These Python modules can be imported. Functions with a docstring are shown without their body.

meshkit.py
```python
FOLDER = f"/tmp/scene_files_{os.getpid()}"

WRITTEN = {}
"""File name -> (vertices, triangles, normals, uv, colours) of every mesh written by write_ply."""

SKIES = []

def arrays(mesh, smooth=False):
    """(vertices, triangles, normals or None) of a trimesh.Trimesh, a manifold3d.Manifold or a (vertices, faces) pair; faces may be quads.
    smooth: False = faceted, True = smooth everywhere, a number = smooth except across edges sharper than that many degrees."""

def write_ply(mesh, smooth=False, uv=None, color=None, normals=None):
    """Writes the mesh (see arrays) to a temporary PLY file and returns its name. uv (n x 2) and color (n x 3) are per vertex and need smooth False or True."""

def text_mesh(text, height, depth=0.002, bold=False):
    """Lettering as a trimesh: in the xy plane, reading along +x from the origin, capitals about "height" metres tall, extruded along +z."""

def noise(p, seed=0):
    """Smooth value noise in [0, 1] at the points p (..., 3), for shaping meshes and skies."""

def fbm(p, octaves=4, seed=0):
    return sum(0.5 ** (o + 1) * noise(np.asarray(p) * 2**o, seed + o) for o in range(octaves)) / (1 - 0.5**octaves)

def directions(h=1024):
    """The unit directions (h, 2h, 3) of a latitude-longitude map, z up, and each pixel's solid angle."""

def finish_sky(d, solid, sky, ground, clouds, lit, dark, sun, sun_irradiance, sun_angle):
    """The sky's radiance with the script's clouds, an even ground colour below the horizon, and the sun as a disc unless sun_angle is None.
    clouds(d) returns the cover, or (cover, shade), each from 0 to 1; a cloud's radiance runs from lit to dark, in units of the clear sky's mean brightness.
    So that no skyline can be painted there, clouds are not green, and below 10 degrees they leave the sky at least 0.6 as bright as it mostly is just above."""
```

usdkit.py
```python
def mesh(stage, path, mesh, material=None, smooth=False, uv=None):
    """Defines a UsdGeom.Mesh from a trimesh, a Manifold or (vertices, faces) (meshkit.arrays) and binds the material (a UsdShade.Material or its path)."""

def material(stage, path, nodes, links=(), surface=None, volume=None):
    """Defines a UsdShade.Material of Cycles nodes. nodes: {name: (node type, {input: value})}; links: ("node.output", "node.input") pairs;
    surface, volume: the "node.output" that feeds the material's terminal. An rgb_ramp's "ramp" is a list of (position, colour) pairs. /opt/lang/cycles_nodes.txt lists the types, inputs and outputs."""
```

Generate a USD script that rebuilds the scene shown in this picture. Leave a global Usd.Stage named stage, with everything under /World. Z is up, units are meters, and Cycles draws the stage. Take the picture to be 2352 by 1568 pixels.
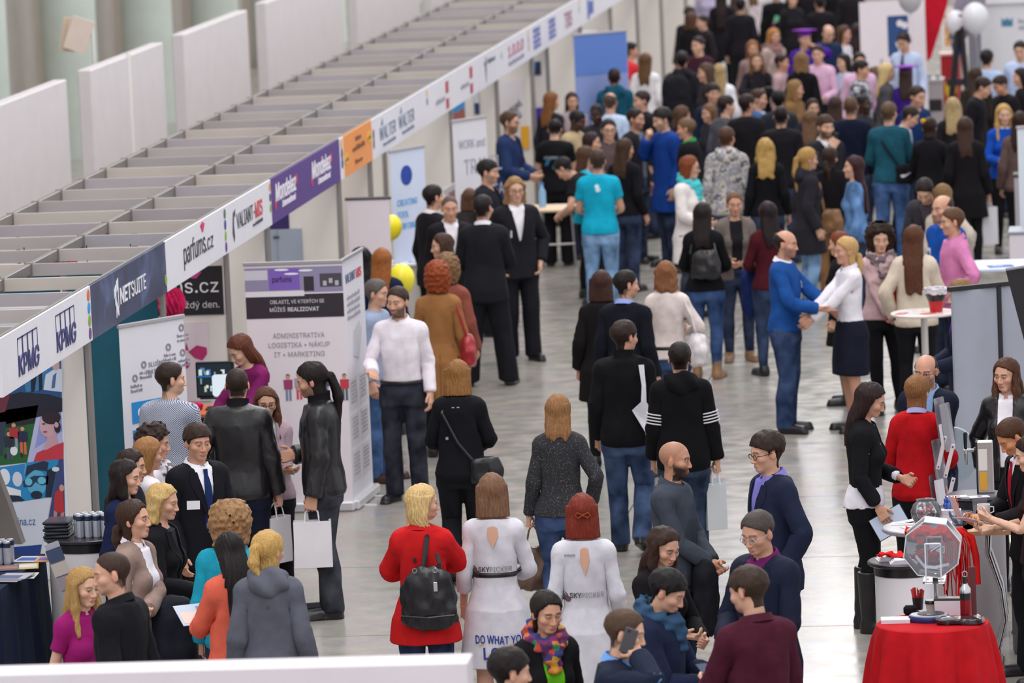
import math, random
import numpy as np, trimesh, manifold3d as m3, usdkit, meshkit
from pxr import Usd, UsdGeom, UsdLux, UsdShade, Gf, Sdf, Vt
from shapely.geometry import Polygon, Point, box as sbox
from shapely import affinity
from shapely.ops import unary_union

stage = Usd.Stage.CreateInMemory()
UsdGeom.SetStageUpAxis(stage, 'Z'); UsdGeom.SetStageMetersPerUnit(stage, 1.0)
UsdGeom.Xform.Define(stage, '/World'); UsdGeom.Scope.Define(stage, '/World/Looks')
rng = random.Random(7)

# ------------------------------------------------------------------ camera: a long lens on the gallery, looking down the hall (y runs along the booths, x to the right)
FPX, TILT, ROLL, YAW = 12000.0, 0.1230122, -0.0432236, 0.1238744
CAM = np.array([8.50906, -37.80991, 6.63491])
_fw = np.array([-math.sin(YAW) * math.cos(TILT), math.cos(YAW) * math.cos(TILT), -math.sin(TILT)])
_r0 = np.array([math.cos(YAW), math.sin(YAW), 0]); _u0 = np.cross(_r0, _fw)
_rt, _up = math.cos(ROLL) * _r0 + math.sin(ROLL) * _u0, -math.sin(ROLL) * _r0 + math.cos(ROLL) * _u0
camera = UsdGeom.Camera.Define(stage, '/World/camera')
camera.CreateHorizontalApertureAttr(36.0); camera.CreateFocalLengthAttr(FPX / 2352 * 36)
camera.CreateFStopAttr(3.4); camera.CreateFocusDistanceAttr(34.5)
camera.CreateClippingRangeAttr((0.5, 2000.0))
_M = np.eye(4); _M[0, :3], _M[1, :3], _M[2, :3], _M[3, :3] = _rt, _up, -_fw, CAM
UsdGeom.Xformable(camera).AddTransformOp().Set(Gf.Matrix4d(*_M.ravel().tolist()))
camera.CreateExposureAttr(0.0)

# ------------------------------------------------------------------ light: overcast daylight, the glazed roof's long skylights, tall windows at the far end
dome = UsdLux.DomeLight.Define(stage, '/World/sky')
dome.CreateIntensityAttr(0.34); dome.CreateColorAttr(Gf.Vec3f(.95, .96, 1.0))
def skylight(name, x, y, z, w, l, power, col):
    L = UsdLux.RectLight.Define(stage, '/World/' + name)
    L.CreateWidthAttr(w); L.CreateHeightAttr(l); L.CreateIntensityAttr(power); L.CreateColorAttr(Gf.Vec3f(*col))
    UsdGeom.Xformable(L).AddTranslateOp().Set(Gf.Vec3d(x, y, z))
skylight('skylight', 4, 20, 15, 5, 120, 4.2, (1.0, .97, .93))

def ray(px, py):
    return _fw + ((px - 1176) / FPX) * _rt - ((py - 784) / FPX) * _up
def atz(px, py, z):
    d = ray(px, py); return CAM + d * ((z - CAM[2]) / d[2])
def atx(px, py, x):
    d = ray(px, py); return CAM + d * ((x - CAM[0]) / d[0])
def aty(px, py, y):
    d = ray(px, py); return CAM + d * ((y - CAM[1]) / d[1])
# ------------------------------------------------------------------ naming and meshes
_used = {}
def numbered(parent, name):
    k = _used.setdefault(parent, {})
    n = k.get(name, 0); k[name] = n + 1
    return name if n == 0 else '%s_%03d' % (name, n)
def tag(p, label=None, cat=None, group=None, kind=None):
    for k, v in (('label', label), ('category', cat), ('group', group), ('kind', kind)):
        if v:
            p.SetCustomDataByKey(k, v)
    return p
def thing(name, label, cat, loc=(0, 0, 0), rz=0., group=None, kind=None):
    x = UsdGeom.Xform.Define(stage, '/World/' + numbered('/World', name))
    x.AddTranslateOp().Set(Gf.Vec3d(*map(float, loc)))
    if rz:
        x.AddRotateZOp().Set(float(math.degrees(rz)))
    return tag(x.GetPrim(), label, cat, group, kind)
def obj(name, mesh, m, parent=None, smooth=False, label=None, cat=None, group=None, kind=None):
    pp = '/World' if parent is None else str(parent.GetPath())
    path = pp + '/' + numbered(pp, name)
    p = usdkit.mesh(stage, path, mesh, m, smooth).GetPrim()
    return tag(p, label, cat, group, kind or ('stuff' if name == 'small_print' else None))
def dup(root, loc, rz=0., label=None, group=None):
    was = root.GetCustomData()
    r = thing(root.GetName().rstrip('0123456789').rstrip('_') if root.GetName()[-1].isdigit() else root.GetName(), label or was['label'], was['category'], loc, rz, group or was.get('group'))
    r.GetReferences().AddInternalReference(root.GetPath()); r.SetInstanceable(True)
    return r
def join(ms):
    V, F, o = [], [], 0
    for v, f in ((m.vertices, m.faces) if isinstance(m, trimesh.Trimesh) else m for m in ms):
        V.append(np.asarray(v, float)); F.append(np.asarray(f, int) + o); o += len(v)
    return np.vstack(V), np.vstack(F)
def bx(x0, x1, y0, y1, z0, z1, bev=0.):
    if bev:
        m = m3.Manifold.batch_hull([m3.Manifold.cube([max(x1 - x0 - 2 * bev * (k != 0), 1e-4), max(y1 - y0 - 2 * bev * (k != 1), 1e-4), max(z1 - z0 - 2 * bev * (k != 2), 1e-4)], True) for k in range(3)]).to_mesh()
        return np.array(m.vert_properties[:, :3], float) + [(x0 + x1) / 2, (y0 + y1) / 2, (z0 + z1) / 2], np.array(m.tri_verts, int)
    V = np.array([(x, y, z) for x in (x0, x1) for y in (y0, y1) for z in (z0, z1)], float)
    F = np.array([(0, 1, 3), (0, 3, 2), (4, 6, 7), (4, 7, 5), (0, 4, 5), (0, 5, 1), (2, 3, 7), (2, 7, 6), (0, 2, 6), (0, 6, 4), (1, 5, 7), (1, 7, 3)])
    return V, F
def tube(P, r, n=8, closed=False):
    P = np.asarray(P, float); k = len(P)
    r = np.broadcast_to(np.asarray(r, float), (k,))
    T = (np.roll(P, -1, 0) - np.roll(P, 1, 0)) if closed else np.gradient(P, axis=0)
    T /= np.maximum(np.linalg.norm(T, axis=1, keepdims=True), 1e-9)
    u = np.cross(T[0], [0, 0, 1.]); u = u if np.linalg.norm(u) > .1 else np.cross(T[0], [1., 0, 0])
    V = []
    for i in range(k):
        u = u - (u @ T[i]) * T[i]; u /= max(np.linalg.norm(u), 1e-9)
        w = np.cross(T[i], u)
        a = np.arange(n) * 2 * math.pi / n
        V.append(P[i] + r[i] * (np.cos(a)[:, None] * u + np.sin(a)[:, None] * w))
    V = np.vstack(V); F = []
    for i in range(k if closed else k - 1):
        a, b = i * n, ((i + 1) % k) * n
        for j in range(n):
            q = (j + 1) % n
            F += [(a + j, a + q, b + q), (a + j, b + q, b + j)]
    if not closed:
        V = np.vstack([V, P[0], P[-1]]); c = len(V)
        for j in range(n):
            q = (j + 1) % n
            F += [(c - 2, q, j), (c - 1, (k - 1) * n + j, (k - 1) * n + q)]
    return V, np.array(F)
def lathe(prof, n=32, center=(0, 0, 0)):
    prof = np.asarray(prof, float); k = len(prof)
    a = np.arange(n) * 2 * math.pi / n
    V = np.stack([np.outer(prof[:, 0], np.cos(a)), np.outer(prof[:, 0], np.sin(a)), np.repeat(prof[:, 1:2], n, 1)], -1).reshape(-1, 3)
    F = []
    for i in range(k - 1):
        for j in range(n):
            q = (j + 1) % n
            F += [(i * n + j, i * n + q, (i + 1) * n + q), (i * n + j, (i + 1) * n + q, (i + 1) * n + j)]
    return V + np.asarray(center, float), np.array(F)
def xf(mesh, R=None, t=(0, 0, 0), s=1.):
    v, f = (mesh.vertices, mesh.faces) if isinstance(mesh, trimesh.Trimesh) else mesh
    v = np.asarray(v, float) * s
    if R is not None:
        v = v @ np.asarray(R).T
    return v + np.asarray(t, float), np.asarray(f, int)
def poly(pts, d=.003):
    p = Polygon(pts) if not hasattr(pts, 'geom_type') else pts
    p = p.buffer(0)
    ms = [trimesh.creation.extrude_polygon(g, d, engine='earcut') for g in getattr(p, 'geoms', [p]) if g.area > 1e-8]
    return join(ms)
class Board:
    """A flat print: origin at its lower left corner, u to the right, v up, n towards the viewer."""
    def __init__(s, o, u, v=(0, 0, 1)):
        s.o, s.u, s.v = np.asarray(o, float), np.asarray(u, float), np.asarray(v, float)
        s.u, s.v = s.u / np.linalg.norm(s.u), s.v / np.linalg.norm(s.v)
        s.n = np.cross(s.u, s.v); s.R = np.stack([s.u, s.v, s.n], 1)
    def put(s, mesh, d=0.):
        return xf(mesh, s.R, s.o + s.n * d)
    def rect(s, x0, y0, x1, y1, d0=0., d1=.003):
        return s.put(bx(x0, x1, y0, y1, d0, d1))
    def poly(s, pts, d=.0, t=.003):
        return s.put(poly(pts, t), d)
    def text(s, txt, h, x, y, d=.0, bold=False, align='l', sx=1., shear=0., width=None):
        m = meshkit.text_mesh(txt, h, .003, bold)
        v = np.array(m.vertices); w = v[:, 0].max() - v[:, 0].min()
        if width:
            sx = width / w
        v[:, 0] += shear * v[:, 1]
        v[:, 0] *= sx
        lo, hi = v[:, 0].min(), v[:, 0].max()
        v[:, 0] += x - {'l': lo, 'c': (lo + hi) / 2, 'r': hi}[align]
        v[:, 1] += y
        return s.put((v, m.faces), d)

# ------------------------------------------------------------------ materials
def lin(c):
    if isinstance(c, str):
        c = [int(c.lstrip('#')[i:i + 2], 16) / 255 for i in (0, 2, 4)]
    return tuple(((x + .055) / 1.055) ** 2.4 if x > .04045 else x / 12.92 for x in c)
_mats = {}
def mat(kind, col='#808080', **o):
    key = (kind, col if isinstance(col, str) else tuple(col), tuple(sorted((k, v if not isinstance(v, list) else tuple(v)) for k, v in o.items())))
    if key in _mats:
        return _mats[key]
    c = lin(col); path = '/World/Looks/' + numbered('/World/Looks', kind)
    dk = lambda f: tuple(x * f for x in c)
    N, L, surf = {}, [], 'p.BSDF'
    if kind == 'plain':
        N = {'p': ('principled_bsdf', dict(base_color=c, roughness=o.get('rough', .5), metallic=o.get('metal', 0.)))}
    elif kind == 'emit':
        N = {'p': ('emission', dict(color=c, strength=o.get('s', 1.)))}; surf = 'p.emission'
    elif kind == 'clear':
        N = {'t': ('transparent_bsdf', dict(color=c)), 'g': ('glossy_bsdf', dict(color=(1, 1, 1), roughness=.06)), 'd': ('diffuse_bsdf', dict(color=(.85, .88, .9))), 'f': ('fresnel', dict(IOR=1.5)),
             'm': ('mix_closure', {}), 'q': ('mix_closure', dict(fac=o.get('haze', .08)))}
        L = [('f.fac', 'm.fac'), ('t.BSDF', 'm.closure1'), ('g.BSDF', 'm.closure2'), ('m.closure', 'q.closure1'), ('d.BSDF', 'q.closure2')]; surf = 'q.closure'
    elif kind in ('cloth', 'knit', 'leather', 'denim', 'suit'):
        ns, st, rg, bs = {'cloth': (260., .12, .82, .002), 'knit': (130., .35, .92, .004), 'leather': (90., .25, .36, .002), 'denim': (300., .25, .85, .002), 'suit': (420., .10, .78, .001)}[kind]
        am = {'denim': .55, 'leather': .25, 'knit': .18}.get(kind, .12)
        N = {'tc': ('texture_coordinate', {}), 'n': ('noise_texture', dict(scale=ns, detail=1.)), 'w': ('noise_texture', dict(scale=9. if kind != 'denim' else 6., detail=2.)),
             'r': ('rgb_ramp', {'ramp': [(.3, dk(1 - am)), (.7, tuple(min(1, x * (1 + am) + (.03 if kind == 'denim' else 0)) for x in c))]}),
             'b': ('bump', dict(strength=st, distance=bs)),
             'p': ('principled_bsdf', dict(roughness=rg, specular_ior_level=.5 if kind == 'leather' else .15))}
        L = [('tc.object', 'n.vector'), ('tc.object', 'w.vector'), ('w.fac', 'r.fac'), ('r.color', 'p.base_color'), ('n.fac', 'b.height'), ('b.normal', 'p.normal')]
    elif kind in ('camo', 'fleck', 'paisley', 'check'):
        p2 = [lin(x) for x in o['cols']]
        if kind == 'check':
            N = {'tc': ('texture_coordinate', {}), 's': ('mapping', dict(scale=(1, .01, 1), rotation=(0, 0, 0))), 'k': ('checker_texture', dict(scale=o.get('scale', 90.), color1=c, color2=p2[0])), 'p': ('principled_bsdf', dict(roughness=.8))}
            L = [('tc.object', 's.vector'), ('s.vector', 'k.vector'), ('k.color', 'p.base_color')]
        else:
            st = [(i / (len(p2) + 1) * .5 + .26, x) for i, x in enumerate([c] + p2)]
            N = {'tc': ('texture_coordinate', {}), 'n': ('voronoi_texture' if kind == 'paisley' else 'noise_texture', dict(scale=o.get('scale', 14.), **({} if kind == 'paisley' else dict(detail=2.)))),
                 'r': ('rgb_ramp', {'ramp': st, 'interpolate': False}), 'p': ('principled_bsdf', dict(roughness=.85))}
            L = [('tc.object', 'n.vector'), ('n.color' if kind == 'paisley' else 'n.fac', 'r.fac'), ('r.color', 'p.base_color')]
    elif kind == 'hair':
        N = {'tc': ('texture_coordinate', {}), 'm': ('mapping', dict(scale=(210, 210, 16))), 'n': ('noise_texture', dict(scale=1., detail=3.)), 'r': ('rgb_ramp', {'ramp': [(.30, dk(.62)), (.70, tuple(min(1, x * 1.28) for x in c))]}),
             'b': ('bump', dict(strength=.55, distance=.006)), 'p': ('principled_bsdf', dict(roughness=.5, specular_ior_level=.22))}
        L = [('tc.object', 'm.vector'), ('m.vector', 'n.vector'), ('n.fac', 'r.fac'), ('r.color', 'p.base_color'), ('n.fac', 'b.height'), ('b.normal', 'p.normal')]
    elif kind == 'skin':
        N = {'a': ('attribute', dict(attribute='Col')), 'p': ('principled_bsdf', dict(roughness=.48, specular_ior_level=.4, subsurface_weight=.0))}
        L = [('a.color', 'p.base_color')]
    elif kind == 'rough':                                          # painted or printed board with faint unevenness
        N = {'tc': ('texture_coordinate', {}), 'n': ('noise_texture', dict(scale=o.get('scale', 3.), detail=4.)), 'r': ('rgb_ramp', {'ramp': [(.3, dk(1 - o.get('am', .06))), (.7, tuple(min(1, x * (1 + o.get('am', .06))) for x in c))]}),
             'p': ('principled_bsdf', dict(roughness=o.get('rough', .55), metallic=o.get('metal', 0.)))}
        L = [('tc.object', 'n.vector'), ('n.fac', 'r.fac'), ('r.color', 'p.base_color')]
    m = usdkit.material(stage, path, N, L, surface=surf)
    _mats[key] = m
    return m
# ------------------------------------------------------------------ people: surface nets over smooth distance fields, posed by skinning
def snet(f, xs, ys, zs):
    X, Y, Z = np.meshgrid(xs, ys, zs, indexing='ij')
    D = f(X, Y, Z)
    S = D < 0
    C = sum(S[a:S.shape[0]-1+a, b:S.shape[1]-1+b, c:S.shape[2]-1+c].astype(np.int8) for a in (0, 1) for b in (0, 1) for c in (0, 1))
    act = (C > 0) & (C < 8)
    idx = np.full(act.shape, -1, int)
    n = int(act.sum())
    idx[act] = np.arange(n)
    I = np.stack(np.nonzero(act), 1)
    off = np.array([(a, b, c) for a in (0, 1) for b in (0, 1) for c in (0, 1)])
    K = I[:, None, :] + off[None]
    dv = D[K[..., 0], K[..., 1], K[..., 2]]
    P = np.stack([xs[K[..., 0]], ys[K[..., 1]], zs[K[..., 2]]], -1)
    acc, cnt = np.zeros((n, 3)), np.zeros(n)
    for a, b in ((0, 1), (2, 3), (4, 5), (6, 7), (0, 2), (1, 3), (4, 6), (5, 7), (0, 4), (1, 5), (2, 6), (3, 7)):
        m = (dv[:, a] < 0) != (dv[:, b] < 0)
        t = dv[m, a] / (dv[m, a] - dv[m, b])
        acc[m] += P[m, a] + (P[m, b] - P[m, a]) * t[:, None]
        cnt[m] += 1
    V = acc / cnt[:, None]
    Q = []
    for ax in range(3):
        o = [slice(1, -1)] * 3
        lo, hi = list(o), list(o)
        lo[ax], hi[ax] = slice(0, -1), slice(1, None)
        A, B = S[tuple(lo)], S[tuple(hi)]
        i, j, k = np.nonzero(A != B)
        add = [1, 1, 1]; add[ax] = 0
        i, j, k = i + add[0], j + add[1], k + add[2]
        ins = S[i, j, k]
        if ax == 0:
            q = [idx[i, j-1, k-1], idx[i, j, k-1], idx[i, j, k], idx[i, j-1, k]]
        elif ax == 1:
            q = [idx[i-1, j, k-1], idx[i-1, j, k], idx[i, j, k], idx[i, j, k-1]]
        else:
            q = [idx[i-1, j-1, k], idx[i, j-1, k], idx[i, j, k], idx[i-1, j, k]]
        q = np.stack(q, 1)
        q[~ins] = q[~ins][:, ::-1]
        Q.append(q)
    Q = np.vstack(Q)
    d1 = ((V[Q[:, 0]] - V[Q[:, 2]])**2).sum(1) > ((V[Q[:, 1]] - V[Q[:, 3]])**2).sum(1)
    F = np.vstack([Q[~d1][:, [0, 1, 2]], Q[~d1][:, [0, 2, 3]], Q[d1][:, [0, 1, 3]], Q[d1][:, [1, 2, 3]]])
    return V, F

def sst(e0, e1, x):
    t = np.clip((x - e0) / (e1 - e0), 0, 1)
    return t * t * (3 - 2 * t)
def smin(a, b, k):
    h = np.clip(.5 + .5 * (b - a) / k, 0, 1)
    return b * (1 - h) + a * h - k * h * (1 - h)
def cap(X, Y, Z, a, b, ra, rb):
    a, b = np.asarray(a, float), np.asarray(b, float)
    e = b - a
    t = np.clip(((X - a[0]) * e[0] + (Y - a[1]) * e[1] + (Z - a[2]) * e[2]) / max(e @ e, 1e-9), 0, 1)
    return np.sqrt((X - a[0] - t * e[0])**2 + (Y - a[1] - t * e[1])**2 + (Z - a[2] - t * e[2])**2) - (ra + t * (rb - ra))
def ell(X, Y, Z, c, r):
    q = np.sqrt(((X - c[0]) / r[0])**2 + ((Y - c[1]) / r[1])**2 + ((Z - c[2]) / r[2])**2)
    return (q - 1) * min(r)
def axis(a, b, h):
    return np.linspace(a, b, max(3, int(round((b - a) / h)) + 1))

ARM = np.array([.60, .0, -.80])
UA, FA = .29, .25
SHO = {'m': np.array([.158, -.018, 1.420]), 'f': np.array([.138, -.015, 1.412])}
HO = np.array([0, .0, 1.66])                                    # centre of the head, at the eyes
TZ = [.5, .82, .90, .97, 1.06, 1.16, 1.28, 1.38, 1.45, 1.52]
TW = {'m': [.15, .155, .168, .162, .148, .150, .160, .160, .135, .085], 'f': [.15, .158, .178, .162, .126, .126, .136, .136, .115, .075]}
TD = {'m': [.10, .105, .120, .115, .105, .108, .118, .112, .092, .07], 'f': [.10, .105, .122, .108, .090, .094, .103, .098, .082, .062]}
TC = [-.005, -.005, -.012, -.006, .0, .0, -.004, -.012, -.018, -.02]
def torso(X, Y, Z, s, add=0., boxy=0., hem=.8, flare=0., belly=0.):
    w, d, c = np.interp(Z, TZ, TW[s]), np.interp(Z, TZ, TD[s]), np.interp(Z, TZ, TC)
    low = np.maximum(0, .95 - Z)
    if hem < .84:
        m = Z < .90
        w, d = np.where(m, np.maximum(w, TW[s][2]), w), np.where(m, np.maximum(d, TD[s][2]), d)
    if boxy:
        t = sst(1.36, 1.25, Z)
        w, d = np.maximum(w, t * boxy), np.maximum(d, t * boxy * .66)
    if belly:
        d = d + belly * np.exp(-((Z - 1.06) / .13)**2)
    w, d = w + add + flare * low, d + add + flare * low * .8
    r = ((np.abs(X) / w)**2.3 + (np.abs(Y - c) / d)**2.3)**(1 / 2.3)
    D = (r - 1) * np.minimum(w, d) * .9
    return D
def yoke(X, Y, Z, s, add):                                      # the slope from neck to shoulder
    S = SHO[s]
    D = cap(X, Y, Z, (.02, -.022, 1.475), S + [-.015, 0, .004], .050 + add, .046 + add)
    return smin(D, ell(X, Y, Z, S, (.050 + add, .054 + add, .054 + add)), .03)
def arm_d(X, Y, Z, s, add=0., lo=0., slen=.56):
    S = SHO[s]; k = 1. if s == 'm' else .86
    E, W = S + ARM * UA, S + ARM * (UA + FA)
    D = smin(cap(X, Y, Z, S, E, .050 * k + add, .041 * k + add + lo * .5), cap(X, Y, Z, E, W + ARM * .02, .041 * k + add + lo * .5, .029 * k + add + lo), .02)
    t = (X - S[0]) * ARM[0] + (Y - S[1]) * ARM[1] + (Z - S[2]) * ARM[2]
    return np.maximum(D, t - slen), t
def legs_d(X, Y, Z, rz, rr, ay=(0., 0.)):
    ax = np.interp(Z, [.05, .5, .92], [.108, .102, .092])
    cy = np.interp(Z, [.05, .3, .5, .92], [-.022, -.028, .0, -.008])
    r = np.interp(Z, rz, rr)
    return np.sqrt((X - ax)**2 + ((Y - cy) / 1.06)**2) - r

def core_d(s):
    k = 1. if s == 'm' else .9
    def f(X, Y, Z):
        X = np.abs(X)
        D = torso(X, Y, Z, s)
        D = smin(np.maximum(D, np.maximum(Z - 1.47, .83 - Z)), yoke(X, Y, Z, s, 0), .05)
        if s == 'f':
            D = smin(D, ell(X, Y, Z, (.072, .072, 1.265), (.062, .058, .062)), .03)
        D = smin(D, arm_d(X, Y, Z, s)[0], .035)
        L = legs_d(X, Y, Z, [.0, .09, .13, .34, .47, .52, .80, .95], [.036, .038, .040, .060, .054, .060, .090, .088])
        L = np.maximum(L, np.maximum(Z - .96, .06 - Z))
        D = smin(D, L, .03)
        D = smin(D, cap(X, Y, Z, (.107, -.045, .04), (.118, .13, .030), .036, .026), .03)
        D = np.maximum(D, .004 - Z)
        return smin(D, cap(X, Y, Z, (0, -.022, 1.44), (0, -.012, 1.54), .060 * k, .054 * k), .03)
    return f
def skull_d(X, Y, z):
    X = np.abs(X)
    D = ell(X, Y, z, (0, -.014, .030), (.077, .098, .086))
    D = smin(D, ell(X, Y, z, (0, .020, -.048), (.060, .066, .064)), .03)
    return smin(D, cap(X, Y, z, (0, -.022, -.20), (0, -.012, -.07), .056, .054), .025)
def head_d(s, fine):
    k = 1. if s == 'm' else .88
    def f(X, Y, Z):
        X, z = np.abs(X), Z - HO[2]
        D = ell(X, Y, z, (0, -.014, .030), (.077, .098, .086))
        D = smin(D, ell(X, Y, z, (0, .020, -.048), (.060 if s == 'm' else .055, .066, .064)), .03)
        D = smin(D, cap(X, Y, z, (.0, .066, -.098), (.014, .062, -.098), .019, .017), .025)
        D = smin(D, ell(X, Y, z, (.044, .052, -.024), (.026, .028, .024)), .02)
        D = smin(D, cap(X, Y, z, (0, -.022, -.20), (0, -.012, -.07), .058 * k, .055 * k), .025)
        D = smin(D, cap(X, Y, z, (0, .077, .020), (.040, .066, .021), .013, .012), .016)
        D = -smin(-D, ell(X, Y, z, (.032, .098, -.001), (.020, .020, .013)), .012)
        D = smin(D, ell(X, Y, z, (.031, .0735, -.001), (.0135, .0125, .0115)), .003)
        D = smin(D, smin(cap(X, Y, z, (0, .080, .010), (0, .101, -.036), .0075, .0105), ell(X, Y, z, (.011, .092, -.040), (.009, .010, .0075)), .008), .009)
        D = smin(D, ell(X, Y, z, (0, .081, -.0655), (.024, .011, .0058)), .004)
        D = smin(D, ell(X, Y, z, (0, .0805, -.0755), (.020, .011, .0062)), .004)
        c, sn = math.cos(.35), math.sin(.35)
        ex, ey, ez = X - .079, (Y + .012), z + .012
        ex, ey = c * ex + sn * ey, -sn * ex + c * ey
        E = ell(ex, ey, ez, (0, 0, 0), (.009, .019, .031))
        D = smin(D, E, .008)
        return np.maximum(D, -.185 - z)
    return f

FING = [(-.031, .056, .0078), (-.0105, .071, .0088), (.0105, .078, .0090), (.031, .070, .0088)]
CURL = {'relax': (22, 30, 22), 'grip': (68, 88, 50), 'flat': (4, 8, 6), 'hold': (42, 38, 26)}
def hand_d(kind, k=1.):
    c1, c2, c3 = [math.radians(a) for a in CURL[kind]]
    segs = []
    for i, (v, L, r) in enumerate(FING):
        p, a = np.array([.090, v, .0]), 0.
        e = 1 + .12 * (1 - i) if kind != 'flat' else 1
        sp = (i - 1.5) * .05
        for j, (c, l) in enumerate(((c1 * e, .46), (c2, .31), (c3, .23))):
            a += c
            q = p + L * l * 1.06 * np.array([math.cos(a) * math.cos(sp), math.sin(sp), math.sin(a)])
            segs.append((p, q, r * (1 - .08 * j), r * (.92 - .08 * j)))
            p = q
    t = {'grip': [(.022, .034, .008), (.055, .050, .030), (.075, .034, .046)], 'hold': [(.022, .034, .006), (.054, .058, .026), (.082, .056, .040)]}.get(kind, [(.022, .034, .004), (.054, .062, .012), (.086, .070, .020)])
    def f(X, Y, Z):
        q = np.maximum(np.maximum(np.abs(X - .05) - .040, np.abs(Y) - np.interp(X, [.0, .09], [.024, .034])), np.abs(Z) - .008)
        D = q - .010
        D = smin(D, cap(X, Y, Z, (-.03, 0, 0), (.02, 0, 0), .027 * k, .024), .02)
        D = smin(D, ell(X, Y, Z, (.035, .024, .010), (.028, .018, .014)), .01)
        for p, q, r0, r1 in segs:
            D = smin(D, cap(X, Y, Z, p, q, r0, r1), .005)
        for p, q in ((t[0], t[1]), (t[1], t[2])):
            D = smin(D, cap(X, Y, Z, p, q, .0118, .0098), .006)
        return np.maximum(D, -.035 - X)
    return f

LOD = [dict(core=.022, head=.0046, hand=.0054, top=.0155, leg=.018, hair=.0075, shoe=.011),
       dict(core=.026, head=.0064, hand=.0066, top=.022, leg=.024, hair=.0105, shoe=.015),
       dict(core=.029, head=.0100, hand=.0082, top=.027, leg=.030, hair=.0135, shoe=.020)]
_T = {}
def cached(fn):
    def g(*a):
        k = (fn.__name__,) + a
        if k not in _T:
            _T[k] = fn(*a)
        return _T[k]
    return g
def graded(lo, hi, fa, fb, h, H):
    a = [lo]
    while a[-1] < hi:
        x = a[-1]
        a.append(x + (h if fa <= x <= fb else min(H, h + .45 * max(fa - x, x - fb) + .001 if False else H * .999 if (x < fa - H or x > fb) else h)))
    return np.array(a)
def weights(V, s):
    S = SHO[s]
    x, y, z = np.abs(V[:, 0]), V[:, 1], V[:, 2]
    t = (x - S[0]) * ARM[0] + (y - S[1]) * ARM[1] + (z - S[2]) * ARM[2]
    r = np.sqrt(np.maximum((x - S[0])**2 + (y - S[1])**2 + (z - S[2])**2 - t * t, 0))
    da = r - np.interp(t, [0, .3, .55], [.06, .045, .03])
    dt = torso(x, y, z, s)
    wa = (1 / (1 + np.exp(np.clip(-(dt - da) / .012, -40, 40)))) * sst(-.04, .085, t)
    wa = np.where(t > .30, sst(-.01, .03, dt - da), wa)
    el, wr = sst(UA - .045, UA + .045, t), sst(UA + FA - .012, UA + FA + .018, t)
    W = np.zeros((len(V), 17))
    wl = sst(1.0, .80, z)
    kn, an = sst(.565, .435, z), sst(.115, .065, z)
    body = 1 - wa
    right = sst(-.05, .05, V[:, 0])
    for i, sd in ((0, right), (1, 1 - right)):
        W[:, 11 + i] = body * wl * (1 - kn) * sd
        W[:, 13 + i] = body * wl * kn * (1 - an) * sd
        W[:, 15 + i] = body * wl * an * sd
    up = body * (1 - wl)
    a, b, c, d = sst(.96, 1.08, z), sst(1.13, 1.30, z), sst(1.475, 1.525, z), sst(1.535, 1.585, z)
    W[:, 0], W[:, 1], W[:, 2], W[:, 3], W[:, 4] = up * (1 - a), up * a * (1 - b), up * b * (1 - c), up * c * (1 - d), up * d
    pos = V[:, 0] > 0
    for i, m in ((0, pos), (1, ~pos)):
        W[m, 5 + i] = (wa * (1 - el))[m]
        W[m, 7 + i] = (wa * el * (1 - wr))[m]
        W[m, 9 + i] = (wa * el * wr)[m]
    return W / W.sum(1, keepdims=True)
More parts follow.
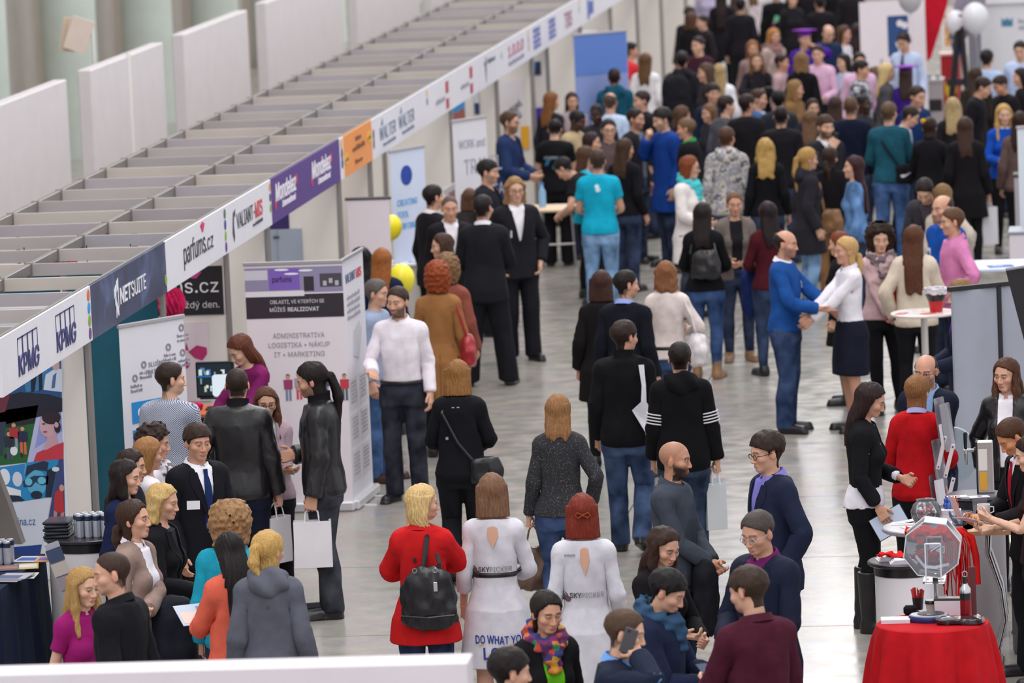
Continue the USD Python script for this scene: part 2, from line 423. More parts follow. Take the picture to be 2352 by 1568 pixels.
TOL = {'core': (.003, .004, .005), 'head': (.0005, .001, .0016), 'hand': (.0008, .0013, .0022), 'top': (.0011, .002, .003), 'leg': (.0014, .002, .003), 'hair': (.0013, .002, .003), 'shoe': (.0014, .002, .003)}
def simp(VF, kind, lod):
    m = to_man(*VF)
    if m.status() != m3.Error.NoError:
        return VF
    m = m.simplify(TOL[kind][lod]).to_mesh()
    return np.array(m.vert_properties[:, :3], float), np.array(m.tri_verts, int)
def tw(V, F, s):
    return V, F, weights(V, s)
def mirror(V, F):
    return V * [-1, 1, 1], F[:, ::-1]
def to_man(V, F):
    return m3.Manifold(m3.Mesh(np.asarray(V, np.float32), np.asarray(F, np.uint32)))
@cached
def hand_part(kind, s, lod):
    h = LOD[lod]['hand']
    V, F = simp(snet(hand_d(kind), axis(-.045, .20, h), axis(-.062, .092, h), axis(-.035, .10, h)), 'hand', lod)
    k = 1. if s == 'm' else .9
    n = np.array([-.8, 0, -.6]); th = np.array([0., 1, 0])
    R = np.stack([ARM, th, n], 1)
    V = (V * k) @ R.T + SHO[s] + ARM * (UA + FA + .005)
    if np.linalg.det(R) < 0:
        F = F[:, ::-1]
    return V, F
@cached
def core_part(s, lod):
    h = LOD[lod]['core']
    for j in range(16):
        h = LOD[lod]['core'] * (1 + .017 * j); e = h * .217 * j
        V, F = snet(core_d(s), axis(-.62 - e, .62, h), axis(-.17 - e, .22, h), axis(-.02 - e, 1.64, h))
        if to_man(V, F).status() == m3.Error.NoError:
            break
    return simp((V, F), 'core', lod)
@cached
def head_part(s, lod):
    h = LOD[lod]['head']
    ys = np.concatenate([np.arange(-.135, .0, h * 2.2), np.arange(.0, .135, h)])
    zs = np.concatenate([np.arange(-.20, -.12, h * 1.8), np.arange(-.12, .05, h), np.arange(.05, .14, h * 1.9)]) + HO[2]
    V, F = simp(snet(head_d(s, lod == 0), axis(-.105, .105, h), ys, zs), 'head', lod)
    return V, F
@cached
def body_tpl(s, lod, hr, hl):
    A, B = core_part(s, lod), head_part(s, lod)
    R, L = hand_part(hr, s, lod), mirror(*hand_part(hl, s, lod))
    ms = [to_man(*A), to_man(*B), to_man(*R), to_man(*L)]
    if all(m.status() == m3.Error.NoError for m in ms):
        u = m3.Manifold.batch_boolean(ms, m3.OpType.Add).to_mesh()
        V, F = np.array(u.vert_properties[:, :3], float), np.array(u.tri_verts, int)
    else:
        print('union failed', s, lod, [m.status() for m in ms])
        V = np.vstack([A[0], B[0], R[0], L[0]]); o = np.cumsum([0, len(A[0]), len(B[0]), len(R[0])])
        F = np.vstack([A[1], B[1] + o[1], R[1] + o[2], L[1] + o[3]])
    return tw(V, F, s)

@cached
def body_n(*a):
    V, F, W = body_tpl(*a)
    return trimesh.Trimesh(V, F, process=False).vertex_normals
TOPS = {  # torso add, boxy, arm add, cuff add, sleeve, hem, flare, neck z, neck slope, open front: (bottom z, half width at 1.45)
    'tee': dict(ta=.016, boxy=.145, aa=.017, lo=.024, sl=.17, hem=.90, nz=1.505, ns=.45),
    'polo': dict(ta=.014, aa=.014, lo=.02, sl=.16, hem=.90, nz=1.510, ns=.5),
    'shirt': dict(ta=.014, boxy=.148, aa=.013, lo=.012, sl=.535, hem=.965, nz=1.515, ns=.35),
    'shirtout': dict(ta=.018, boxy=.155, aa=.014, lo=.012, sl=.535, hem=.84, nz=1.515, ns=.35),
    'blouse': dict(ta=.014, boxy=.128, aa=.014, lo=.010, sl=.53, hem=.965, nz=1.505, ns=.5),
    'sweater': dict(ta=.018, boxy=.148, aa=.015, lo=.012, sl=.545, hem=.90, nz=1.515, ns=.30),
    'loose': dict(ta=.024, boxy=.168, aa=.020, lo=.014, sl=.545, hem=.84, nz=1.510, ns=.30),
    'jacket': dict(ta=.026, boxy=.162, aa=.021, lo=.018, sl=.555, hem=.86, nz=1.545, ns=.30),
    'blazer': dict(ta=.024, boxy=.158, aa=.018, lo=.014, sl=.535, hem=.80, nz=1.530, ns=.20, open=(1.14, .062), flare=.04),
    'openjk': dict(ta=.026, boxy=.158, aa=.020, lo=.014, sl=.54, hem=.86, nz=1.530, ns=.20, open=(.70, .060), flare=.03),
    'under': dict(ta=.010, boxy=.13, aa=.006, lo=.004, sl=.50, hem=.90, nz=1.505, ns=.5),
    'crop': dict(ta=.024, boxy=.14, aa=.017, lo=.012, sl=.54, hem=1.02, nz=1.525, ns=.25, open=(1.10, .05)),
    'coat': dict(ta=.030, boxy=.165, aa=.023, lo=.018, sl=.545, hem=.62, nz=1.545, ns=.25, flare=.10),
    'trench': dict(ta=.024, boxy=.14, aa=.019, lo=.018, sl=.53, hem=.55, nz=1.540, ns=.25, flare=.16),
    'shortcoat': dict(ta=.024, boxy=.142, aa=.019, lo=.018, sl=.53, hem=.74, nz=1.540, ns=.25, flare=.16),
    'dress': dict(ta=.016, boxy=.135, aa=.013, lo=.012, sl=.42, hem=.52, nz=1.490, ns=.05, flare=.17),
    'vest': dict(ta=.018, boxy=.150, aa=.018, lo=.0, sl=.05, hem=.92, nz=1.50, ns=.6),
}
def top_f(kind, s, belly=0.):
    o = TOPS[kind]
    def f(X, Y, Z):
        x = np.abs(X)
        bx = o.get('boxy', 0) * (1 if s == 'm' else .90)
        D = torso(x, Y, Z, s, o['ta'] + ((max(.033 - o['ta'], 0) * sst(1.14, .98, Z)) if .6 < o['hem'] < .95 else 0), bx, o['hem'], o.get('flare', 0), belly)
        D = np.maximum(D, Z - 1.49)
        D = smin(D, yoke(x, Y, Z, s, o['ta'] * .55 + .004), .055)
        if s == 'f':
            D = smin(D, ell(x, Y, Z, (.070, .078, 1.265), (.066, .058 + o['ta'] * .6, .068)), .04)
        a, t = arm_d(x, Y, Z, s, o['aa'], o['lo'], o['sl'])
        D = smin(D, a, .04)
        D = np.maximum(D, o['hem'] - Z)
        D = np.maximum(D, (Z - (o['nz'] - o['ns'] * Y)) * .95)
        if 'open' in o:
            z0, hw = o['open']
            g = np.interp(Z, [z0 - .3, z0, 1.45, 1.6], [-.3 if z0 > .9 else .02, .0 if z0 > .9 else .035, hw, hw * 1.05])
            D = np.maximum(D, np.minimum(g - x, Y - .015) * .9)
        return D
    return f
@cached
def top_tpl(kind, s, lod, belly):
    h = LOD[lod]['top']; o = TOPS[kind]
    S = SHO[s]
    xm = max(.24 + o.get('flare', 0) * .4, S[0] + ARM[0] * min(o['sl'], .56) + .08)
    V, F = simp(snet(top_f(kind, s, belly), axis(-xm, xm, h), axis(-.22 - o.get('flare', 0) * .25, .24 + o.get('flare', 0) * .25 + belly, h), axis(o['hem'] - .04, 1.60, h)), 'top', lod)
    return tw(V, F, s)
LEGS = {'jeans': ([.0, .3, .5, .75, .9], [.076, .074, .078, .096, .098], .045), 'skinny': ([.0, .10, .34, .5, .75, .9], [.046, .050, .069, .069, .094, .097], .06),
        'slacks': ([.0, .3, .5, .75, .9], [.084, .081, .085, .099, .100], .035)}
@cached
def leg_tpl(kind, s, lod, under):
    h = LOD[lod]['leg']; rz, rr, z0 = LEGS[kind]
    if s == 'f':
        rr = [r * .95 if z < .6 else r for z, r in zip(rz, rr)]
    def f(X, Y, Z):
        x = np.abs(X)
        D = torso(x, Y, Z, s, .010 if under else .021)
        D = np.maximum(D, np.maximum(Z - 1.015, .80 - Z))
        L = np.maximum(legs_d(x, Y, Z, rz, rr), np.maximum(Z - .93, z0 - Z))
        return smin(D, L, .05)
    V, F = simp(snet(f, axis(-.26, .26, h), axis(-.19, .19, h), axis(.0, 1.05, h)), 'leg', lod)
    return tw(V, F, s)
@cached
def skirt_tpl(s, lod, z0, flare):
    h = LOD[lod]['leg']
    def f(X, Y, Z):
        D = torso(np.abs(X), Y, Z, s, .026, 0, .5, flare)
        return np.maximum(D, np.maximum(Z - 1.03, z0 - Z))
    V, F = snet(f, axis(-.30, .30, h), axis(-.24, .24, h), axis(z0 - .04, 1.08, h))
    return tw(V, F, s)
@cached
def shoe_tpl(kind, s, lod):
    h = LOD[lod]['shoe']
    top = {'shoe': .115, 'boot': .20, 'tallboot': .44, 'pump': .07}[kind]
    def f(X, Y, Z):
        D = cap(X, Y, Z, (.107, -.050, .045), (.120, .150, .032), .046, .042)
        D = smin(D, cap(X, Y, Z, (.107, -.03, .05), (.107, -.028, top + .02), .052, .050 if top < .3 else .079), .03)
        D = smin(D, np.maximum(cap(X, Y, Z * .3, (.108, -.05, .0), (.121, .155, .0), .048, .048), Z - .022), .004)
        return np.maximum(D, np.maximum(-Z, Z - top))
    V, F = simp(snet(f, axis(.03, .20, h), axis(-.13, .24, h), axis(-.02, top + .03, h)), 'shoe', lod)
    A = tw(V, F, s); A[2][:, 11:] = 0
    A[2][:, :11] = 0
    a = sst(.22, .12, V[:, 2]); A[2][:, 15] = a; A[2][:, 13] = 1 - a
    V2, F2 = mirror(V, F); W2 = np.zeros_like(A[2]); W2[:, 16] = a; W2[:, 14] = 1 - a
    return A, (V2, F2, W2)

def _hn(X, Y, Z, sc, amp, seed=0):
    return amp * (meshkit.noise(np.stack([X * sc[0], Y * sc[1], Z * sc[2]], -1), seed) - .5)
def hair_f(style):
    def f(X, Y, Z):
        z, x = Z - HO[2], np.abs(X)
        th = {'buzz': .0035, 'short': .013, 'shortm': .018, 'sleek': .010, 'curly': .045, 'afro': .065, 'ring': .010, 'messy': .022}.get(style, .015)
        tp = style in ('buzz', 'short', 'shortm', 'messy', 'ring')
        C = skull_d(X, Y, z) - (.003 + (th - .003) * (sst(-.085, .055, z) if tp else 1.) * (1 - .55 * sst(.03, .085, Y)))
        zs = [-.2, -.035, -.02, .03, .055, .075, .088, .2]
        yh = {'buzz': [-.045, -.045, .012, .020, .046, .056, .066, .07], 'short': [-.05, -.045, .012, .024, .058, .072, .088, .14], 'shortm': [-.05, -.045, .010, .030, .082, .13, .14, .2],
              'messy': [-.05, -.04, .012, .024, .075, .12, .13, .2], 'sleek': [-.06, -.05, -.01, .024, .044, .058, .075, .12], 'ring': [-.05, -.045, .008, .006, -.02, -.05, -.09, -.12]}.get(style, [-.02, .0, .014, .026, .052, .066, .085, .14])
        face = (Y - np.interp(z, zs, yh) + _hn(X, Y, Z, (55, 20, 30), .016)) * .85
        if style in ('curly', 'afro', 'wavy', 'long', 'longf', 'bob', 'shag'):
            face = np.where(z < .05, (Y - np.interp(z, [-.3, -.10, .03, .05], [.0, .0, .02, .05])) * .9, face)
        nape = {'buzz': -.075, 'short': -.085, 'shortm': -.095, 'messy': -.10, 'sleek': -.07, 'ring': -.08, 'shag': -.15}.get(style, -.13)
        D = np.maximum(C, nape - z)
        if style in ('short', 'shortm', 'messy', 'buzz', 'ring'):
            D = np.maximum(D, -(cap(x, Y, z, (.085, .005, -.06), (.085, -.015, .004), .026, .024)))     # clear of the ears
        cv = None
        if style in ('long', 'longf', 'bob', 'wavy', 'shag', 'verylong', 'mid'):
            L = {'long': .33, 'longf': .30, 'bob': .155, 'wavy': .33, 'shag': .15, 'verylong': .50, 'mid': .20}[style]
            w = np.interp(z, [-L, -.16, -.05, .05, .1], [.075 if style != 'wavy' else .10, .098, .094, .088, .07])
            d = np.interp(z, [-L, -.16, -.05, .05, .1], [.030, .048, .070, .085, .07])
            cy = np.interp(z, [-.5, -.24, -.12, .0, .1], [-.125, -.105, -.066, -.030, -.02])
            if style in ('bob', 'shag'):
                w, d, cy = w + .014 * (z < 2), np.interp(z, [-L, -.05, .1], [.078, .090, .08]), np.interp(z, [-L, 0], [-.034, -.02])
            r = ((x / w)**2.4 + (np.abs(Y - cy) / d)**2.4)**(1 / 2.4)
            cv = np.maximum((r - 1) * np.minimum(w, d) * .9, np.maximum(-L - z + .03 * np.sin(X * 60 + 1) * (style != 'bob') * .5, z - .05))
            D = smin(D, cv, .02)
        D = np.maximum(D, face)
        if style in ('longf', 'wavy'):
            for sd in (-1, 1):
                D = smin(D, np.maximum(cap(X, Y, z, (sd * .080, -.01, .02), (sd * .088, .02, -.12), .026, .030), -Y - .06), .015)
                D = smin(D, cap(X, Y, z, (sd * .088, .015, -.12), (sd * .092, .085, -.29), .030, .016), .02)
        if style in ('pony', 'lowpony', 'longpony'):
            p = {'pony': [(0, -.108, .035), (0, -.150, .02), (0, -.160, -.06), (0, -.135, -.17)], 'lowpony': [(0, -.098, -.04), (0, -.130, -.07), (0, -.135, -.14), (0, -.12, -.28)], 'longpony': [(0, -.108, .015), (0, -.145, -.01), (.01, -.15, -.15), (.02, -.11, -.42)]}[style]
            for a, b, r0, r1 in ((p[0], p[1], .020, .026), (p[1], p[2], .028, .034), (p[2], p[3], .034, .014)):
                D = smin(D, cap(X, Y, z, a, b, r0, r1), .012)
        if style == 'bun':
            D = smin(D, ell(X, Y, z, (0, -.098, .055), (.042, .038, .038)) + _hn(X, Y, Z, (60, 60, 60), .010), .01)
        if style in ('curly', 'afro'):
            D = smin(D, np.maximum(ell(X, Y, z, (0, -.035, -.035 if style == 'curly' else .02), (.118, .112, .115)), face), .03)
            D = D + _hn(X, Y, Z, (42, 42, 42), .030)
        elif style in ('wavy',):
            D = D + _hn(X, Y, Z, (45, 45, 16), .018)
        elif style in ('short', 'shortm'):
            D = D + _hn(X, Y, Z, (70, 70, 40), .010 if style == 'shortm' else .006) * sst(-.05, .03, z)
        elif style in ('messy', 'shag'):
            D = D + _hn(X, Y, Z, (48, 48, 26), .016)
        elif style not in ('buzz', 'ring'):
            an = np.arctan2(X, -(Y + .02))
            D = D + .0026 * np.sin(an * 24 + 3 * np.sin(z * 14)) + _hn(X, Y, Z, (38, 38, 9), .009)
        return D
    return f
@cached
def hair_tpl(style, lod):
    h = LOD[lod]['hair']
    zl = {'long': -.37, 'longf': -.34, 'wavy': -.37, 'mid': -.24, 'verylong': -.54, 'longpony': -.46, 'lowpony': -.32, 'pony': -.22, 'bob': -.20, 'shag': -.20, 'curly': -.2, 'afro': -.2}.get(style, -.14)
    xm = .17 if style in ('curly', 'afro') else .14
    V, F = simp(snet(hair_f(style), axis(-xm, xm, h), axis(-.20, .15, h), axis(HO[2] + zl, HO[2] + .17, h * (1.25 if zl < -.25 else 1))), 'hair', lod)
    W = np.zeros((len(V), 17))
    b = sst(-.07, -.24, V[:, 2] - HO[2]) * .92
    W[:, 4], W[:, 2] = 1 - b, b
    return V, F, W
def rigid(V, F, bone):
    W = np.zeros((len(V), 17)); W[:, bone] = 1
    return np.asarray(V, float), np.asarray(F, int), W
def strip(rows, thick=.005):
    """A cloth band: rows of points (r x n x 3), thickened along its normals."""
    R = np.asarray(rows, float); r, n = R.shape[:2]
    V = R.reshape(-1, 3)
    F = [(i * n + j, i * n + j + 1, (i + 1) * n + j + 1, (i + 1) * n + j) for i in range(r - 1) for j in range(n - 1)]
    F = np.array(F)
    t = trimesh.Trimesh(V, np.vstack([F[:, [0, 1, 2]], F[:, [0, 2, 3]]]), process=False)
    N = t.vertex_normals
    A, B = V + N * thick / 2, V - N * thick / 2
    k = len(V)
    FF = [t.faces, t.faces[:, ::-1] + k]
    e = [i * n for i in range(r)], [i * n + n - 1 for i in range(r)], list(range(n)), [(r - 1) * n + j for j in range(n)]
    for L, fl in zip(e, (1, 0, 0, 1)):
        for a, b in zip(L[:-1], L[1:]):
            q = [(a, b, b + k), (a, b + k, a + k)]
            FF.append(np.array([x[::-1] for x in q] if fl else q))
    return np.vstack([A, B]), np.vstack(FF)
@cached
def collar_tpl(kind, s):
    n = 29 if kind != 'stand' else 25
    th = np.linspace(-1, 1, n) * math.radians(168 if kind != 'stand' else 172)          # 0 = nape
    x, y = np.sin(th), -np.cos(th)
    f = (1 - np.cos(th)) / 2                                     # 1 = front
    k = 1 if s == 'm' else .93
    def ring(r, z, ry=1.0, cy=-.018):
        return np.stack([x * r * k, y * r * ry * k + cy, z + 0 * x], -1)
    if kind == 'shirt':
        rows = [ring(.064, 1.490 - .0 * f), ring(.066, 1.552 - .045 * f), ring(.074, 1.550 - .045 * f), ring(.090, 1.515 - .040 * f - .035 * sst(.75, 1, f), 1.02)]
    elif kind == 'stand':
        rows = [ring(.080, 1.495 - .02 * f), ring(.076, 1.535 - .015 * f), ring(.078, 1.575 - .025 * f)]
    elif kind == 'roll':
        rows = [ring(.076, 1.490 - .03 * f), ring(.070, 1.545 - .04 * f), ring(.082, 1.548 - .04 * f), ring(.094, 1.510 - .04 * f)]
    else:
        rows = [ring(.070, 1.495), ring(.072, 1.545 - .05 * f), ring(.082, 1.542 - .05 * f), ring(.108, 1.495 - .04 * f)]
    V, F = strip(rows, .006)
    return rigid(V, F, 2)
@cached
def lapel_tpl(s, z0, hw):
    out = []
    f = top_f('blazer', s)
    for sd in (-1, 1):
        zz = np.linspace(z0 + .005, 1.47, 9)
        inn = np.interp(zz, [z0, 1.45, 1.6], [0, hw, hw])
        wid = np.interp(zz, [z0, 1.36, 1.40, 1.47], [.012, .062, .072, .045])
        rows = []
        for u in (0, .5, 1):
            X = inn + wid * u
            Y = np.full_like(X, .26)
            for _ in range(60):
                Y = Y - np.maximum(f(X + .012, Y, zz), 0) * .5
            rows.append(np.stack([sd * X, Y + .006, zz], -1))
        V, F = strip(rows if sd > 0 else rows[::-1], .006)
        out.append((V, F))
    k = len(out[0][0])
    V, F = np.vstack([out[0][0], out[1][0]]), np.vstack([out[0][1], out[1][1] + k])
    return tw(V, F, s)
@cached
def scarf_tpl(lod):
    def f(X, Y, Z):
        a = np.arctan2(X, Y + .02)
        zc = 1.505 - .045 * np.cos(a)
        q = np.sqrt((np.sqrt((X / 1.06)**2 + (Y + .012)**2) - .088)**2 + ((Z - zc) / 1.45)**2) - .042
        q = smin(q, cap(X, Y, Z, (.0, .095, 1.45), (.0, .12, 1.34), .062, .045), .03)
        return q + .006 * np.sin(a * 5 + Z * 70) + .004 * np.sin(a * 3 - Z * 120)
    h = (.010, .014, .018)[lod]
    V, F = snet(f, axis(-.2, .2, h), axis(-.2, .22, h), axis(1.26, 1.62, h))
    return rigid(V, F, 2)
@cached
def hood_tpl(lod):
    def f(X, Y, Z):
        q = ell(X, Y, Z, (0, -.115, 1.47), (.125, .062, .085))
        q = smin(q, np.maximum(np.sqrt((np.sqrt((X / 1.1)**2 + (Y + .02)**2) - .092)**2 + ((Z - 1.50 + .25 * Y) / 1.4)**2) - .028, -Z + 1.40), .03)
        return np.maximum(q, -ell(X, Y, Z, (0, -.03, 1.60), (.062, .075, .10))) + .007 * np.sin(X * 40 + Z * 30)
    h = (.011, .016, .02)[lod]
    V, F = snet(f, axis(-.19, .19, h), axis(-.22, .14, h), axis(1.33, 1.64, h))
    return rigid(V, F, 2)
@cached
def glasses_tpl():
    out = []
    for sd in (-1, 1):
        a = np.linspace(0, 2 * math.pi, 17)
        P = np.stack([sd * .033 + .024 * np.cos(a) * (1 - .12 * np.sin(a)**2), .093 - .10 * np.abs(.024 * np.cos(a) + .033 - .02)**1.0 * .25, HO[2] - .006 + .0165 * np.sin(a)], -1)
        out.append(tube(P[:-1], .0022, 6, closed=True))
        out.append(tube(np.array([[sd * .056, .086, HO[2] + .001], [sd * .078, .055, HO[2] + .002], [sd * .084, -.008, HO[2] + .004]]), .0022, 6))
    out.append(tube(np.array([[-.011, .093, HO[2] - .002], [0, .097, HO[2] + .001], [.011, .093, HO[2] - .002]]), .002, 6))
    V, F = join(out)
    return rigid(V, F, 4)
@cached
def tie_tpl(s):
    zz = np.linspace(1.485, 1.06, 12)
    f = top_f('shirt', s)
    rows = []
    for u in (-1, 0, 1):
        w = np.interp(zz, [1.06, 1.09, 1.40, 1.455, 1.47, 1.485], [.004, .038, .024, .012, .020, .016])
        X = u * w
        Y = np.full_like(X, .3)
        for _ in range(80):
            Y = Y - np.maximum(f(X, Y, np.minimum(zz, 1.47)), 0) * .5
        rows.append(np.stack([X, np.maximum.accumulate(Y + .007 + .005 * (u == 0)), zz], -1))
    V, F = strip(rows[::-1], .006)
    return rigid(V, F, 2)
@cached
def onfront(kind, s, x, z, w, h, back):
    """A thin card lying on the chest (or the back) of the top."""
    f = top_f(kind, s)
    g = np.array([[x - w / 2, z - h / 2], [x + w / 2, z - h / 2], [x + w / 2, z + h / 2], [x - w / 2, z + h / 2]])
    sg = -1 if back else 1
    Y = np.full(4, .32 * sg)
    for _ in range(90):
        Y = Y - sg * np.maximum(f(g[:, 0], Y, g[:, 1]), 0) * .5
    P = np.stack([g[:, 0], Y + sg * .006, g[:, 1]], -1)
    V = np.vstack([P, P + [0, sg * .004, 0]])
    F = np.array([(0, 1, 2), (0, 2, 3), (4, 6, 5), (4, 7, 6), (0, 4, 5), (0, 5, 1), (1, 5, 6), (1, 6, 2), (2, 6, 7), (2, 7, 3), (3, 7, 4), (3, 4, 0)])
    return (V, F if sg < 0 else F[:, ::-1])

# ---- posing
def Rx(a): c, s = math.cos(a), math.sin(a); return np.array([[1, 0, 0], [0, c, -s], [0, s, c]])
def Ry(a): c, s = math.cos(a), math.sin(a); return np.array([[c, 0, s], [0, 1, 0], [-s, 0, c]])
def Rz(a): c, s = math.cos(a), math.sin(a); return np.array([[c, -s, 0], [s, c, 0], [0, 0, 1]])
def Rax(k, a):
    K = np.array([[0, -k[2], k[1]], [k[2], 0, -k[0]], [-k[1], k[0], 0]])
    return np.eye(3) + math.sin(a) * K + (1 - math.cos(a)) * K @ K
def Rmin(a, b):
    a, b = a / np.linalg.norm(a), b / np.linalg.norm(b)
    v = np.cross(a, b); s = np.linalg.norm(v)
    if s < 1e-6:
        return np.eye(3)
    return Rax(v / s, math.atan2(s, a @ b))
def about(R, p):
    M = np.eye(4); M[:3, :3] = R; M[:3, 3] = p - R @ p
    return M
def ik(S, T, l1, l2, hint):
    d = T - S; L = np.linalg.norm(d)
    Lc = min(max(L, .12), (l1 + l2) * .997)
    u = d / max(L, 1e-6)
    a = (l1 * l1 - l2 * l2 + Lc * Lc) / (2 * Lc)
    h = math.sqrt(max(l1 * l1 - a * a, 0))
    n = hint - (hint @ u) * u
    n = n / max(np.linalg.norm(n), 1e-6)
    return S + a * u + h * n, S + Lc * u
ARMS = {  # wrist target for the right hand in the body's own frame, elbow hint, forearm roll, hand
    'down': ((.238, .035, .905), (.14, -1, -.1), 0, 'relax'), 'downf': ((.225, .11, .92), (.2, -1, -.2), 0, 'relax'), 'bag': ((.245, .05, .895), (.14, -1, -.1), 0, 'grip'),
    'front': ((.10, .26, 1.08), (.7, -.7, -.4), 20, 'hold'), 'hold': ((.12, .32, 1.14), (.6, -.6, -.6), 70, 'hold'), 'holdhi': ((.09, .32, 1.24), (.6, -.5, -.7), 50, 'hold'),
    'cross': ((-.09, .20, 1.13), (.9, -.1, -.6), 10, 'relax'), 'clasp': ((.035, .24, 1.00), (.8, -.6, -.2), 10, 'hold'), 'phone': ((.115, .105, 1.555), (.8, .1, -.8), 60, 'hold'),
    'chin': ((.03, .20, 1.45), (.5, .1, -.9), 40, 'grip'), 'pocket': ((.215, .05, .955), (.8, -.8, .0), 0, 'relax'), 'hip': ((.20, .04, 1.02), (1, -.7, .1), 0, 'relax'),
    'shake': ((.10, .46, 1.03), (.5, -.6, -.6), 10, 'hold'), 'gesture': ((.16, .33, 1.12), (.6, -.5, -.6), 75, 'flat'), 'reach': ((.22, .50, 1.06), (.5, -.5, -.6), 20, 'relax'),
    'desk': ((.16, .42, 1.02), (.7, -.4, -.3), -40, 'relax'), 'strap': ((.10, .14, 1.34), (.7, .0, -.8), 30, 'grip'), 'behind': ((.08, -.20, .98), (.9, -.3, .2), -60, 'relax'),
    'swingf': ((.235, .18, .94), (.15, -1, -.2), 0, 'relax'), 'swingb': ((.24, -.14, .92), (.15, -1, -.1), 0, 'relax'),
}
def pose(s, o):
    """Bone matrices (17 x 4 x 4) in the person's own frame (template metres, facing +y)."""
    lean, tw_, side = math.radians(o.get('lean', 2)), math.radians(o.get('twist', 0)), math.radians(o.get('side', 0))
    legs = o.get('legs', 'stand'); v = o.get('v', 0.)
    st = o.get('stride', .30)
    if legs == 'walk':
        feet = [(.085, st * .55, 0.), (.085, -st * .55, 22.)]
    elif legs == 'walkr':
        feet = [(.085, -st * .55, 22.), (.085, st * .55, 0.)]
    elif legs == 'wide':
        feet = [(.19, .02, 0.), (.19, -.02, 0.)]
    elif legs == 'lean':
        feet = [(.05, .03, 0.), (.16, -.05, 0.)]
    else:
        feet = [(.105 + .02 * v, .03 * v, 0.), (.105 - .02 * v, -.03 * v, 0.)]
    if 'feet' in o:
        feet = o['feet']
    ank = []
    for i, (fx, fy, tip) in enumerate(feet):
        sg = 1 if i == 0 else -1
        a = np.array([sg * fx, fy - .02, .09])
        if tip:
            a = a + [0, .05, .075 * tip / 22.]
        ank.append(a)
    px, py = o.get('px', 0.01 * v), o.get('py', 0.)
    drop = o.get('drop', 0.)
    for i in range(2):
        sg = 1 if i == 0 else -1
        h = np.array([sg * .092 + px, py, .92])
        dx = np.hypot(*(ank[i] - h)[:2])
        drop = max(drop, (h[2] - ank[i][2]) - math.sqrt(max(.832**2 - dx**2, .1)) if dx > .02 else 0.)
    root = np.eye(4); root[:3, 3] = (px, py, -drop)
    B = [None] * 17
    B[0] = root @ about(Rx(-lean * .45) @ Ry(side * .4), np.array([0, 0, .95]))
    B[1] = B[0] @ about(Rx(-lean * .35) @ Ry(side * .3) @ Rz(tw_ * .5), np.array([0, 0, 1.04]))
    B[2] = B[1] @ about(Rx(-lean * .30) @ Ry(side * .3) @ Rz(tw_ * .5), np.array([0, 0, 1.22]))
    hy, hp, hr = math.radians(o.get('hy', 0)), math.radians(o.get('hp', 4)) - lean * .45, math.radians(o.get('hr', 0))
    B[3] = B[2] @ about(Rz(hy * .4) @ Rx(-hp * .4) @ Ry(hr * .4), np.array([0, -.02, 1.49]))
    B[4] = B[3] @ about(Rz(hy * .6) @ Rx(-hp * .6) @ Ry(hr * .6), np.array([0, -.015, 1.56]))
    for i in range(2):
        sg = 1 if i == 0 else -1
        m = np.array([sg, 1, 1])
        a = o.get('ra' if i == 0 else 'la', 'down')
        if isinstance(a, str):
            T, hint, roll, _ = ARMS[a]
        else:
            T, hint, roll = a[0], a[1] if len(a) > 1 and a[1] else (.6, -.6, -.5), a[2] if len(a) > 2 else 0
        T, hint = np.array(T) * m, np.array(hint, float) * m
        M = B[2] if (isinstance(a, str) and a not in ('desk', 'reach') and not (lean > .35 and a in ('down', 'bag'))) else root
        T = (M @ np.append(T, 1))[:3]; hint = M[:3, :3] @ hint
        rest = SHO[s] * m; ad = ARM * m
        S0 = (B[2] @ np.append(rest, 1))[:3]
        E, Wp = ik(S0, T, UA, FA, hint)
        R0 = B[2][:3, :3]
        R1 = Rmin(R0 @ ad, E - S0) @ R0
        R2 = Rmin(R1 @ ad, Wp - E) @ R1
        R2 = Rax((Wp - E) / np.linalg.norm(Wp - E), math.radians(roll) * sg) @ R2
        def put(R, p, q):
            N = np.eye(4); N[:3, :3] = R; N[:3, 3] = q - R @ p
            return N
        B[5 + i] = put(R1, rest, S0)
        B[7 + i] = put(R2, rest + ad * UA, E)
        fl = o.get('rw' if i == 0 else 'lw', 0)
        R3 = R2 @ Rax(np.array([0, -1., 0]) , math.radians(fl) * sg) if fl else R2
        B[9 + i] = put(R3, rest + ad * (UA + FA), Wp)
        hip = np.array([sg * .092, -.008, .92]); kn = np.array([sg * .102, 0, .50]); an = np.array([sg * .107, -.022, .09])
        H = (root @ np.append(hip, 1))[:3] if abs(lean) < .3 else (B[0] @ np.append(hip, 1))[:3]
        tip = math.radians(feet[i][2])
        K, A = ik(H, ank[i], .421, .412, np.array([sg * .12, 1., .0]))
        Ra = Rmin(kn - hip, K - H); B[11 + i] = put(Ra, hip, H)
        Rb = Rmin(an - kn, A - K); B[13 + i] = put(Rb, kn, K)
        yw = math.radians(-sg * o.get('toe', 8))
        B[15 + i] = put(Rz(yw) @ Rx(-tip), an, A)
    return np.array(B)
def skin(tpl, B):
    V, F, W = tpl
    M = np.tensordot(W, B[:, :3, :], 1)
    return np.einsum('nij,nj->ni', M[:, :, :3], V) + M[:, :, 3], F
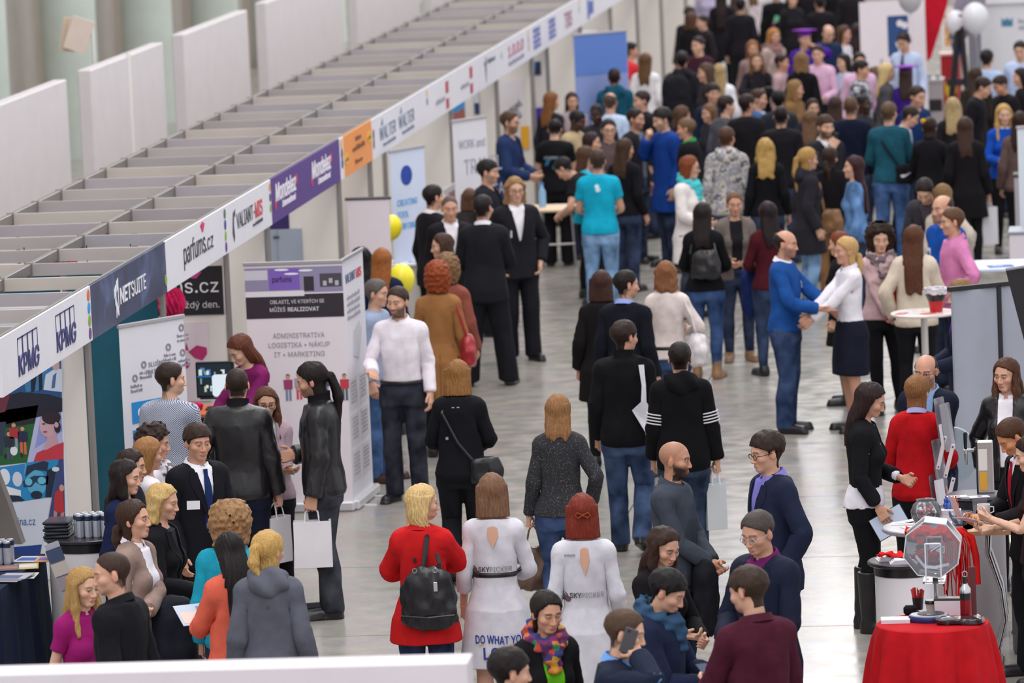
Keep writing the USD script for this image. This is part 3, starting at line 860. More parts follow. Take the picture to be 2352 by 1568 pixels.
# ------------------------------------------------------------------ one person of the crowd
def skin_cols(V, s, o):
    sk, hc = np.array(lin(o['skin'])), np.array(lin(o['hair'][1]))
    C = np.tile(sk, (len(V), 1))
    x, y, z = np.abs(V[:, 0]), V[:, 1], V[:, 2] - HO[2]
    def mix(m, c):
        nonlocal C
        m = np.clip(m, 0, 1)[:, None]; C = C * (1 - m) + np.array(c) * m
    head = (z > -.14) & (x < .12)
    fr = head & (y > .045)
    warm = sk * np.array([1.08, .78, .74])
    mix(fr * np.exp(-(((x - .042) / .02)**2 + ((z + .03) / .02)**2)) * .5, warm)
    mix(fr * np.exp(-((x / .012)**2 + ((z + .038) / .014)**2)) * .4, warm)
    mix(((x > .070) & head & (y < .02)) * .35, warm)
    br = o.get('beard', 0)
    if br:
        jaw = sst(-.022, -.056, z - .30 * np.clip(.055 - y, -.1, .05)) * (y > .0) * head * (z > -.13)
        mo = 1 - np.exp(-((x / .022)**2 + ((z + .070) / .012)**2))
        must = np.exp(-((x / .026)**2 + ((z + .056) / .006)**2)) * (y > .07)
        mix(np.maximum(jaw * mo, must) * br * head, hc * .8)
    lip = ((x / .022)**2 + ((z + .0705) / .0105)**2 < 1) & (y > .066) & head
    mix(lip * (.62 if s == 'f' else .4), np.array(lin('#a8404a')) * (1 if s == 'f' else 1.0) * (sk.mean() / .35)**.5)
    mix(((x / .022)**2 + ((z + .0705) / .0018)**2 < 1) * (y > .066) * head * .7, sk * .25)
    bz = .0205 + .004 * np.sin(np.clip((x - .012) / .038, 0, 1) * math.pi)
    mix(fr * sst(.0052, .0030, np.abs(z - bz)) * (x > .012) * (x < .052) * .85, hc * .55 + sk * .06)
    ex, ez = (x - .031) / .0132, (z + .001) / .0050
    e2 = ex**2 + ez**2
    eye = fr & (y > .06)
    mix(eye * sst(2.6, 1.6, e2) * .55, sk * (.35 if s == 'f' else .5))
    if not o.get('shut'):
        mix(eye * (e2 < 1.05), (.46, .43, .41))
        gx = o.get('gaze', 0) * .004
        xs = V[:, 0] - np.sign(V[:, 0]) * .031 - gx
        mix(eye * (np.hypot(xs, z + .0005) < .0056) * (e2 < 1.3), lin(o.get('iris', '#3a2a20')))
        mix(eye * (np.hypot(xs, z + .0005) < .0028), (.01, .01, .01))
    mix(eye * (ez > .55) * (e2 > .75) * (e2 < 1.9) * (.9 if s == 'f' else .6), (.02, .015, .012))
    if o['hair'][0] in ('buzz', 'ring', 'short', 'bald'):
        k = {'buzz': .9, 'bald': .25, 'ring': .0, 'short': .8}[o['hair'][0]]
        sc = head * sst(.0, .012, (np.interp(z, [-.09, -.03, .03, .06, .085], [-.03, .0, .02, .05, .07]) - y)) * (z > -.085) * (x < .078)
        mix(sc * k, hc)
    nails = o.get('nails')
    return C
def f2(V, F):
    return np.asarray(V, float), np.asarray(F, int)
class Person: pass
PEOPLE = {}
GARMENT = dict(tee='t_shirt', polo='polo_shirt', shirt='shirt', shirtout='shirt', blouse='blouse', sweater='sweater', loose='sweater', jacket='jacket', blazer='blazer', openjk='jacket', crop='jacket', coat='coat', trench='coat', shortcoat='coat', dress='dress', vest='waistcoat', under='shirt')
_seed = [0]
def person(key, x, y, H, s, a, hair, top, bot, label, cat='person', **o):
    """x, y: where the top of the head shows in the photograph; H height; a: turn of the body, 0 faces the camera, 90 the photograph's right, 180 away."""
    _seed[0] += 1; sd = _seed[0]
    q = random.Random(sd * 13 + 5)
    o.setdefault('skin', q.choice(['#c99a82', '#d0a48c', '#c4927a', '#cc9c84']))
    o['hair'] = hair
    o.setdefault('v', q.uniform(-1, 1))
    for k in ('ra', 'la'):
        o.setdefault(k, 'down')
    B = pose(s, o)
    sc = H / 1.78
    fx, fy = -_fw[0], -_fw[1]
    n = math.hypot(fx, fy); fx, fy = fx / n, fy / n
    ca, sa = math.cos(math.radians(a)), math.sin(math.radians(a))
    rx, ry = _r0[0], _r0[1]
    dx, dy = ca * fx + sa * rx, ca * fy + sa * ry
    rot = math.atan2(-dx, dy)
    lift = {'short': .012, 'shortm': .02, 'buzz': .003, 'messy': .02, 'sleek': .008, 'curly': .03, 'afro': .045, 'bald': 0, 'ring': 0, 'bun': .02}.get(hair[0], .014)
    cand = np.array([[0, yy, HO[2] + zz] for yy, zz in ((-.014, .116 + lift), (-.06, .104 + lift), (-.09, .075 + lift), (.03, .104 + lift), (.055, .08 + lift * .6))])
    pts = (cand @ B[4][:3, :3].T + B[4][:3, 3]) * sc
    tp = pts[np.argmax(pts[:, 2])]
    cp = ((np.array([0, -.012, HO[2] + .03]) @ B[4][:3, :3].T) + B[4][:3, 3]) * sc
    W = atz(x, y, tp[2])
    Rr = Rz(rot)
    t2 = Rr @ np.array([cp[0], cp[1], 0]) * .6 + Rr @ np.array([tp[0], tp[1], 0]) * .4
    base = np.array([W[0] - t2[0], W[1] - t2[1], 0])
    dist = np.linalg.norm(base - CAM)
    lod = o.get('lod', 0 if dist < 44 else (1 if dist < 62 else 2))
    t = thing('person', label, cat, base, rot)
    P = Person(); P.__dict__.update(prim=t, base=base, rot=rot, sc=sc, B=B, s=s, lod=lod, o=o, tops=top[0])
    PEOPLE[key] = P
    def put(name, tpl, m, noise=0., label=None, smooth=True):
        V, F = skin(tpl, B)
        V = V * sc
        return obj(name, (V, F), m, t, smooth, label)
    def folds(tpl, amp, sc3=(11, 11, 6.5)):
        V, F, Wt = tpl
        if lod == 2 and amp < .01:
            amp *= .7
        N = trimesh.Trimesh(V, F, process=False).vertex_normals
        d = meshkit.noise(V * sc3 + sd * 3.1, sd) - .5 + .5 * (meshkit.noise(V * np.array(sc3) * 2.3 + sd, sd + 1) - .5)
        el = np.exp(-((np.abs(V[:, 0]) - .36) / .07)**2) * (V[:, 2] > 1.0)
        d = d + el * .45 * (meshkit.noise(V * [6, 6, 40] + sd, sd + 2) - .5) * 1.6
        edge = .25 + .75 * sst(0, .05, V[:, 2] - V[:, 2].min())
        return V + N * (d * amp * edge)[:, None] * 2, F, Wt
    hands = []
    for k in ('ra', 'la'):
        hk = o.get('h' + k[0]) or (ARMS[o[k]][3] if isinstance(o[k], str) else 'relax')
        hands.append(hk)
    bt = body_tpl(s, lod, hands[0], hands[1])
    bV, bN = bt[0], body_n(s, lod, hands[0], hands[1])
    x_, z_ = np.abs(bV[:, 0]), bV[:, 2]
    S_ = SHO[s]; to = TOPS[top[0]]
    ta_ = (x_ - S_[0]) * ARM[0] + (bV[:, 1] - S_[1]) * ARM[1] + (z_ - S_[2]) * ARM[2]
    armw = bt[2][:, 5:11].sum(1)
    cov = np.where(armw > .5, (ta_ < to['sl'] - .045) * .013, ((z_ > to['hem'] + .03) & (z_ < to['nz'] - to['ns'] * bV[:, 1] - .05)) * .016)
    if bot[0] in LEGS:
        cov = np.maximum(cov, ((z_ < .97) & (z_ > .14) & (armw < .3)) * .012)
    elif bot[0] == 'skirt':
        cov = np.maximum(cov, ((z_ < .97) & (z_ > .80) & (armw < .3)) * .012)
    V, F = skin((bV - bN * cov[:, None], bt[1], bt[2]), B)
    bp = obj('body', (V * sc, F), mat('skin'), t, True)
    key_c = np.asarray(skin_cols(bt[0], s, o), np.float32)
    pv = UsdGeom.PrimvarsAPI(bp).CreatePrimvar('Col', Sdf.ValueTypeNames.Color3fArray, 'vertex')
    pv.Set(Vt.Vec3fArray.FromNumpy(key_c))
    if hair[0] != 'bald':
        put('hair', hair_tpl(hair[0], lod), mat('hair', hair[1]))
    # top
    kind, col = top[0], top[1]
    fab = top[2] if len(top) > 2 else {'sweater': 'knit', 'loose': 'knit', 'blazer': 'suit'}.get(kind, 'cloth')
    fo = o.get('fab', {})
    belly = o.get('belly', 0.)
    def fm(f, c, opt={}):
        return mat(f, c, **opt)
    amp = {'shirt': .007, 'shirtout': .008, 'blouse': .007, 'jacket': .009, 'coat': .008, 'trench': .008, 'dress': .007, 'leather': .009}.get(kind, .006)
    put(GARMENT[kind], folds(top_tpl(kind, s, lod, belly), amp), fm(fab, col, fo))
    inn = o.get('inner')
    if inn:
        put(GARMENT[inn[0]], folds(top_tpl(inn[0], s, min(lod + 1, 2) if lod else 1, 0.), .003), fm('cloth', inn[1]))
    col2 = o.get('collar')
    if col2 and lod < 2 or (col2 and o.get('force')):
        put('collar', collar_tpl(col2[0], s), fm('cloth', col2[1]))
    if kind == 'blazer' and lod < 2:
        z0, hw = TOPS['blazer']['open']
        put('lapels', lapel_tpl(s, z0, hw), fm(fab, col))
    # bottom
    bk, bc = bot[0], bot[1]
    bf = bot[2] if len(bot) > 2 else {'jeans': 'denim', 'skinny': 'cloth', 'slacks': 'suit'}.get(bk, 'cloth')
    if bk in LEGS:
        put('jeans' if bf == 'denim' else 'trousers', folds(leg_tpl(bk, s, lod, min(TOPS[kind]['hem'], TOPS[o['inner'][0]]['hem'] if 'inner' in o else 9) < .95), .006, (13, 13, 8)), fm(bf, bc))
    elif bk == 'skirt':
        put('skirt', folds(skirt_tpl(s, lod, .52, .04), .004), fm(bf, bc))
    sh = o.get('shoes', ('shoe', '#17151a'))
    A, Bs = shoe_tpl(sh[0], s, lod)
    for x_ in (A, Bs):
        put('boot' if 'boot' in sh[0] else 'shoe', x_, mat('leather', sh[1]))
    if 'tie' in o:
        put('tie', tie_tpl(s), fm('cloth', o['tie']))
    if 'scarf' in o:
        sc_ = o['scarf']
        put('scarf', scarf_tpl(lod), fm(sc_[1] if len(sc_) > 1 else 'knit', sc_[0], sc_[2] if len(sc_) > 2 else {}))
    if 'hood' in o:
        put('hood', hood_tpl(lod), fm(fab, o['hood'], fo))
    if 'glasses' in o and lod < 2:
        put('glasses', glasses_tpl(), mat('plain', o['glasses'], rough=.3))
    if 'badge' in o and lod < 2:
        b = o['badge']
        V, F = onfront(kind if kind not in ('openjk',) else 'jacket', s, b[0], b[1], b[2] if len(b) > 2 else .085, b[3] if len(b) > 3 else .055, False)
        put('name_badge', tw(V, F, s), mat('plain', '#e8e8ee'), smooth=False)
    if 'belt' in o:
        z = o.get('beltz', 1.0); th = np.linspace(0, 2 * math.pi, 33)[:-1]
        f = top_f(kind, s, belly) if o.get('beltz') else None
        ring = []
        for a_ in th:
            r = .3
            u = np.array([math.sin(a_), math.cos(a_)])
            if f is not None:
                for _ in range(40):
                    r -= max(float(f(np.array([u[0] * r]), np.array([u[1] * r]), np.array([z]))[0]), 0) * .7
            else:
                r = 1 / math.sqrt((u[0] / (np.interp(z, TZ, TW[s]) + .024))**2 + (u[1] / (np.interp(z, TZ, TD[s]) + .024))**2)
            ring.append([u[0] * r, u[1] * r, z])
        V, F = tube(np.array(ring), .011, 6, True)
        V[:, 2] = z + (V[:, 2] - z) * 1.6
        put('belt', tw(V, F, s), mat('leather', o['belt']))
    for nm, fn in o.get('extra', []):
        V, F, Wt, m = fn(P)
        put(nm, (V, F, Wt), m)
    return P
def wpt(P, bone, p):
    """A point fixed to a bone of a posed person, in the world."""
    q = (P.B[bone] @ np.append(np.asarray(p, float), 1))[:3] * P.sc
    return Rz(P.rot) @ q + P.base
def hand(P, side='r', d=.085, n=.02):
    m = np.array([1 if side == 'r' else -1, 1, 1])
    return wpt(P, 9 if side == 'r' else 10, (SHO[P.s] + ARM * (UA + FA + d) + np.array([-.8, 0, -.6]) * n) * m)
def facing(P):
    return Rz(P.rot) @ np.array([0, 1., 0])
# ------------------------------------------------------------------ the hall: floor, left wall with columns and parapet slabs, end wall with tall windows
def struct(name, mesh, m, label=None, cat=None, parent=None, smooth=False):
    return obj(name, mesh, m, parent, smooth, label, cat, None, 'structure' if parent is None else None)
def floor_mat():
    N = {'g': ('geometry', {}), 'n': ('noise_texture', dict(scale=.55, detail=6., roughness=.6)), 'n2': ('noise_texture', dict(scale=4., detail=4.)),
         'ms': ('mapping', dict(scale=(.16, 1.3, 1))), 'n3': ('noise_texture', dict(scale=1., detail=3.)),
         'r': ('rgb_ramp', {'ramp': [(.30, lin('#8f8a84')), (.5, lin('#99948e')), (.70, lin('#a39e98'))]}),
         'rr': ('map_range', dict(from_min=.3, from_max=.7, to_min=.16, to_max=.30, clamp=True)),
         'mx': ('mix_color', dict(blend_type='soft_light', fac=.25)), 'b': ('bump', dict(strength=.10, distance=.02)),
         'p': ('principled_bsdf', dict(specular_ior_level=.5))}
    L = [('g.position', 'n.vector'), ('g.position', 'n2.vector'), ('g.position', 'ms.vector'), ('ms.vector', 'n3.vector'), ('n.fac', 'r.fac'), ('r.color', 'mx.a'), ('n2.color', 'mx.b'), ('mx.result', 'p.base_color'),
         ('n2.fac', 'rr.value'), ('rr.result', 'p.roughness'), ('n3.fac', 'b.height'), ('b.normal', 'p.normal')]
    return usdkit.material(stage, '/World/Looks/polished_concrete', N, L, surface='p.BSDF')
FM = floor_mat()
flo = UsdGeom.Xform.Define(stage, '/World/floor').GetPrim()
tag(flo, 'polished grey concrete floor cast in large slabs', 'floor', None, 'structure')
ys_ = [-30, -14, -7.6, -3.95, -1.35, 1.6, 4.6] + list(np.arange(7.6, 100, 6.0))
xs_ = [-14, 1.2, 4.2, 7.2, 10.2, 26]
for i in range(len(xs_) - 1):
    for j in range(len(ys_) - 1):
        g = .006
        obj('slab', bx(xs_[i] + g, xs_[i + 1] - g, ys_[j] + g, ys_[j + 1] - g, -.12, 0), FM, flo)
obj('joint_filler', bx(-14, 26, -30, ys_[-1], -.14, -.006), mat('plain', '#4d4a47', rough=.8), flo)
PW = mat('rough', '#d2cccf', rough=.6, am=.03)
# parapet slabs behind the stalls
XP, ZP = -3.0, 2.76
for k, (y0, y1) in enumerate(((8.6, 17.05), (18.35, 22.65), (24.0, 28.55), (30.0, 36.6), (38.0, 44.6), (46., 54.))):
    struct('trim_%d' % (k + 1), bx(XP - .15, XP, y0, y1, .0, ZP, .012), PW, ['white parapet slab at the left edge, nearest of the row', 'white parapet slab behind the folded boards, second of the row', 'white parapet slab, third of the row behind the stalls',
           'white parapet slab, fourth of the row behind the stalls', 'white parapet slab, fifth of the row behind the stalls', 'white parapet slab farthest along the row behind the stalls'][k], 'parapet')
WC = mat('rough', '#b9b3ac', rough=.7, am=.05)
wl = UsdGeom.Xform.Define(stage, '/World/wall_left').GetPrim(); tag(wl, 'pale side wall with rounded columns and reveals behind the parapet', 'wall', None, 'structure')
obj('wall_surface', bx(-9.2, -8.4, -6, 100, -.1, 16), WC, wl)
PG, PB = mat('rough', '#c9d3cb', rough=.5, am=.04), mat('rough', '#d6c8be', rough=.6, am=.03)
cols = []
for k, yc in enumerate(np.arange(14.5, 100, 6.2)):
    a = np.linspace(0, 2 * math.pi, 25)[:-1]
    P = [(-7.6 + .42 * math.cos(t), yc + .42 * math.sin(t)) for t in a]
    obj('column', xf(poly(P, 16.)), PG, wl, 30)
    obj('pier', bx(-8.5, -7.9, yc + 1.5, yc + 3.1, 0, 16), PB, wl)
    obj('reveal', bx(-8.42, -8.2, yc + 3.1, yc + 4.1, 0, 16), mat('rough', '#9fa9a8', rough=.6), wl)
nb = aty(86, 190, 26.0)
obj('window_blind', bx(-8.1, -7.85, 26.55, 27.45, 0, 16), mat('plain', '#1c2f4e', rough=.7), wl)
we = UsdGeom.Xform.Define(stage, '/World/wall_rear').GetPrim(); tag(we, 'far end wall of the hall between its tall windows', 'wall', None, 'structure')
wx = [-3.5, -2.75, -1.8, -1.0]
edges = [-14] + wx + [26]
for i in range(0, len(edges), 2):
    obj('wall_surface', bx(edges[i], edges[i + 1], 112, 112.6, 0, 34), WC, we)
obj('wall_sill', bx(-14, 26, 112, 112.6, 0, 4.), WC, we)
for k in range(2):
    w = UsdGeom.Xform.Define(stage, '/World/window_%d' % (k + 1)).GetPrim()
    tag(w, ['tall bright window in the far end wall, nearer the stalls', 'tall bright window in the far end wall, away from the stalls'][k], 'window', None, 'structure')
    obj('pane', bx(wx[2 * k], wx[2 * k + 1], 112.3, 112.34, 4, 34), mat('emit', '#dfe9ff', s=3.2), w)
    for z in np.arange(6, 34, 2.):
        obj('glazing_bar', bx(wx[2 * k], wx[2 * k + 1], 112.2, 112.3, z - .03, z + .03), mat('plain', '#808890'), w)
# the parapet beside the photographer
pf_ = [atz(1085, 1500, 2.5), atz(-300, 1536, 2.5)]
u = pf_[1] - pf_[0]; u /= np.linalg.norm(u); nrm = np.array([-u[1], u[0], 0])
nrm = nrm if nrm[1] < 0 else -nrm
q = pf_[0][:2]
pts = [q, q + u[:2] * 6.5, q + u[:2] * 6.5 + nrm[:2] * .24, q + nrm[:2] * .24]
v, f = poly([tuple(p) for p in pts], 2.5)
struct('trim_7', (v, f), mat('rough', '#d3ccd2', rough=.6, am=.03), 'white parapet slab across the bottom left corner, close to the viewer', 'parapet')
# folded boards on a post by the left wall
b0 = aty(172, 84, 20.5)
t = thing('tilted_board_stack', 'fan of four tilted beige boards high on a thin white post', 'boards', (b0[0], b0[1], 0))
S_ = 12000 / np.linalg.norm(b0 - CAM)
for k, (dx, ang, w) in enumerate(((-.10, .18, .10), (-.04, .26, .10), (.02, .34, .12), (.09, .36, .26))):
    R = Ry(ang)
    obj('board', xf(bx(-w / 2, w / 2, -.03 - .06 * k, .0 - .06 * k, -.19, .19), R, (dx, 0, b0[2] + .03)), mat('rough', '#d9c4ae' if k < 3 else '#dfcfc4', rough=.6), t)
obj('post', tube([[.20, .02, 0], [.20, .02, b0[2] + .12]], .018), mat('plain', '#dfe0de'), t)
obj('bracket', bx(-.12, .2, .02, .05, b0[2] - .02, b0[2] + .02), mat('plain', '#a8a49c'), t)
obj('second_post', tube([[.60, .02, 0], [.60, .02, b0[2] - .20]], .022), mat('plain', '#e6e6e2'), t)

# ------------------------------------------------------------------ the row of exhibition stalls
ALU, PAN = mat('plain', '#8f8a88', rough=.38, metal=.55), mat('rough', '#e0dad4', rough=.55, am=.02)
XB, XM, XF = -1.01, 0.0, .77
fr = thing('stall_frame', 'aluminium frame of rails, cross beams and posts over the row of stalls', 'frame')
Y0, Y1 = -6.0, 58.0
for x in (XB, XM, XF):
    obj('rail', bx(x - .022, x + .022, Y0, Y1, 2.415, 2.5, .004), ALU, fr)
BEAM = [mat('rough', c, rough=.45, am=.04) for c in ('#b1aaa8', '#a39c9e', '#bdb5ae', '#a8a2a8')]
for k in range(int(Y1 - Y0)):
    y = -6 + k
    for x0, x1 in ((XB, XM), (XM, XF)):
        obj('cross_beam', bx(x0 + .02, x1 - .02, y - .02, y + .02, 2.405, 2.498), BEAM[(k * 7 + (x0 < -.5)) % 4], fr)
    for x in (XB, XM):
        obj('node', bx(x - .03, x + .03, y - .03, y + .03, 2.40, 2.505), mat('plain', '#7d7270', rough=.5), fr)
PY = [-6.9, -.68, 2.28, 5.18, 7.30, 11.45, 13.5, 19.75, 23.9, 27.6, 29.3, 33.4, 37.5, 41.5, 45.5, 50, 54]
for y in PY:
    for x in (XB, XM, XF):
        a = np.arange(8) * math.pi / 4 + math.pi / 8
        P = [(x + (.030 if i % 2 else .026) * math.cos(t), y + (.030 if i % 2 else .026) * math.sin(t)) for i, t in enumerate(a)]
        obj('post', poly(P, 2.42), ALU, fr)
TEAL = mat('rough', '#0f5468', rough=.8, am=.12)
pw = thing('stall_partition', 'white back and side panels standing between the stalls', 'partition')
for k in range(int(Y1 - Y0)):
    obj('panel', bx(XB - .012, XB + .004, -6 + k + .03, -5 + k - .03, .02, 2.39), PAN, pw)
for i, y in enumerate(PY):
    if y == 2.28:
        continue
    for x0, x1 in ((XB, XM), (XM, XF)):
        obj('panel', bx(x0 + .032, x1 - .032, y - .008, y + .008, .02, 2.39), PAN, pw)
t = thing('teal_cloth', 'dark teal cloth hung on hooks across the second stall', 'cloth')
for x0, x1, wv in ((XB, XM, 0), (XM, XF, 1)):
    X = np.linspace(x0 + .03, x1 - .03, 30)
    V, F = strip([np.stack([X, 2.24 + .012 * np.sin(X * 22), np.full_like(X, z)], -1) for z in (.03, .8, 1.6, 2.31)], .004)
    obj('sheet', (V, F), TEAL, t, True)
for x in (-.8, -.3, .2, .55):
    obj('hook', tube([[x, 2.22, 2.50], [x, 2.22, 2.34], [x + .015, 2.215, 2.30], [x, 2.21, 2.27]], .005, 5), mat('plain', '#2a2a2c'), t)

# fascia boards: one per firm, lettering read off the photograph
FZ0, FZ1 = 2.10, 2.50
def fpos(px, py=None):
    py = 842 - .6165 * px if py is None else py
    return atx(px, py, XF)
fx_ = XF + .022
def scrib(B, x0, x1, y, h, m_dark, rows=1, gap=1.6, seed=1, d=.004):
    r = random.Random(seed); ms = []
    for k in range(rows):
        x = x0
        while x < x1 - h * .4:
            w = h * r.uniform(.28, .62)
            ms.append(B.put(bx(x, min(x + w, x1), y - k * h * gap, y - k * h * gap + h * r.choice((.62, .7, 1.)), d, d + .002)))
            x += w + h * (.16 if r.random() > .15 else .5)
    ms = ms or [B.put(bx(x0, x0 + h, y, y + h, d, d + .002))]
    return join(ms)
WH, NAVY = '#e4e2ea', '#2b2f6e'
def fascia(y0, y1, col, label, draw=None, am=.02):
    t = thing('fascia_board', label, 'sign', (fx_, y0, FZ0))
    L = y1 - y0
    obj('board', bx(-.012, .012, .004, L - .004, 0, FZ1 - FZ0, .002), mat('rough', col, rough=.45, am=am) if isinstance(col, str) else col, t)
    B = Board((.0125, 0, 0), (0, 1, 0))
    if draw:
        draw(B, t, L)
    return t
def dots(B, t, x, cols, r=.042):
    for k, c in enumerate(cols):
        if c:
            obj('dot', B.poly(Point(x, .34 - k * .093).buffer(r, 12), .001), mat('plain', c), t)
def kpmg(B, t, L):
    n = mat('plain', NAVY)
    for x in (fpos(30)[1] - (-3.7), fpos(118)[1] - (-3.7)):
        w = .66
        for k in range(4):
            a, b = x + k * w / 4, x + (k + 1) * w / 4 - .012
            obj('logo_frame', join([B.rect(a, .12, a + .008, .335, .001, .003), B.rect(b - .008, .20, b, .335, .001, .003), B.rect(a, .325, b, .335, .001, .003)]), n, t)
        obj('lettering', B.text('KPMG', .135, x - .01, .075, .003, True, shear=.18, width=w), n, t)
    dots(B, t, L - .09, ('#d8692e', '#1d9bd8', '#86a83a', '#6d2a80'))
fascia(-3.7, -.64, WH, 'white fascia board with navy four-letter logo twice, leftmost of the row', kpmg)
def cloudy():
    N = {'tc': ('texture_coordinate', {}), 'n': ('noise_texture', dict(scale=2.2, detail=5., distortion=1.)), 'r': ('rgb_ramp', {'ramp': [(.3, lin('#16223e')), (.55, lin('#2c3a60')), (.75, lin('#5b6a94'))]}), 'p': ('principled_bsdf', dict(roughness=.45))}
    return usdkit.material(stage, '/World/Looks/blue_smoke_print', N, [('tc.object', 'n.vector'), ('n.fac', 'r.fac'), ('r.color', 'p.base_color')], surface='p.BSDF')
def nets(B, t, L):
    w = mat('plain', '#eeeef4')
    x = fpos(252)[1] + .64
    obj('emblem', join([B.poly([(x, .26), (x + .07, .30), (x + .07, .06), (x + .05, .05), (x + .05, .22), (x, .20)], .001), B.poly([(x + .09, .31), (x + .16, .34), (x + .16, .12), (x + .14, .11), (x + .14, .26), (x + .09, .24)], .001),
        B.poly([(x + .02, .20), (x + .05, .20), (x + .14, .10), (x + .14, .06), (x + .11, .06), (x + .02, .15)], .002)]), w, t)
    obj('lettering', B.text('NET', .115, x + .22, .135, .001, True, width=.42), w, t)
    obj('lettering', B.text('SUITE', .115, x + .66, .135, .001, False, width=.58), w, t)
    obj('dot', B.poly(Point(L - .05, .10).buffer(.045, 12), .001), mat('plain', '#86a83a'), t)
fascia(-.64, 2.33, cloudy(), 'dark blue smoky fascia board with white lettering, second of the row', nets)
def parf(B, t, L):
    x = fpos(412)[1] - 2.33
    obj('lettering', B.text('parfums', .17, x, .13, .001, width=.98), mat('plain', '#2c2a33'), t)
    obj('lettering', B.text('.cz', .13, x + 1.0, .13, .001, width=.34), mat('plain', '#2c2a33'), t)
    c = x + .88
    obj('crown', join([B.poly([(c - .012, .30), (c + .012, .30), (c + .09 * s + .012, .385 - .02 * abs(s)), (c + .09 * s - .012, .385 - .02 * abs(s))], .001 + .0003 * i) for i, s in enumerate((-1, -.5, 0, .5, 1))]), mat('plain', '#d0326a'), t)
    dots(B, t, L - .18, ('#3a7a3a', '#2f3a8a', '#86b83a', '#6d2a80'))
fascia(2.33, 5.2, WH, 'white fascia board with black lettering under a small pink crown', parf)
def vali(B, t, L):
    n = mat('plain', '#3a3c44')
    x = .16
    obj('emblem', join([B.poly([(x, .14), (x + .05, .30), (x + .10, .32), (x + .07, .20), (x + .10, .10), (x + .06, .06)], .001), B.poly([(x + .10, .30), (x + .16, .33), (x + .15, .26)], .001)]), n, t)
    obj('lettering', B.text('VALIANT-', .13, x + .22, .15, .001, width=.92), n, t)
    obj('lettering', B.text('MIS', .13, x + 1.15, .15, .001, True, width=.38), mat('plain', '#cc4a50'), t)
    obj('small_print', scrib(B, x + 1.0, x + 1.5, .09, .03, n), n, t)
    dots(B, t, L - .07, ('#e0a030', '#4a4a5a', '#7ab03a'), .036)
fascia(5.2, 7.38, WH, 'white fascia board with grey and red lettering left of the purple board', vali)
def mond(B, t, L):
    w = mat('plain', '#f0ecf4')
    for x in (fpos(624)[1] - 7.38, fpos(708)[1] - 7.38):
        wd = 1.12
        obj('lettering', B.text('Mondelez', .15, x, .18, .001, True, shear=.16, width=wd), w, t)
        obj('lettering', B.text('International', .055, x + .34, .10, .001, True, shear=.12, width=.74), w, t)
        for q in (Point(x - .02, .15).buffer(.04, 8), Point(x + wd + .05, .27).buffer(.045, 8)):
            obj('red_drop', B.poly(q, .001), mat('plain', '#d02a4a'), t)
fascia(7.38, 11.39, '#4c2480', 'purple fascia board with white brand lettering twice', mond)
def dots_strip(B, t, L):
    dots(B, t, L / 2, ('#e8b050', '#3c4852', '#2a3a8a'), .05)
fascia(11.39, 11.64, WH, 'narrow white fascia strip with three dots between purple and orange boards', dots_strip)
def oran(B, t, L):
    k = mat('plain', '#7a4a1c')
    obj('small_print', scrib(B, .75, 1.15, .29, .045, k, seed=3), k, t)
    obj('small_print', scrib(B, .55, 1.35, .20, .05, k, seed=4), k, t)
    obj('small_print', scrib(B, .70, 1.15, .07, .045, k, seed=5), k, t)
    for x, y in ((.18, .17), (1.68, .25)):
        obj('badge_print', B.poly([(x + .14 * math.cos(a), y + .062 * math.sin(a)) for a in np.arange(6) * math.pi / 3], .001), mat('plain', '#e6b428'), t)
        obj('small_print', scrib(B, x - .08, x + .09, y - .02, .035, k, seed=6), k, t)
fascia(11.64, 13.51, '#ef9440', 'orange fascia board with dark print and two yellow badges', oran)
def walt(B, t, L):
    b = mat('plain', '#6b7c98')
    for x in (fpos(864)[1] - 13.51, fpos(908)[1] - 13.51):
        obj('lettering', B.text('WALTER', .13, x, .14, .001, width=1.15), b, t)
        obj('emblem', B.poly([(x + .1, .29), (x + .22, .36), (x + .26, .29)], .001), b, t)
        obj('small_print', scrib(B, x + .2, x + 1.1, .07, .035, b, seed=7), b, t)
    dots(B, t, .10, (None, '#6a5a5a', '#6a6a70'), .05)
    dots(B, t, L - .12, ('#e8b050', '#50606a'), .04)
fascia(13.51, 17.72, WH, 'white fascia board with blue-grey lettering twice beside the orange board', walt)
def redsq(B, t, L):
    r_, g_ = mat('plain', '#b83a44'), mat('plain', '#9a9aa8')
    for x in (1.4, 3.5):
        obj('red_square', join([B.rect(x, .04, x + .24, .15, .001, .003), B.rect(x, .21, x + .24, .34, .001, .003)]), r_, t)
        obj('small_print', scrib(B, x - .85, x - .1, .15, .05, g_, seed=8), g_, t)
fascia(17.72, 22.2, WH, 'white fascia board with pairs of red squares', redsq)
def star(B, t, L):
    n = mat('plain', '#4a4c64'); x = .5
    obj('emblem', join([B.poly([(x, .05), (x + .06, .22), (x, .36), (x - .06, .22)], .001), B.poly([(x - .2, .3), (x, .24), (x + .2, .34), (x, .27)], .002)]), n, t)
    obj('small_print', scrib(B, x + .2, x + .9, .26, .05, n, seed=9), n, t)
    obj('dot', B.poly(Point(L - .15, .26).buffer(.05, 8), .001), mat('plain', '#8ac0a8'), t)
fascia(22.2, 24.4, WH, 'white fascia board with a dark winged emblem', star)
def numb(B, t, L):
    obj('lettering', B.text('1.0.0.0', .13, .5, .18, .001, True, width=1.6), mat('plain', '#b85a6a'), t)
    obj('small_print', scrib(B, .5, 2.1, .08, .05, None, seed=10), mat('plain', '#8a8aa0'), t)
    dots(B, t, L - .15, ('#e8c070', '#90a0a8', '#d09098'), .05)
fascia(24.4, 27.2, WH, 'white fascia board with faded red figures in a row', numb)
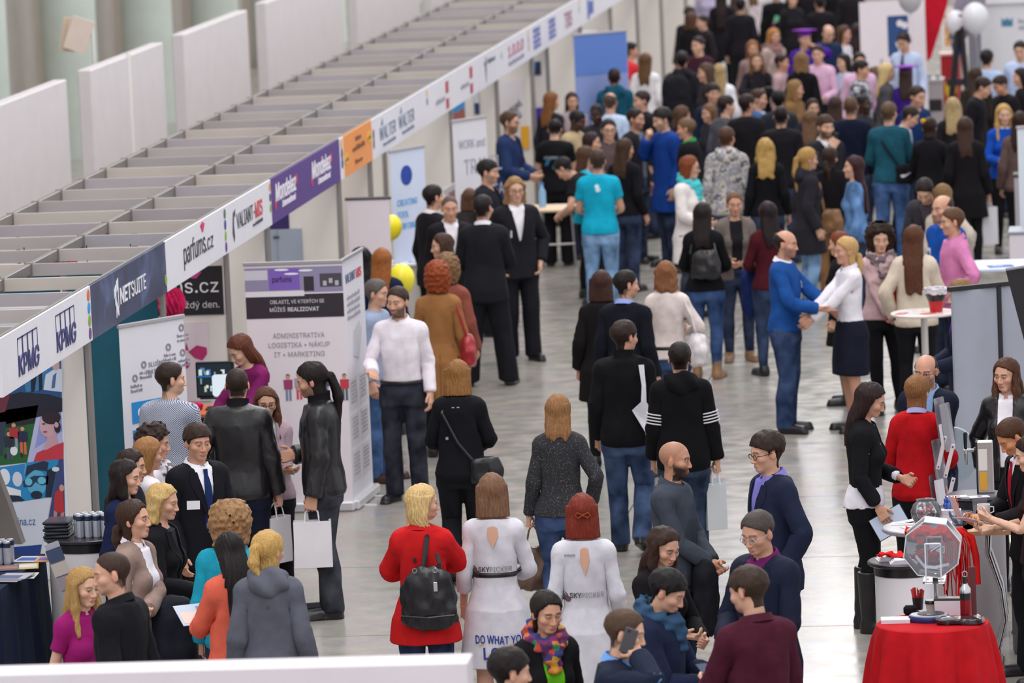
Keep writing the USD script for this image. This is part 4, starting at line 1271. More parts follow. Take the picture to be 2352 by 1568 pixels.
def blues(B, t, L):
    b = mat('plain', '#6a72b8')
    for x in (.35, 2.1):
        obj('small_print', scrib(B, x, x + .8, .29, .06, b, rows=4, gap=1.15, seed=11), b, t)
fascia(27.2, 30.4, WH, 'white fascia board with two blocks of blue print', blues)
def tbs(B, t, L):
    obj('lettering', B.text('TBS', .2, .8, .10, .001, True, width=.9), mat('plain', '#a06a84'), t)
    dots(B, t, L - .15, ('#e8c070', '#a0a8b0'), .05)
fascia(30.4, 33.2, WH, 'white fascia board with three faded capital letters', tbs)
def blu2(B, t, L):
    b = mat('plain', '#4a66b4')
    obj('emblem', join([B.rect(.9, .03, 1.15, .3, .001, .003), B.rect(1.2, .08, 1.7, .26, .001, .003)]), b, t)
    r_ = mat('plain', '#cc7088')
    obj('small_print', scrib(B, 4.1, 6.2, .16, .14, r_, seed=12), r_, t)
fascia(33.2, 42., WH, 'white fascia board with blue block emblem and faded red script', blu2)
fascia(42., 52., WH, 'blank white fascia board at the far end of the row')
# ------------------------------------------------------------------ roll-up banners, posters and stall furniture
def roll_up(label, p0, p1, zt, col='#e2dfe8', draw=None, base=True, cat='banner'):
    """A banner on its cassette: p0 and p1 are the lower left and right corners on the floor as the viewer sees them."""
    p0, p1 = np.array([p0[0], p0[1], 0.]), np.array([p1[0], p1[1], 0.])
    w = np.linalg.norm(p1 - p0); u = (p1 - p0) / w
    t = thing('roll_up_banner', label, cat, p0, math.atan2(u[1], u[0]))
    B = Board((0, 0, 0), (1, 0, 0))                                  # viewer on the -y side
    obj('sheet', bx(.01, w - .01, -.002, .002, .06, zt - .02), mat('rough', col, rough=.5, am=.02) if isinstance(col, str) else col, t)
    obj('top_bar', bx(0, w, -.014, .014, zt - .03, zt, .004), mat('plain', '#b4b0b4', rough=.35, metal=.6), t)
    obj('cassette', bx(-.005, w + .005, -.06, .06, .0, .085, .015), mat('plain', '#d4d2d6', rough=.3, metal=.4), t)
    obj('foot', bx(w * .25 - .02, w * .25 + .02, -.16, .16, 0, .012), mat('plain', '#d8d8dc', rough=.4), t)
    obj('foot', bx(w * .75 - .02, w * .75 + .02, -.16, .16, 0, .012), mat('plain', '#d8d8dc', rough=.4), t)
    obj('support_pole', tube([[w / 2, .03, .05], [w / 2, .02, zt - .01]], .009, 8), mat('plain', '#9a9a9e', metal=.8, rough=.3), t)
    if draw:
        B.o = np.array([0, -.003, 0.])
        draw(B, t, w, zt)
    return t
def fig(B, x, y, h, top, leg, skin='#c9937a', hair='#4a2a22'):
    """A small printed figure."""
    return [(B.rect(x - h * .11, y, x - h * .02, y + h * .46, .0005, .002), leg), (B.rect(x + h * .02, y, x + h * .11, y + h * .46, .0005, .002), leg), (B.poly([(x - h * .16, y + h * .44), (x + h * .16, y + h * .44), (x + h * .17, y + h * .80), (x - h * .17, y + h * .80)], .0007), top),
            (B.poly(Point(x, y + h * .9).buffer(h * .075, 10), .0006), skin), (B.poly(Point(x, y + h * .94).buffer(h * .078, 10), .0004), hair)]
def prints(t, L, name='print'):
    for m_, c in L:
        obj(name, m_, mat('plain', c, rough=.6), t)
GR = '#8b8794'
def r_catch(B, t, w, zt):
    bl = '#1787cc'
    prints(t, [(B.poly([(.10, 1.34), (w * .58, 1.34), (w * .58, 1.50), (.10, 1.50)], .001), bl), (B.rect(.10, 1.13, w * .58, 1.29, .001, .003), bl), (B.rect(w * .58, 1.36, w * .86, 1.47, .0005, .002), '#2f7fb4'),
               (B.poly(Polygon([(.16, .06), (.16, 1.0), (.3, 1.12), (w - .12, 1.2), (w - .03, 1.0), (w - .02, .06)]), .0006), '#1e4a86'), (B.poly(Point(w - .26, 1.02).buffer(.2, 16), .0012), '#3a8ac0')])
    obj('lettering', B.text('catch', .085, .16, 1.385, .003, True, width=.33), mat('plain', '#eef4fa'), t)
    obj('lettering', B.text('the w', .085, .16, 1.175, .003, True, width=.36), mat('plain', '#eef4fa'), t)
    k = mat('plain', GR)
    for i, (x, y) in enumerate(((.62, 1.95), (.47, 1.82), (.62, 1.76), (.20, 1.72), (.10, 1.63), (.50, 1.63))):
        obj('icon', B.poly(Point(x + .05, y + .05).buffer(.028, 8).difference(Point(x + .05, y + .05).buffer(.014, 8)), .001), k, t)
        obj('small_print', scrib(B, x, x + .13, y - .02, .022, k, rows=2, seed=20 + i, d=.001), k, t)
    obj('lettering', B.text('SLUŠNÉ', .035, .30, 1.745, .001, width=.17), k, t)
    obj('lettering', B.text('PLATÍME', .035, .27, 1.69, .001, width=.19), k, t)
a, b = atz(270, 746, 2.1), atz(419, 721, 2.1)
roll_up('white roll-up banner with blue word boxes, beside the dark teal cloth', a, a + (b - a) * 1.02, 2.1, '#dcdae2', r_catch)
def r_parf(B, t, w, zt):
    hy = zt - .05
    prints(t, [(B.rect(.01, hy - .21, w - .01, hy, .0005, .002), '#8d86a4'), (B.rect(.21, hy - .185, w * .56, hy - .01, .0012, .003), '#7a5ab4'), (B.rect(.01, hy - .10, .20, hy - .02, .0012, .0028), '#c8c4d0'), (B.rect(w * .60, hy - .20, w * .70, hy - .08, .0012, .003), '#2a2630'),
               (B.rect(w * .76, hy - .17, w - .02, hy - .06, .0012, .003), '#46424c'), (B.rect(.01, hy - .24, w * .6, hy - .195, .0014, .003), '#dcd8e0'), (B.rect(.01, hy - .42, w - .01, hy - .225, .0008, .0025), '#2b222e')]
           + [(B.poly(affinity.scale(Point(x, y).buffer(.05, 10), 1.2, .18), .002), '#e6e2ee') for x, y in ((.32, hy - .02), (.40, hy - .055), (.52, hy - .03))]
           + [(B.rect(x, hy - .16 + .02 * (i % 2), x + .03, hy - .12 + .02 * (i % 2), .0032, .004), '#b4b0b8') for i, x in enumerate((.66, .71, .76))])
    w_ = mat('plain', '#d6d2da')
    obj('lettering', B.text('parfums', .045, .24, hy - .12, .0035, width=.16), mat('plain', '#2c2430'), t)
    obj('lettering', B.text('OBLASTI, VE KTERÝCH SE', .030, w / 2 + .02, hy - .30, .003, align='c', width=.45), w_, t)
    obj('lettering', B.text('MŮŽEŠ', .032, w / 2 - .21, hy - .365, .003, width=.13), w_, t)
    obj('lettering', B.text('REALIZOVAT', .032, w / 2 - .06, hy - .365, .003, True, width=.26), w_, t)
    g = mat('plain', '#a39aa6')
    for k, tx in enumerate(('ADMINISTRATIVA', 'LOGISTIKA • NÁKUP', 'IT • MARKETING')):
        obj('lettering', B.text(tx, .040, w / 2 + .02, hy - .585 - .078 * k, .001, align='c', width=(.43, .51, .42)[k]), g, t)
    L = []
    for x, tp, lg in ((.33, '#9a3a6a', '#7a88a4'), (.42, '#a49aa4', '#c84a5a'), (.54, '#c8505a', '#3a8ab0'), (.64, '#4a4a6a', '#8890a8'), (.80, '#c23a4a', '#54606a')):
        L += fig(B, x, hy - 1.10 + .02 * math.sin(x * 30), .22, tp, lg)
    prints(t, L)
roll_up('tall white roll-up banner with purple office photograph and black text band', atz(586, 1178, 0), atz(815, 1172, 0), 2.09, '#e4dbe2', r_parf)
def r_val(B, t, w, zt):
    k = mat('plain', '#a4a2aa')
    obj('lettering', B.text('VALIANT', .075, .12, zt - .22, .001, width=.42), mat('plain', '#5a6a8a'), t)
    obj('lettering', B.text('MIS', .075, .58, zt - .22, .001, True, width=.22), mat('plain', '#cc5a60'), t)
    obj('small_print', scrib(B, .15, .70, zt - .36, .035, k, rows=4, seed=31, d=.001), k, t)
    prints(t, [(B.rect(.10, y, .42, y + .26, .0005, .002), '#cfcbd2') for y in (.22, .52, .82)] + [(B.rect(.50, y, .84, y + .26, .0005, .002), '#cfcbd2') for y in (.22, .52, .82)] + [(B.poly([(.3, 1.25), (.55, 1.2), (.7, 1.42), (.6, 1.52), (.38, 1.46)], .001), '#c4c6cc')])
    for y in (.26, .56, .86):
        for x in (.14, .54):
            obj('small_print', scrib(B, x, x + .24, y + .17, .02, k, rows=6, seed=int(y * 100 + x * 10), d=.0025), k, t)
roll_up('narrow-looking white roll-up banner turned sideways to the aisle', (1.86, 4.45), (1.90, 5.37), 2.09, '#dedbe4', r_val)
def r_blue(B, t, w, zt):
    b = '#5aa4dc'
    prints(t, [(B.poly(Point(.45 * w, zt - .28).buffer(.10, 16), .001), '#1c3fa0')] + [(B.rect(.14 + .17 * i, .84 - .22 * j, .27 + .17 * i, .99 - .22 * j, .001, .003), '#3d9be0') for i in range(3) for j in range(2)])
    for k, (tx, ww) in enumerate((('CREATING', .36), ('TOOL', .20), ('PERFORMANCE', .52))):
        obj('lettering', B.text(tx, .062, .10, zt - .58 - .12 * k, .001, width=ww), mat('plain', b), t)
a, b = atz(893, 345, 2.15), atz(958, 334, 2.15)
roll_up('pale blue roll-up banner with a round blue emblem and blue squares', a, b + (b - a) * .25, 2.15, '#cfd8ee', r_blue)
def r_travel(B, t, w, zt):
    g = mat('plain', '#a6a4b2')
    obj('lettering', B.text('WORK and', .09, .10, zt - .32, .001, width=.46), g, t)
    obj('lettering', B.text('TRAVEL', .16, .18, zt - .60, .001, width=.66), g, t)
    obj('lettering', B.text('USA', .12, .58, zt - .86, .001, width=.28), g, t)
    obj('small_print', scrib(B, .2, .5, zt - .80, .04, g, rows=2, seed=41, d=.001), g, t)
    prints(t, [(B.rect(.12 + .05 * i, .55, .15 + .05 * i, .98, .001, .003), '#b85a70' if i % 2 == 0 else '#d8c8d0') for i in range(7)] + [(B.rect(.48, .72, .62, 1.02, .0015, .0032), '#8088b0')])
a, b = atz(1037, 276, 2.2), atz(1111, 265, 2.2)
roll_up('white roll-up banner lettered for work and travel, with striped print', a, b + (b - a) * .08, 2.2, '#dad6de', r_travel)
a, b = atz(1315, 78, 2.3), atz(1440, 67, 2.3)
def r_blu2(B, t, w, zt):
    prints(t, [(B.rect(.02, zt - .55, w - .02, zt - .03, .0004, .002), '#5a7cc4'), (B.rect(w * .55, zt - .85, w * .68, zt - .74, .001, .003), '#e6eaf4')])
    obj('small_print', scrib(B, w * .58, w * .92, zt - .86, .09, None, seed=51, d=.001), mat('plain', '#d0dcf0'), t)
roll_up('wide violet-blue banner standing behind the pale lockers', a, b, 2.3, '#8496cc', r_blu2)
a, b = atz(1500, 2, 2.2), atz(1546, 0, 2.2)
def r_far(B, t, w, zt):
    k = mat('plain', '#b0b0ba')
    for j in range(14):
        obj('small_print', scrib(B, .08, w - .10, zt - .3 - .12 * j, .05, k, seed=60 + j, d=.001), k, t)
    obj('lettering', scrib(B, .15, w - .2, zt - .55, .10, k, seed=80, d=.002), mat('plain', '#9cc4b0'), t)
a = atz(1509, 165, 0); b = atz(1557, 163, 0)
roll_up('tall white text banner beside the far crowd', a, b, 2.15, '#dcdae0', r_far)
def r_pink(B, t, w, zt):
    pass
a, b = atz(797, 455, 1.9), atz(893, 452, 1.9)
t = thing('projection_screen', 'plain pinkish white pull-up screen on a stand near the yellow balloons', 'screen', (a[0], a[1], 0), math.atan2(b[1] - a[1], b[0] - a[0]))
w = np.linalg.norm((b - a)[:2])
obj('sheet', bx(0, w, -.003, .003, .25, 1.88), mat('rough', '#ddd3da', rough=.6, am=.02), t)
obj('top_bar', tube([[-.02, 0, 1.89], [w + .02, 0, 1.89]], .016), mat('plain', '#4a4850', rough=.4), t)
obj('stand_pole', tube([[.05, .03, 0], [.05, .03, 1.9]], .012), mat('plain', '#8a868e', metal=.5), t)
obj('stand_foot', bx(-.2, .3, .0, .06, 0, .03), mat('plain', '#4a4850'), t)

# posters fixed to the partitions (viewer on the -y side)
def wallboard(name, label, y, x0, x1, z0, z1, col, cat='poster', d=.012):
    t = thing(name, label, cat, (x0, y - .009, z0))
    obj('board', bx(0, x1 - x0, -d, 0, 0, z1 - z0), mat('rough', col, rough=.5, am=.03) if isinstance(col, str) else col, t)
    B = Board((0, -d - .0005, 0), (1, 0, 0))
    return t, B, x1 - x0, z1 - z0
# collage poster in the first stall
X1 = aty(148, 1000, -.69)[0]
t, B, w, h = wallboard('collage_poster', 'large photo collage poster on the first stall partition', -.68, -.98, X1, .35, 2.36, '#dfe3ec')
def px2(px, py):
    p = aty(px, py, -.705); return (p[0] + .98, p[2] - .35)
def pp(pts, c, d=.001):
    return (B.poly([px2(*p) for p in pts], d, .0015), c)
def circ(px, py, rx, ry, c, d):
    x, y = px2(px, py); return (B.poly(affinity.scale(Point(x, y).buffer(1, 14), rx / 330, ry / 330), d, .0012), c)
prints(t, [pp([(-60, 880), (140, 825), (143, 945), (-60, 985)], '#1f4f86'), pp([(50, 850), (138, 830), (140, 890), (60, 900)], '#3a78ae', .002), pp([(-60, 930), (45, 900), (110, 905), (143, 915), (143, 945), (-60, 990)], '#1a1c30', .0022), pp([(105, 860), (128, 845), (143, 848), (143, 900), (100, 895)], '#cdd8e8', .003), pp([(122, 862), (130, 855), (126, 890), (118, 892)], '#4a6a9a', .0042), circ(128, 838, 9, 13, '#c9a4a0', .004),
  pp([(88, 843), (96, 838), (98, 893), (90, 898)], '#14182a', .004), pp([(70, 855), (86, 846), (80, 896), (72, 902)], '#14182a', .004),
  pp([(-60, 905), (25, 900), (12, 945), (-60, 962)], '#6a2a3c', .0032), pp([(-60, 968), (20, 940), (88, 930), (62, 1062), (-60, 1075)], '#1d5f30'), pp([(-60, 968), (20, 940), (88, 930), (80, 972), (-60, 992)], '#142420', .0022), pp([(-60, 976), (14, 968), (6, 1045), (-60, 1060)], '#2a3a52', .003),
  pp([(88, 930), (139, 922), (146, 1052), (62, 1063)], '#b8bbe2'), pp([(96, 945), (139, 925), (143, 990), (80, 1030)], '#8f9ad8', .0015), pp([(77, 1060), (84, 1040), (105, 1030), (146, 1015), (146, 1053)], '#c83848', .003), pp([(110, 1000), (128, 990), (134, 1018), (108, 1032), (100, 1034)], '#c9a0ac', .0042), circ(109, 978, 19, 27, '#cfa6b2', .005), circ(118, 958, 23, 17, '#2e1a2c', .0065), circ(132, 980, 8, 14, '#2e1a2c', .0065), circ(130, 975, 5, 7, '#cfa6b2', .008), circ(104, 991, 5, 2, '#a83a5a', .008), circ(101, 973, 4, 1.8, '#2e1a2c', .008), circ(116, 971, 4, 1.8, '#2e1a2c', .008),
  pp([(-60, 1082), (58, 1064), (48, 1150), (-60, 1160)], '#2a86c8'), circ(10, 1095, 14, 20, '#dfe6f0', .003), circ(40, 1100, 12, 18, '#cfd8e8', .003), pp([(0, 1112), (48, 1126), (48, 1140), (0, 1145)], '#e6eaf2', .004), pp([(-60, 1130), (45, 1138), (58, 1150), (-60, 1158)], '#1a2a4a', .0045),
  pp([(60, 1062), (135, 1054), (120, 1140), (46, 1152)], '#1f8cc8', .002), pp([(62, 1070), (100, 1058), (112, 1062), (108, 1082), (80, 1078), (58, 1095)], '#1c2f4c', .004), circ(84, 1108, 26, 30, '#5ab0d8', .0035), pp([(52, 1105), (78, 1092), (112, 1092), (110, 1112), (95, 1114), (82, 1106), (72, 1118), (55, 1118)], '#1d3a5c', .005), circ(66, 1106, 9, 9, '#6ac0e0', .0065), circ(96, 1103, 10, 9, '#6ac0e0', .0065), circ(84, 1136, 14, 10, '#16283e', .006), pp([(108, 1080), (132, 1068), (118, 1142), (104, 1142)], '#16243a', .005), circ(128, 1077, 9, 6, '#cfe0ec', .0065),
  pp([(135, 1053), (146, 1052), (150, 1205), (108, 1210), (120, 1140)], '#3a4678', .0025), pp([(126, 1130), (144, 1120), (148, 1180), (124, 1172)], '#b83038', .004), circ(142, 1120, 6, 8, '#d0988c', .005), pp([(124, 1172), (132, 1176), (126, 1212), (122, 1212)], '#c08a80', .005), pp([(140, 1178), (148, 1176), (142, 1206), (136, 1206)], '#c08a80', .005),
  pp([(-60, 1165), (48, 1152), (118, 1141), (106, 1212), (96, 1252), (-60, 1266)], '#d3dae8', .003), pp([(-60, 1264), (96, 1250), (92, 1275), (-60, 1290)], '#1c3f8c', .004)])
L = []
for x, y, tp, lg in ((22, 1024, '#20283a', '#4a5068'), (33, 1004, '#a83038', '#8a98b0'), (53, 1012, '#1d2448', '#d06a4a')):
    cx, cy = px2(x, y); L += fig(Board((B.o + np.array([0, -.004, 0])), (1, 0, 0)), cx, cy - .1, .21, tp, lg)
cx, cy = px2(30, 1040)
prints(t, L + [circ(32, 1035, 9, 11, '#dfe2ec', .006), circ(13, 1047, 3, 6, '#1a1a24', .006), circ(50, 1044, 3, 6, '#1a1a24', .006)])
cx, cy = px2(34, 1206)
obj('lettering', B.text('cina.cz', .055, cx, cy, .005, width=.155), mat('plain', '#4a70a8'), t)
# black shop sign and pink poster in the third stall
t, B, w, h = wallboard('shop_sign', 'black sign with white lettering and pink crown above the television', 5.18, aty(330, 700, 5.17)[0], aty(514, 700, 5.17)[0], 1.46 + .12, 1.99, '#1d1a1e', 'sign')
obj('lettering', B.text('parfums.cz', .115, w - .035, .19, .001, align='r', width=.82), mat('plain', '#e6e2e6'), t)
obj('lettering', B.text('. Každý den.', .055, w - .035, .06, .001, align='r', width=.42), mat('plain', '#d0ccd0'), t)
c = w - .24
obj('crown', join([B.poly([(c - .02, .31), (c + .02, .31), (c + .055 * s_ + .014, .375 - .012 * abs(s_)), (c + .055 * s_ - .014, .375 - .012 * abs(s_))], .001 + .0004 * i) for i, s_ in enumerate((-1, -.5, 0, .5, 1))]), mat('plain', '#b83a7a'), t)
t, B, w, h = wallboard('splash_poster', 'white poster with pink map-like splashes below the black sign', 5.18, aty(380, 800, 5.17)[0], aty(480, 800, 5.17)[0], .85, 1.52, '#e2d3da')
prints(t, [(B.poly(Polygon([(w - .17, .42), (w - .10, .47), (w - .02, .45), (w - .02, .40), (w - .06, .35), (w - .12, .37)]).buffer(.004), .001), '#b82a6a'), (B.poly(Point(w - .2, .31).buffer(.028, 9), .001), '#b82a6a'), (B.poly([(w - .2, .44), (w - .19, .50), (w - .17, .43)], .001), '#b82a6a'), (B.rect(w - .30, .185, w - .22, .195, .001, .002), '#c45a8a')])
# small posters and doors further along
def wb(name, label, y, a, b, col, cat='poster', draw=None):
    p, q = aty(a[0], a[1], y - .01), aty(b[0], b[1], y - .01)
    t, B, w, h = wallboard(name, label, y, p[0], q[0], q[2], p[2], col, cat)
    if draw:
        draw(B, t, w, h)
    return t
wb('purple_sign', 'deep purple panel under the purple fascia board', 11.45, (560, 470), (665, 525), '#2e1a5e', 'sign')
def door_d(B, t, w, h):
    obj('door_edge', B.rect(w * .46, 0, w * .49, h, .001, .006), mat('plain', '#8a94a4'), t)
    obj('door_handle', B.put(tube([[w * .40, h * .9, .01], [w * .52, h * .9, .01]], .012, 6)), mat('plain', '#4a4c54'), t)
wb('wall_cupboard', 'grey-blue cupboard door in the purple stall', 11.44, (585, 528), (701, 700), '#98a1b2', 'cupboard', door_d)
wb('sunset_poster', 'bright blue picture with reddish rocks above the travel banner', 23.9, (1034, 225), (1069, 275), '#2f8fd0', 'picture', lambda B, t, w, h: prints(t, [(B.poly([(0, 0), (w, 0), (w, h * .45), (w * .8, h * .55), (w * .5, h * .35), (0, h * .3)], .001), '#9a5a50')]))
wb('navy_strip_sign', 'narrow navy strip panel beside the rock picture', 23.89, (1088, 205), (1102, 262), '#2a3668', 'sign', lambda B, t, w, h: prints(t, [(B.rect(0, h * .45, w, h, .001, .003), '#c8ccd8')]))
def newsp(B, t, w, h):
    k = mat('plain', '#4a4850')
    for i, (s_, y) in enumerate(((-.05, .72), (.0, .55))):
        m_ = meshkit.text_mesh('WANTED' if i else 'reserved', .12 if i else .08, .002, True)
        v = np.array(m_.vertices); v[:, 0] *= w * .9 / v[:, 0].max()
        v = v @ Rz(.62).T
        obj('slanted_print', B.put((v + [.06, h * y - .25, .001], m_.faces)), k, t)
wb('slanted_print_poster', 'white poster with slanted black print behind the person in blue blazer', 27.6, (1146, 185), (1208, 330), '#dcd8de', 'poster', newsp)
wb('dark_picture', 'small blue and black picture high in a far stall', 29.3, (1216, 142), (1243, 172), '#1d2c48', 'picture', lambda B, t, w, h: prints(t, [(B.poly([(0, 0), (w * .4, 0), (w * .6, h), (w * .2, h)], .001), '#2a8ac4')]))
wb('violet_sign', 'violet upright panel beside the person in black t-shirt', 29.28, (1219, 248), (1252, 340), '#3a2a98', 'sign')
def locker(B, t, w, h):
    obj('locker_edge', B.rect(w * .5 - .01, 0, w * .5 + .01, h, .001, .006), mat('plain', '#98a2ac'), t)
p = atz(1280, 365, 0); q_ = atz(1382, 365, 0)
t = thing('locker', 'pale grey double locker in a far stall', 'locker', (p[0], p[1], 0))
w = q_[0] - p[0]
for k in range(2):
    obj('door', bx(w * .5 * k + .01, w * .5 * (k + 1) - .01, -.02, 0, .05, 1.48), mat('rough', '#c3cad2', rough=.45, am=.03), t)
obj('body', bx(0, w, 0, .45, 0, 1.5), mat('rough', '#b6bcc4', rough=.5), t)
t = thing('notice_box', 'plain white box standing on the pale locker', 'box', (p[0] + w * .42, p[1] + .2, 1.5))
obj('body', bx(0, w * .5, 0, .2, 0, .30, .006), mat('rough', '#dcdce6', rough=.5), t)
wb('flag_poster', 'blue and yellow striped picture at the far end of the stalls', 45.5, (1354, 42), (1422, 66), '#1e5cb4', 'picture', lambda B, t, w, h: prints(t, [(B.poly([(w * .05, h), (w * .35, h), (w * .85, 0), (w * .55, 0)], .001), '#d8b060')]))
wb('red_tag', 'small red label on the wall above the striped picture', 45.49, (1390, 18), (1401, 36), '#d0404c', 'label')
wb('amber_sign', 'amber shape on the poster beside the blue blazer', 27.58, (1196, 290), (1217, 340), '#e0a420', 'sign')

# first stall: cloth table with brochures and cans, round counter with cans
NV = mat('cloth', '#161f36')
tc = np.array([.30, -3.2])
t = thing('cloth_table', 'table under a navy cloth at the left edge', 'table', (tc[0], tc[1], 0))
obj('tabletop', bx(-.58, .44, -.78, .73, .79, .82, .008), mat('plain', '#2a2e40'), t)
for x in (-.50, .36):
    for y in (-.70, .65):
        obj('leg', tube([[x, y, 0], [x, y, .79]], .018), mat('plain', '#8a8a8e', metal=.7, rough=.3), t)
n = 90
a = np.linspace(0, 1, n, endpoint=False)
per = []
for s_ in a:
    k = int(s_ * 4); u_ = s_ * 4 - k
    c4 = [(-.60, -.80), (.46, -.80), (.46, .75), (-.60, .75), (-.60, -.80)]
    per.append(np.array(c4[k]) * (1 - u_) + np.array(c4[k + 1]) * u_)
per = np.array(per); cen = np.array([-.07, -.02])
dr = (per - cen) / np.linalg.norm(per - cen, axis=1, keepdims=True)
wv = np.sin(a * 2 * math.pi * 17) * .5 + np.sin(a * 2 * math.pi * 29 + 1) * .5
rows = [np.c_[per * .98 + cen * .02, np.full(n, .828)], np.c_[per, np.full(n, .815)], np.c_[per + dr * (.02 + .015 * wv)[:, None], np.full(n, .55)], np.c_[per + dr * (.05 + .035 * wv)[:, None], np.full(n, .02)]]
rows = [np.vstack([r_, r_[:1]]) for r_ in rows]
V, F = strip(rows[::-1], .005)
top = poly([tuple(p_) for p_ in per], .006)
t = obj('tablecloth', join([(V, F), xf(top, None, (0, 0, .823))]), NV, None, 50, 'navy cloth draped over the table with brochures and cans', 'tablecloth')
x_ = UsdGeom.Xformable(t); x_.AddTranslateOp().Set(Gf.Vec3d(tc[0], tc[1], 0))
def make_can(x, y, z, label, group):
    t = thing('drink_can', label, 'can', (x, y, z), rng.uniform(0, 6), group)
    obj('body', lathe([(0, 0), (.022, 0), (.026, .006), (.0265, .150), (.022, .162), (.0, .160)], 14), mat('plain', '#c2c6d4', rough=.3, metal=.5), t, 40)
    obj('dark_band', lathe([(.0268, .118), (.0270, .119), (.0270, .148), (.0268, .149)], 14), mat('plain', '#22304e', rough=.4), t, 40)
    obj('ring_top', lathe([(.0, .161), (.020, .163), (.023, .161)], 14), mat('plain', '#d8d8dc', metal=.8, rough=.25), t, 40)
    return t
can0 = None
def can(x, y, z, label, group):
    global can0
    if can0 is None:
        can0 = make_can(x, y, z, label, group); return
    dup(can0, (x, y, z), rng.uniform(0, 6), label, group)
cc = np.array([1.12, -2.72])
for i in range(4):
    for j in range(3):
        can(cc[0] - .02 + .058 * i - .03 * (j % 2), cc[1] - .12 + .056 * j, 1.0, 'silver-blue drink can in the pack on the round counter', 'drink cans on the round counter')
for i in range(3):
    for j in range(3):
        can(tc[0] + .17 + .058 * i - .03 * (j % 2), tc[1] + .32 + .056 * j, .831, 'silver-blue drink can in the pack on the navy cloth table', 'drink cans on the navy cloth')
def promo_barrel(name, label, x, y, zt, r, rt, topcol='#26232a', body='#e2dfe4'):
    t = thing(name, label, 'counter', (x, y, 0))
    obj('body', lathe([(0, .0), (r, .0), (r, zt - .09), (r - .01, zt - .09), (0, zt - .09)], 40), mat('rough', body, rough=.4, am=.02), t, 40)
    obj('black_band', lathe([(0, zt - .09), (r + .006, zt - .09), (r + .006, zt - .03), (0, zt - .03)], 40), mat('plain', '#141216', rough=.35), t, 40)
    obj('tabletop', lathe([(0, zt - .03), (rt - .012, zt - .03), (rt, zt - .022), (rt, zt - .006), (rt - .008, zt), (0, zt)], 40), mat('plain', topcol, rough=.3), t, 30)
    return t
promo_barrel('round_counter', 'round white counter with black top carrying cans by the collage poster', cc[0], cc[1], 1.0, .27, .30)
for k in range(5):
    t = thing('wrapped_pack', 'clear-wrapped dark pack in the pile on the round counter, layer %s' % ('one from the bottom two three four five'.split()[0] if k == 0 else ['', 'two', 'three', 'four', 'five'][k]), 'pack', (cc[0] - .19, cc[1] - .03, 1.0 + .024 * k), .1 * (k % 2), 'wrapped packs on the round counter')
    t.SetCustomDataByKey('label', 'clear-wrapped dark pack in the flat pile on the round counter')
    obj('pack_body', bx(-.09, .09, -.12, .12, 0, .022, .008), mat('plain', '#2b3038', rough=.15), t, 30)
for k, (px, py, z, wd, c, c2, lb) in enumerate(((65, 1280, .84, .16, '#c2c8dc', '#3a5aa0', 'blue and white leaflet beside the cans on the navy cloth'), (115, 1279, .845, .19, '#d89a78', '#7a6ab0', 'orange and violet leaflet at the cloth table corner'), (60, 1296, .842, .17, '#c8b060', '#d0ccd4', 'yellow-edged leaflet on the navy cloth'), (20, 1325, .85, .2, '#a8a4b4', '#4a5a7a', 'thick fan of brochures at the front of the cloth'), (58, 1318, .842, .16, '#c8ccd0', '#8a9a78', 'pale green leaflet at the front of the cloth'), (10, 1300, .845, .2, '#5a5a72', '#a46a5a', 'dark picture brochure behind the fan on the cloth'))):
    p = atz(px, py, z)
    t = thing('brochure', lb, 'brochure', (p[0], p[1], z - .012), .15 * (k % 3) - .1)
    for j in range(3 if k == 3 else 1):
        obj('leaf', bx(-wd / 2 + .02 * j, wd / 2 + .02 * j, -.13 + .02 * j, .10 + .02 * j, .006 * j, .005 + .006 * j), mat('plain', c), t)
    obj('cover_print', bx(-wd / 2 + .02, wd / 2 - .01, -.08, .04, .0055 + (.012 if k == 3 else 0), .0065 + (.012 if k == 3 else 0)), mat('plain', c2), t)
p = atz(140, 1240, 1.05)
t = thing('leaflet_stand', 'tilted leaflet holder leaning at the cloth table corner', 'leaflet holder', (p[0] + .02, p[1] - .2, 0))
obj('back', xf(bx(-.05, .05, -.006, .006, .75, 1.1), Ry(-.32), (.30, 0, .02)), mat('plain', '#aab0b8'), t)
for k, c in enumerate(('#9a8f9a', '#c2b8b4', '#3a4a6c')):
    obj('pocket', xf(bx(-.055, .055, -.02, -.007, .77 + .1 * k, .86 + .1 * k), Ry(-.32), (.30, 0, .02)), mat('plain', c), t)
obj('stand_leg', tube([[.06, 0, 0], [.06, 0, .8]], .012), mat('plain', '#8a8a90'), t)
# carrier bag hanging at the left edge
p = aty(12, 1200, -1.9)
t = thing('paper_carrier', 'brown and grey carrier bag standing at the left edge', 'bag', (p[0], p[1], .83))
obj('body', xf(m3 and join([poly([(-.16, 0), (.14, 0), (.06, .28), (-.02, .52), (-.12, .5)], .12)]), Rx(math.pi / 2)), mat('rough', '#77706c', rough=.6, am=.2), t)
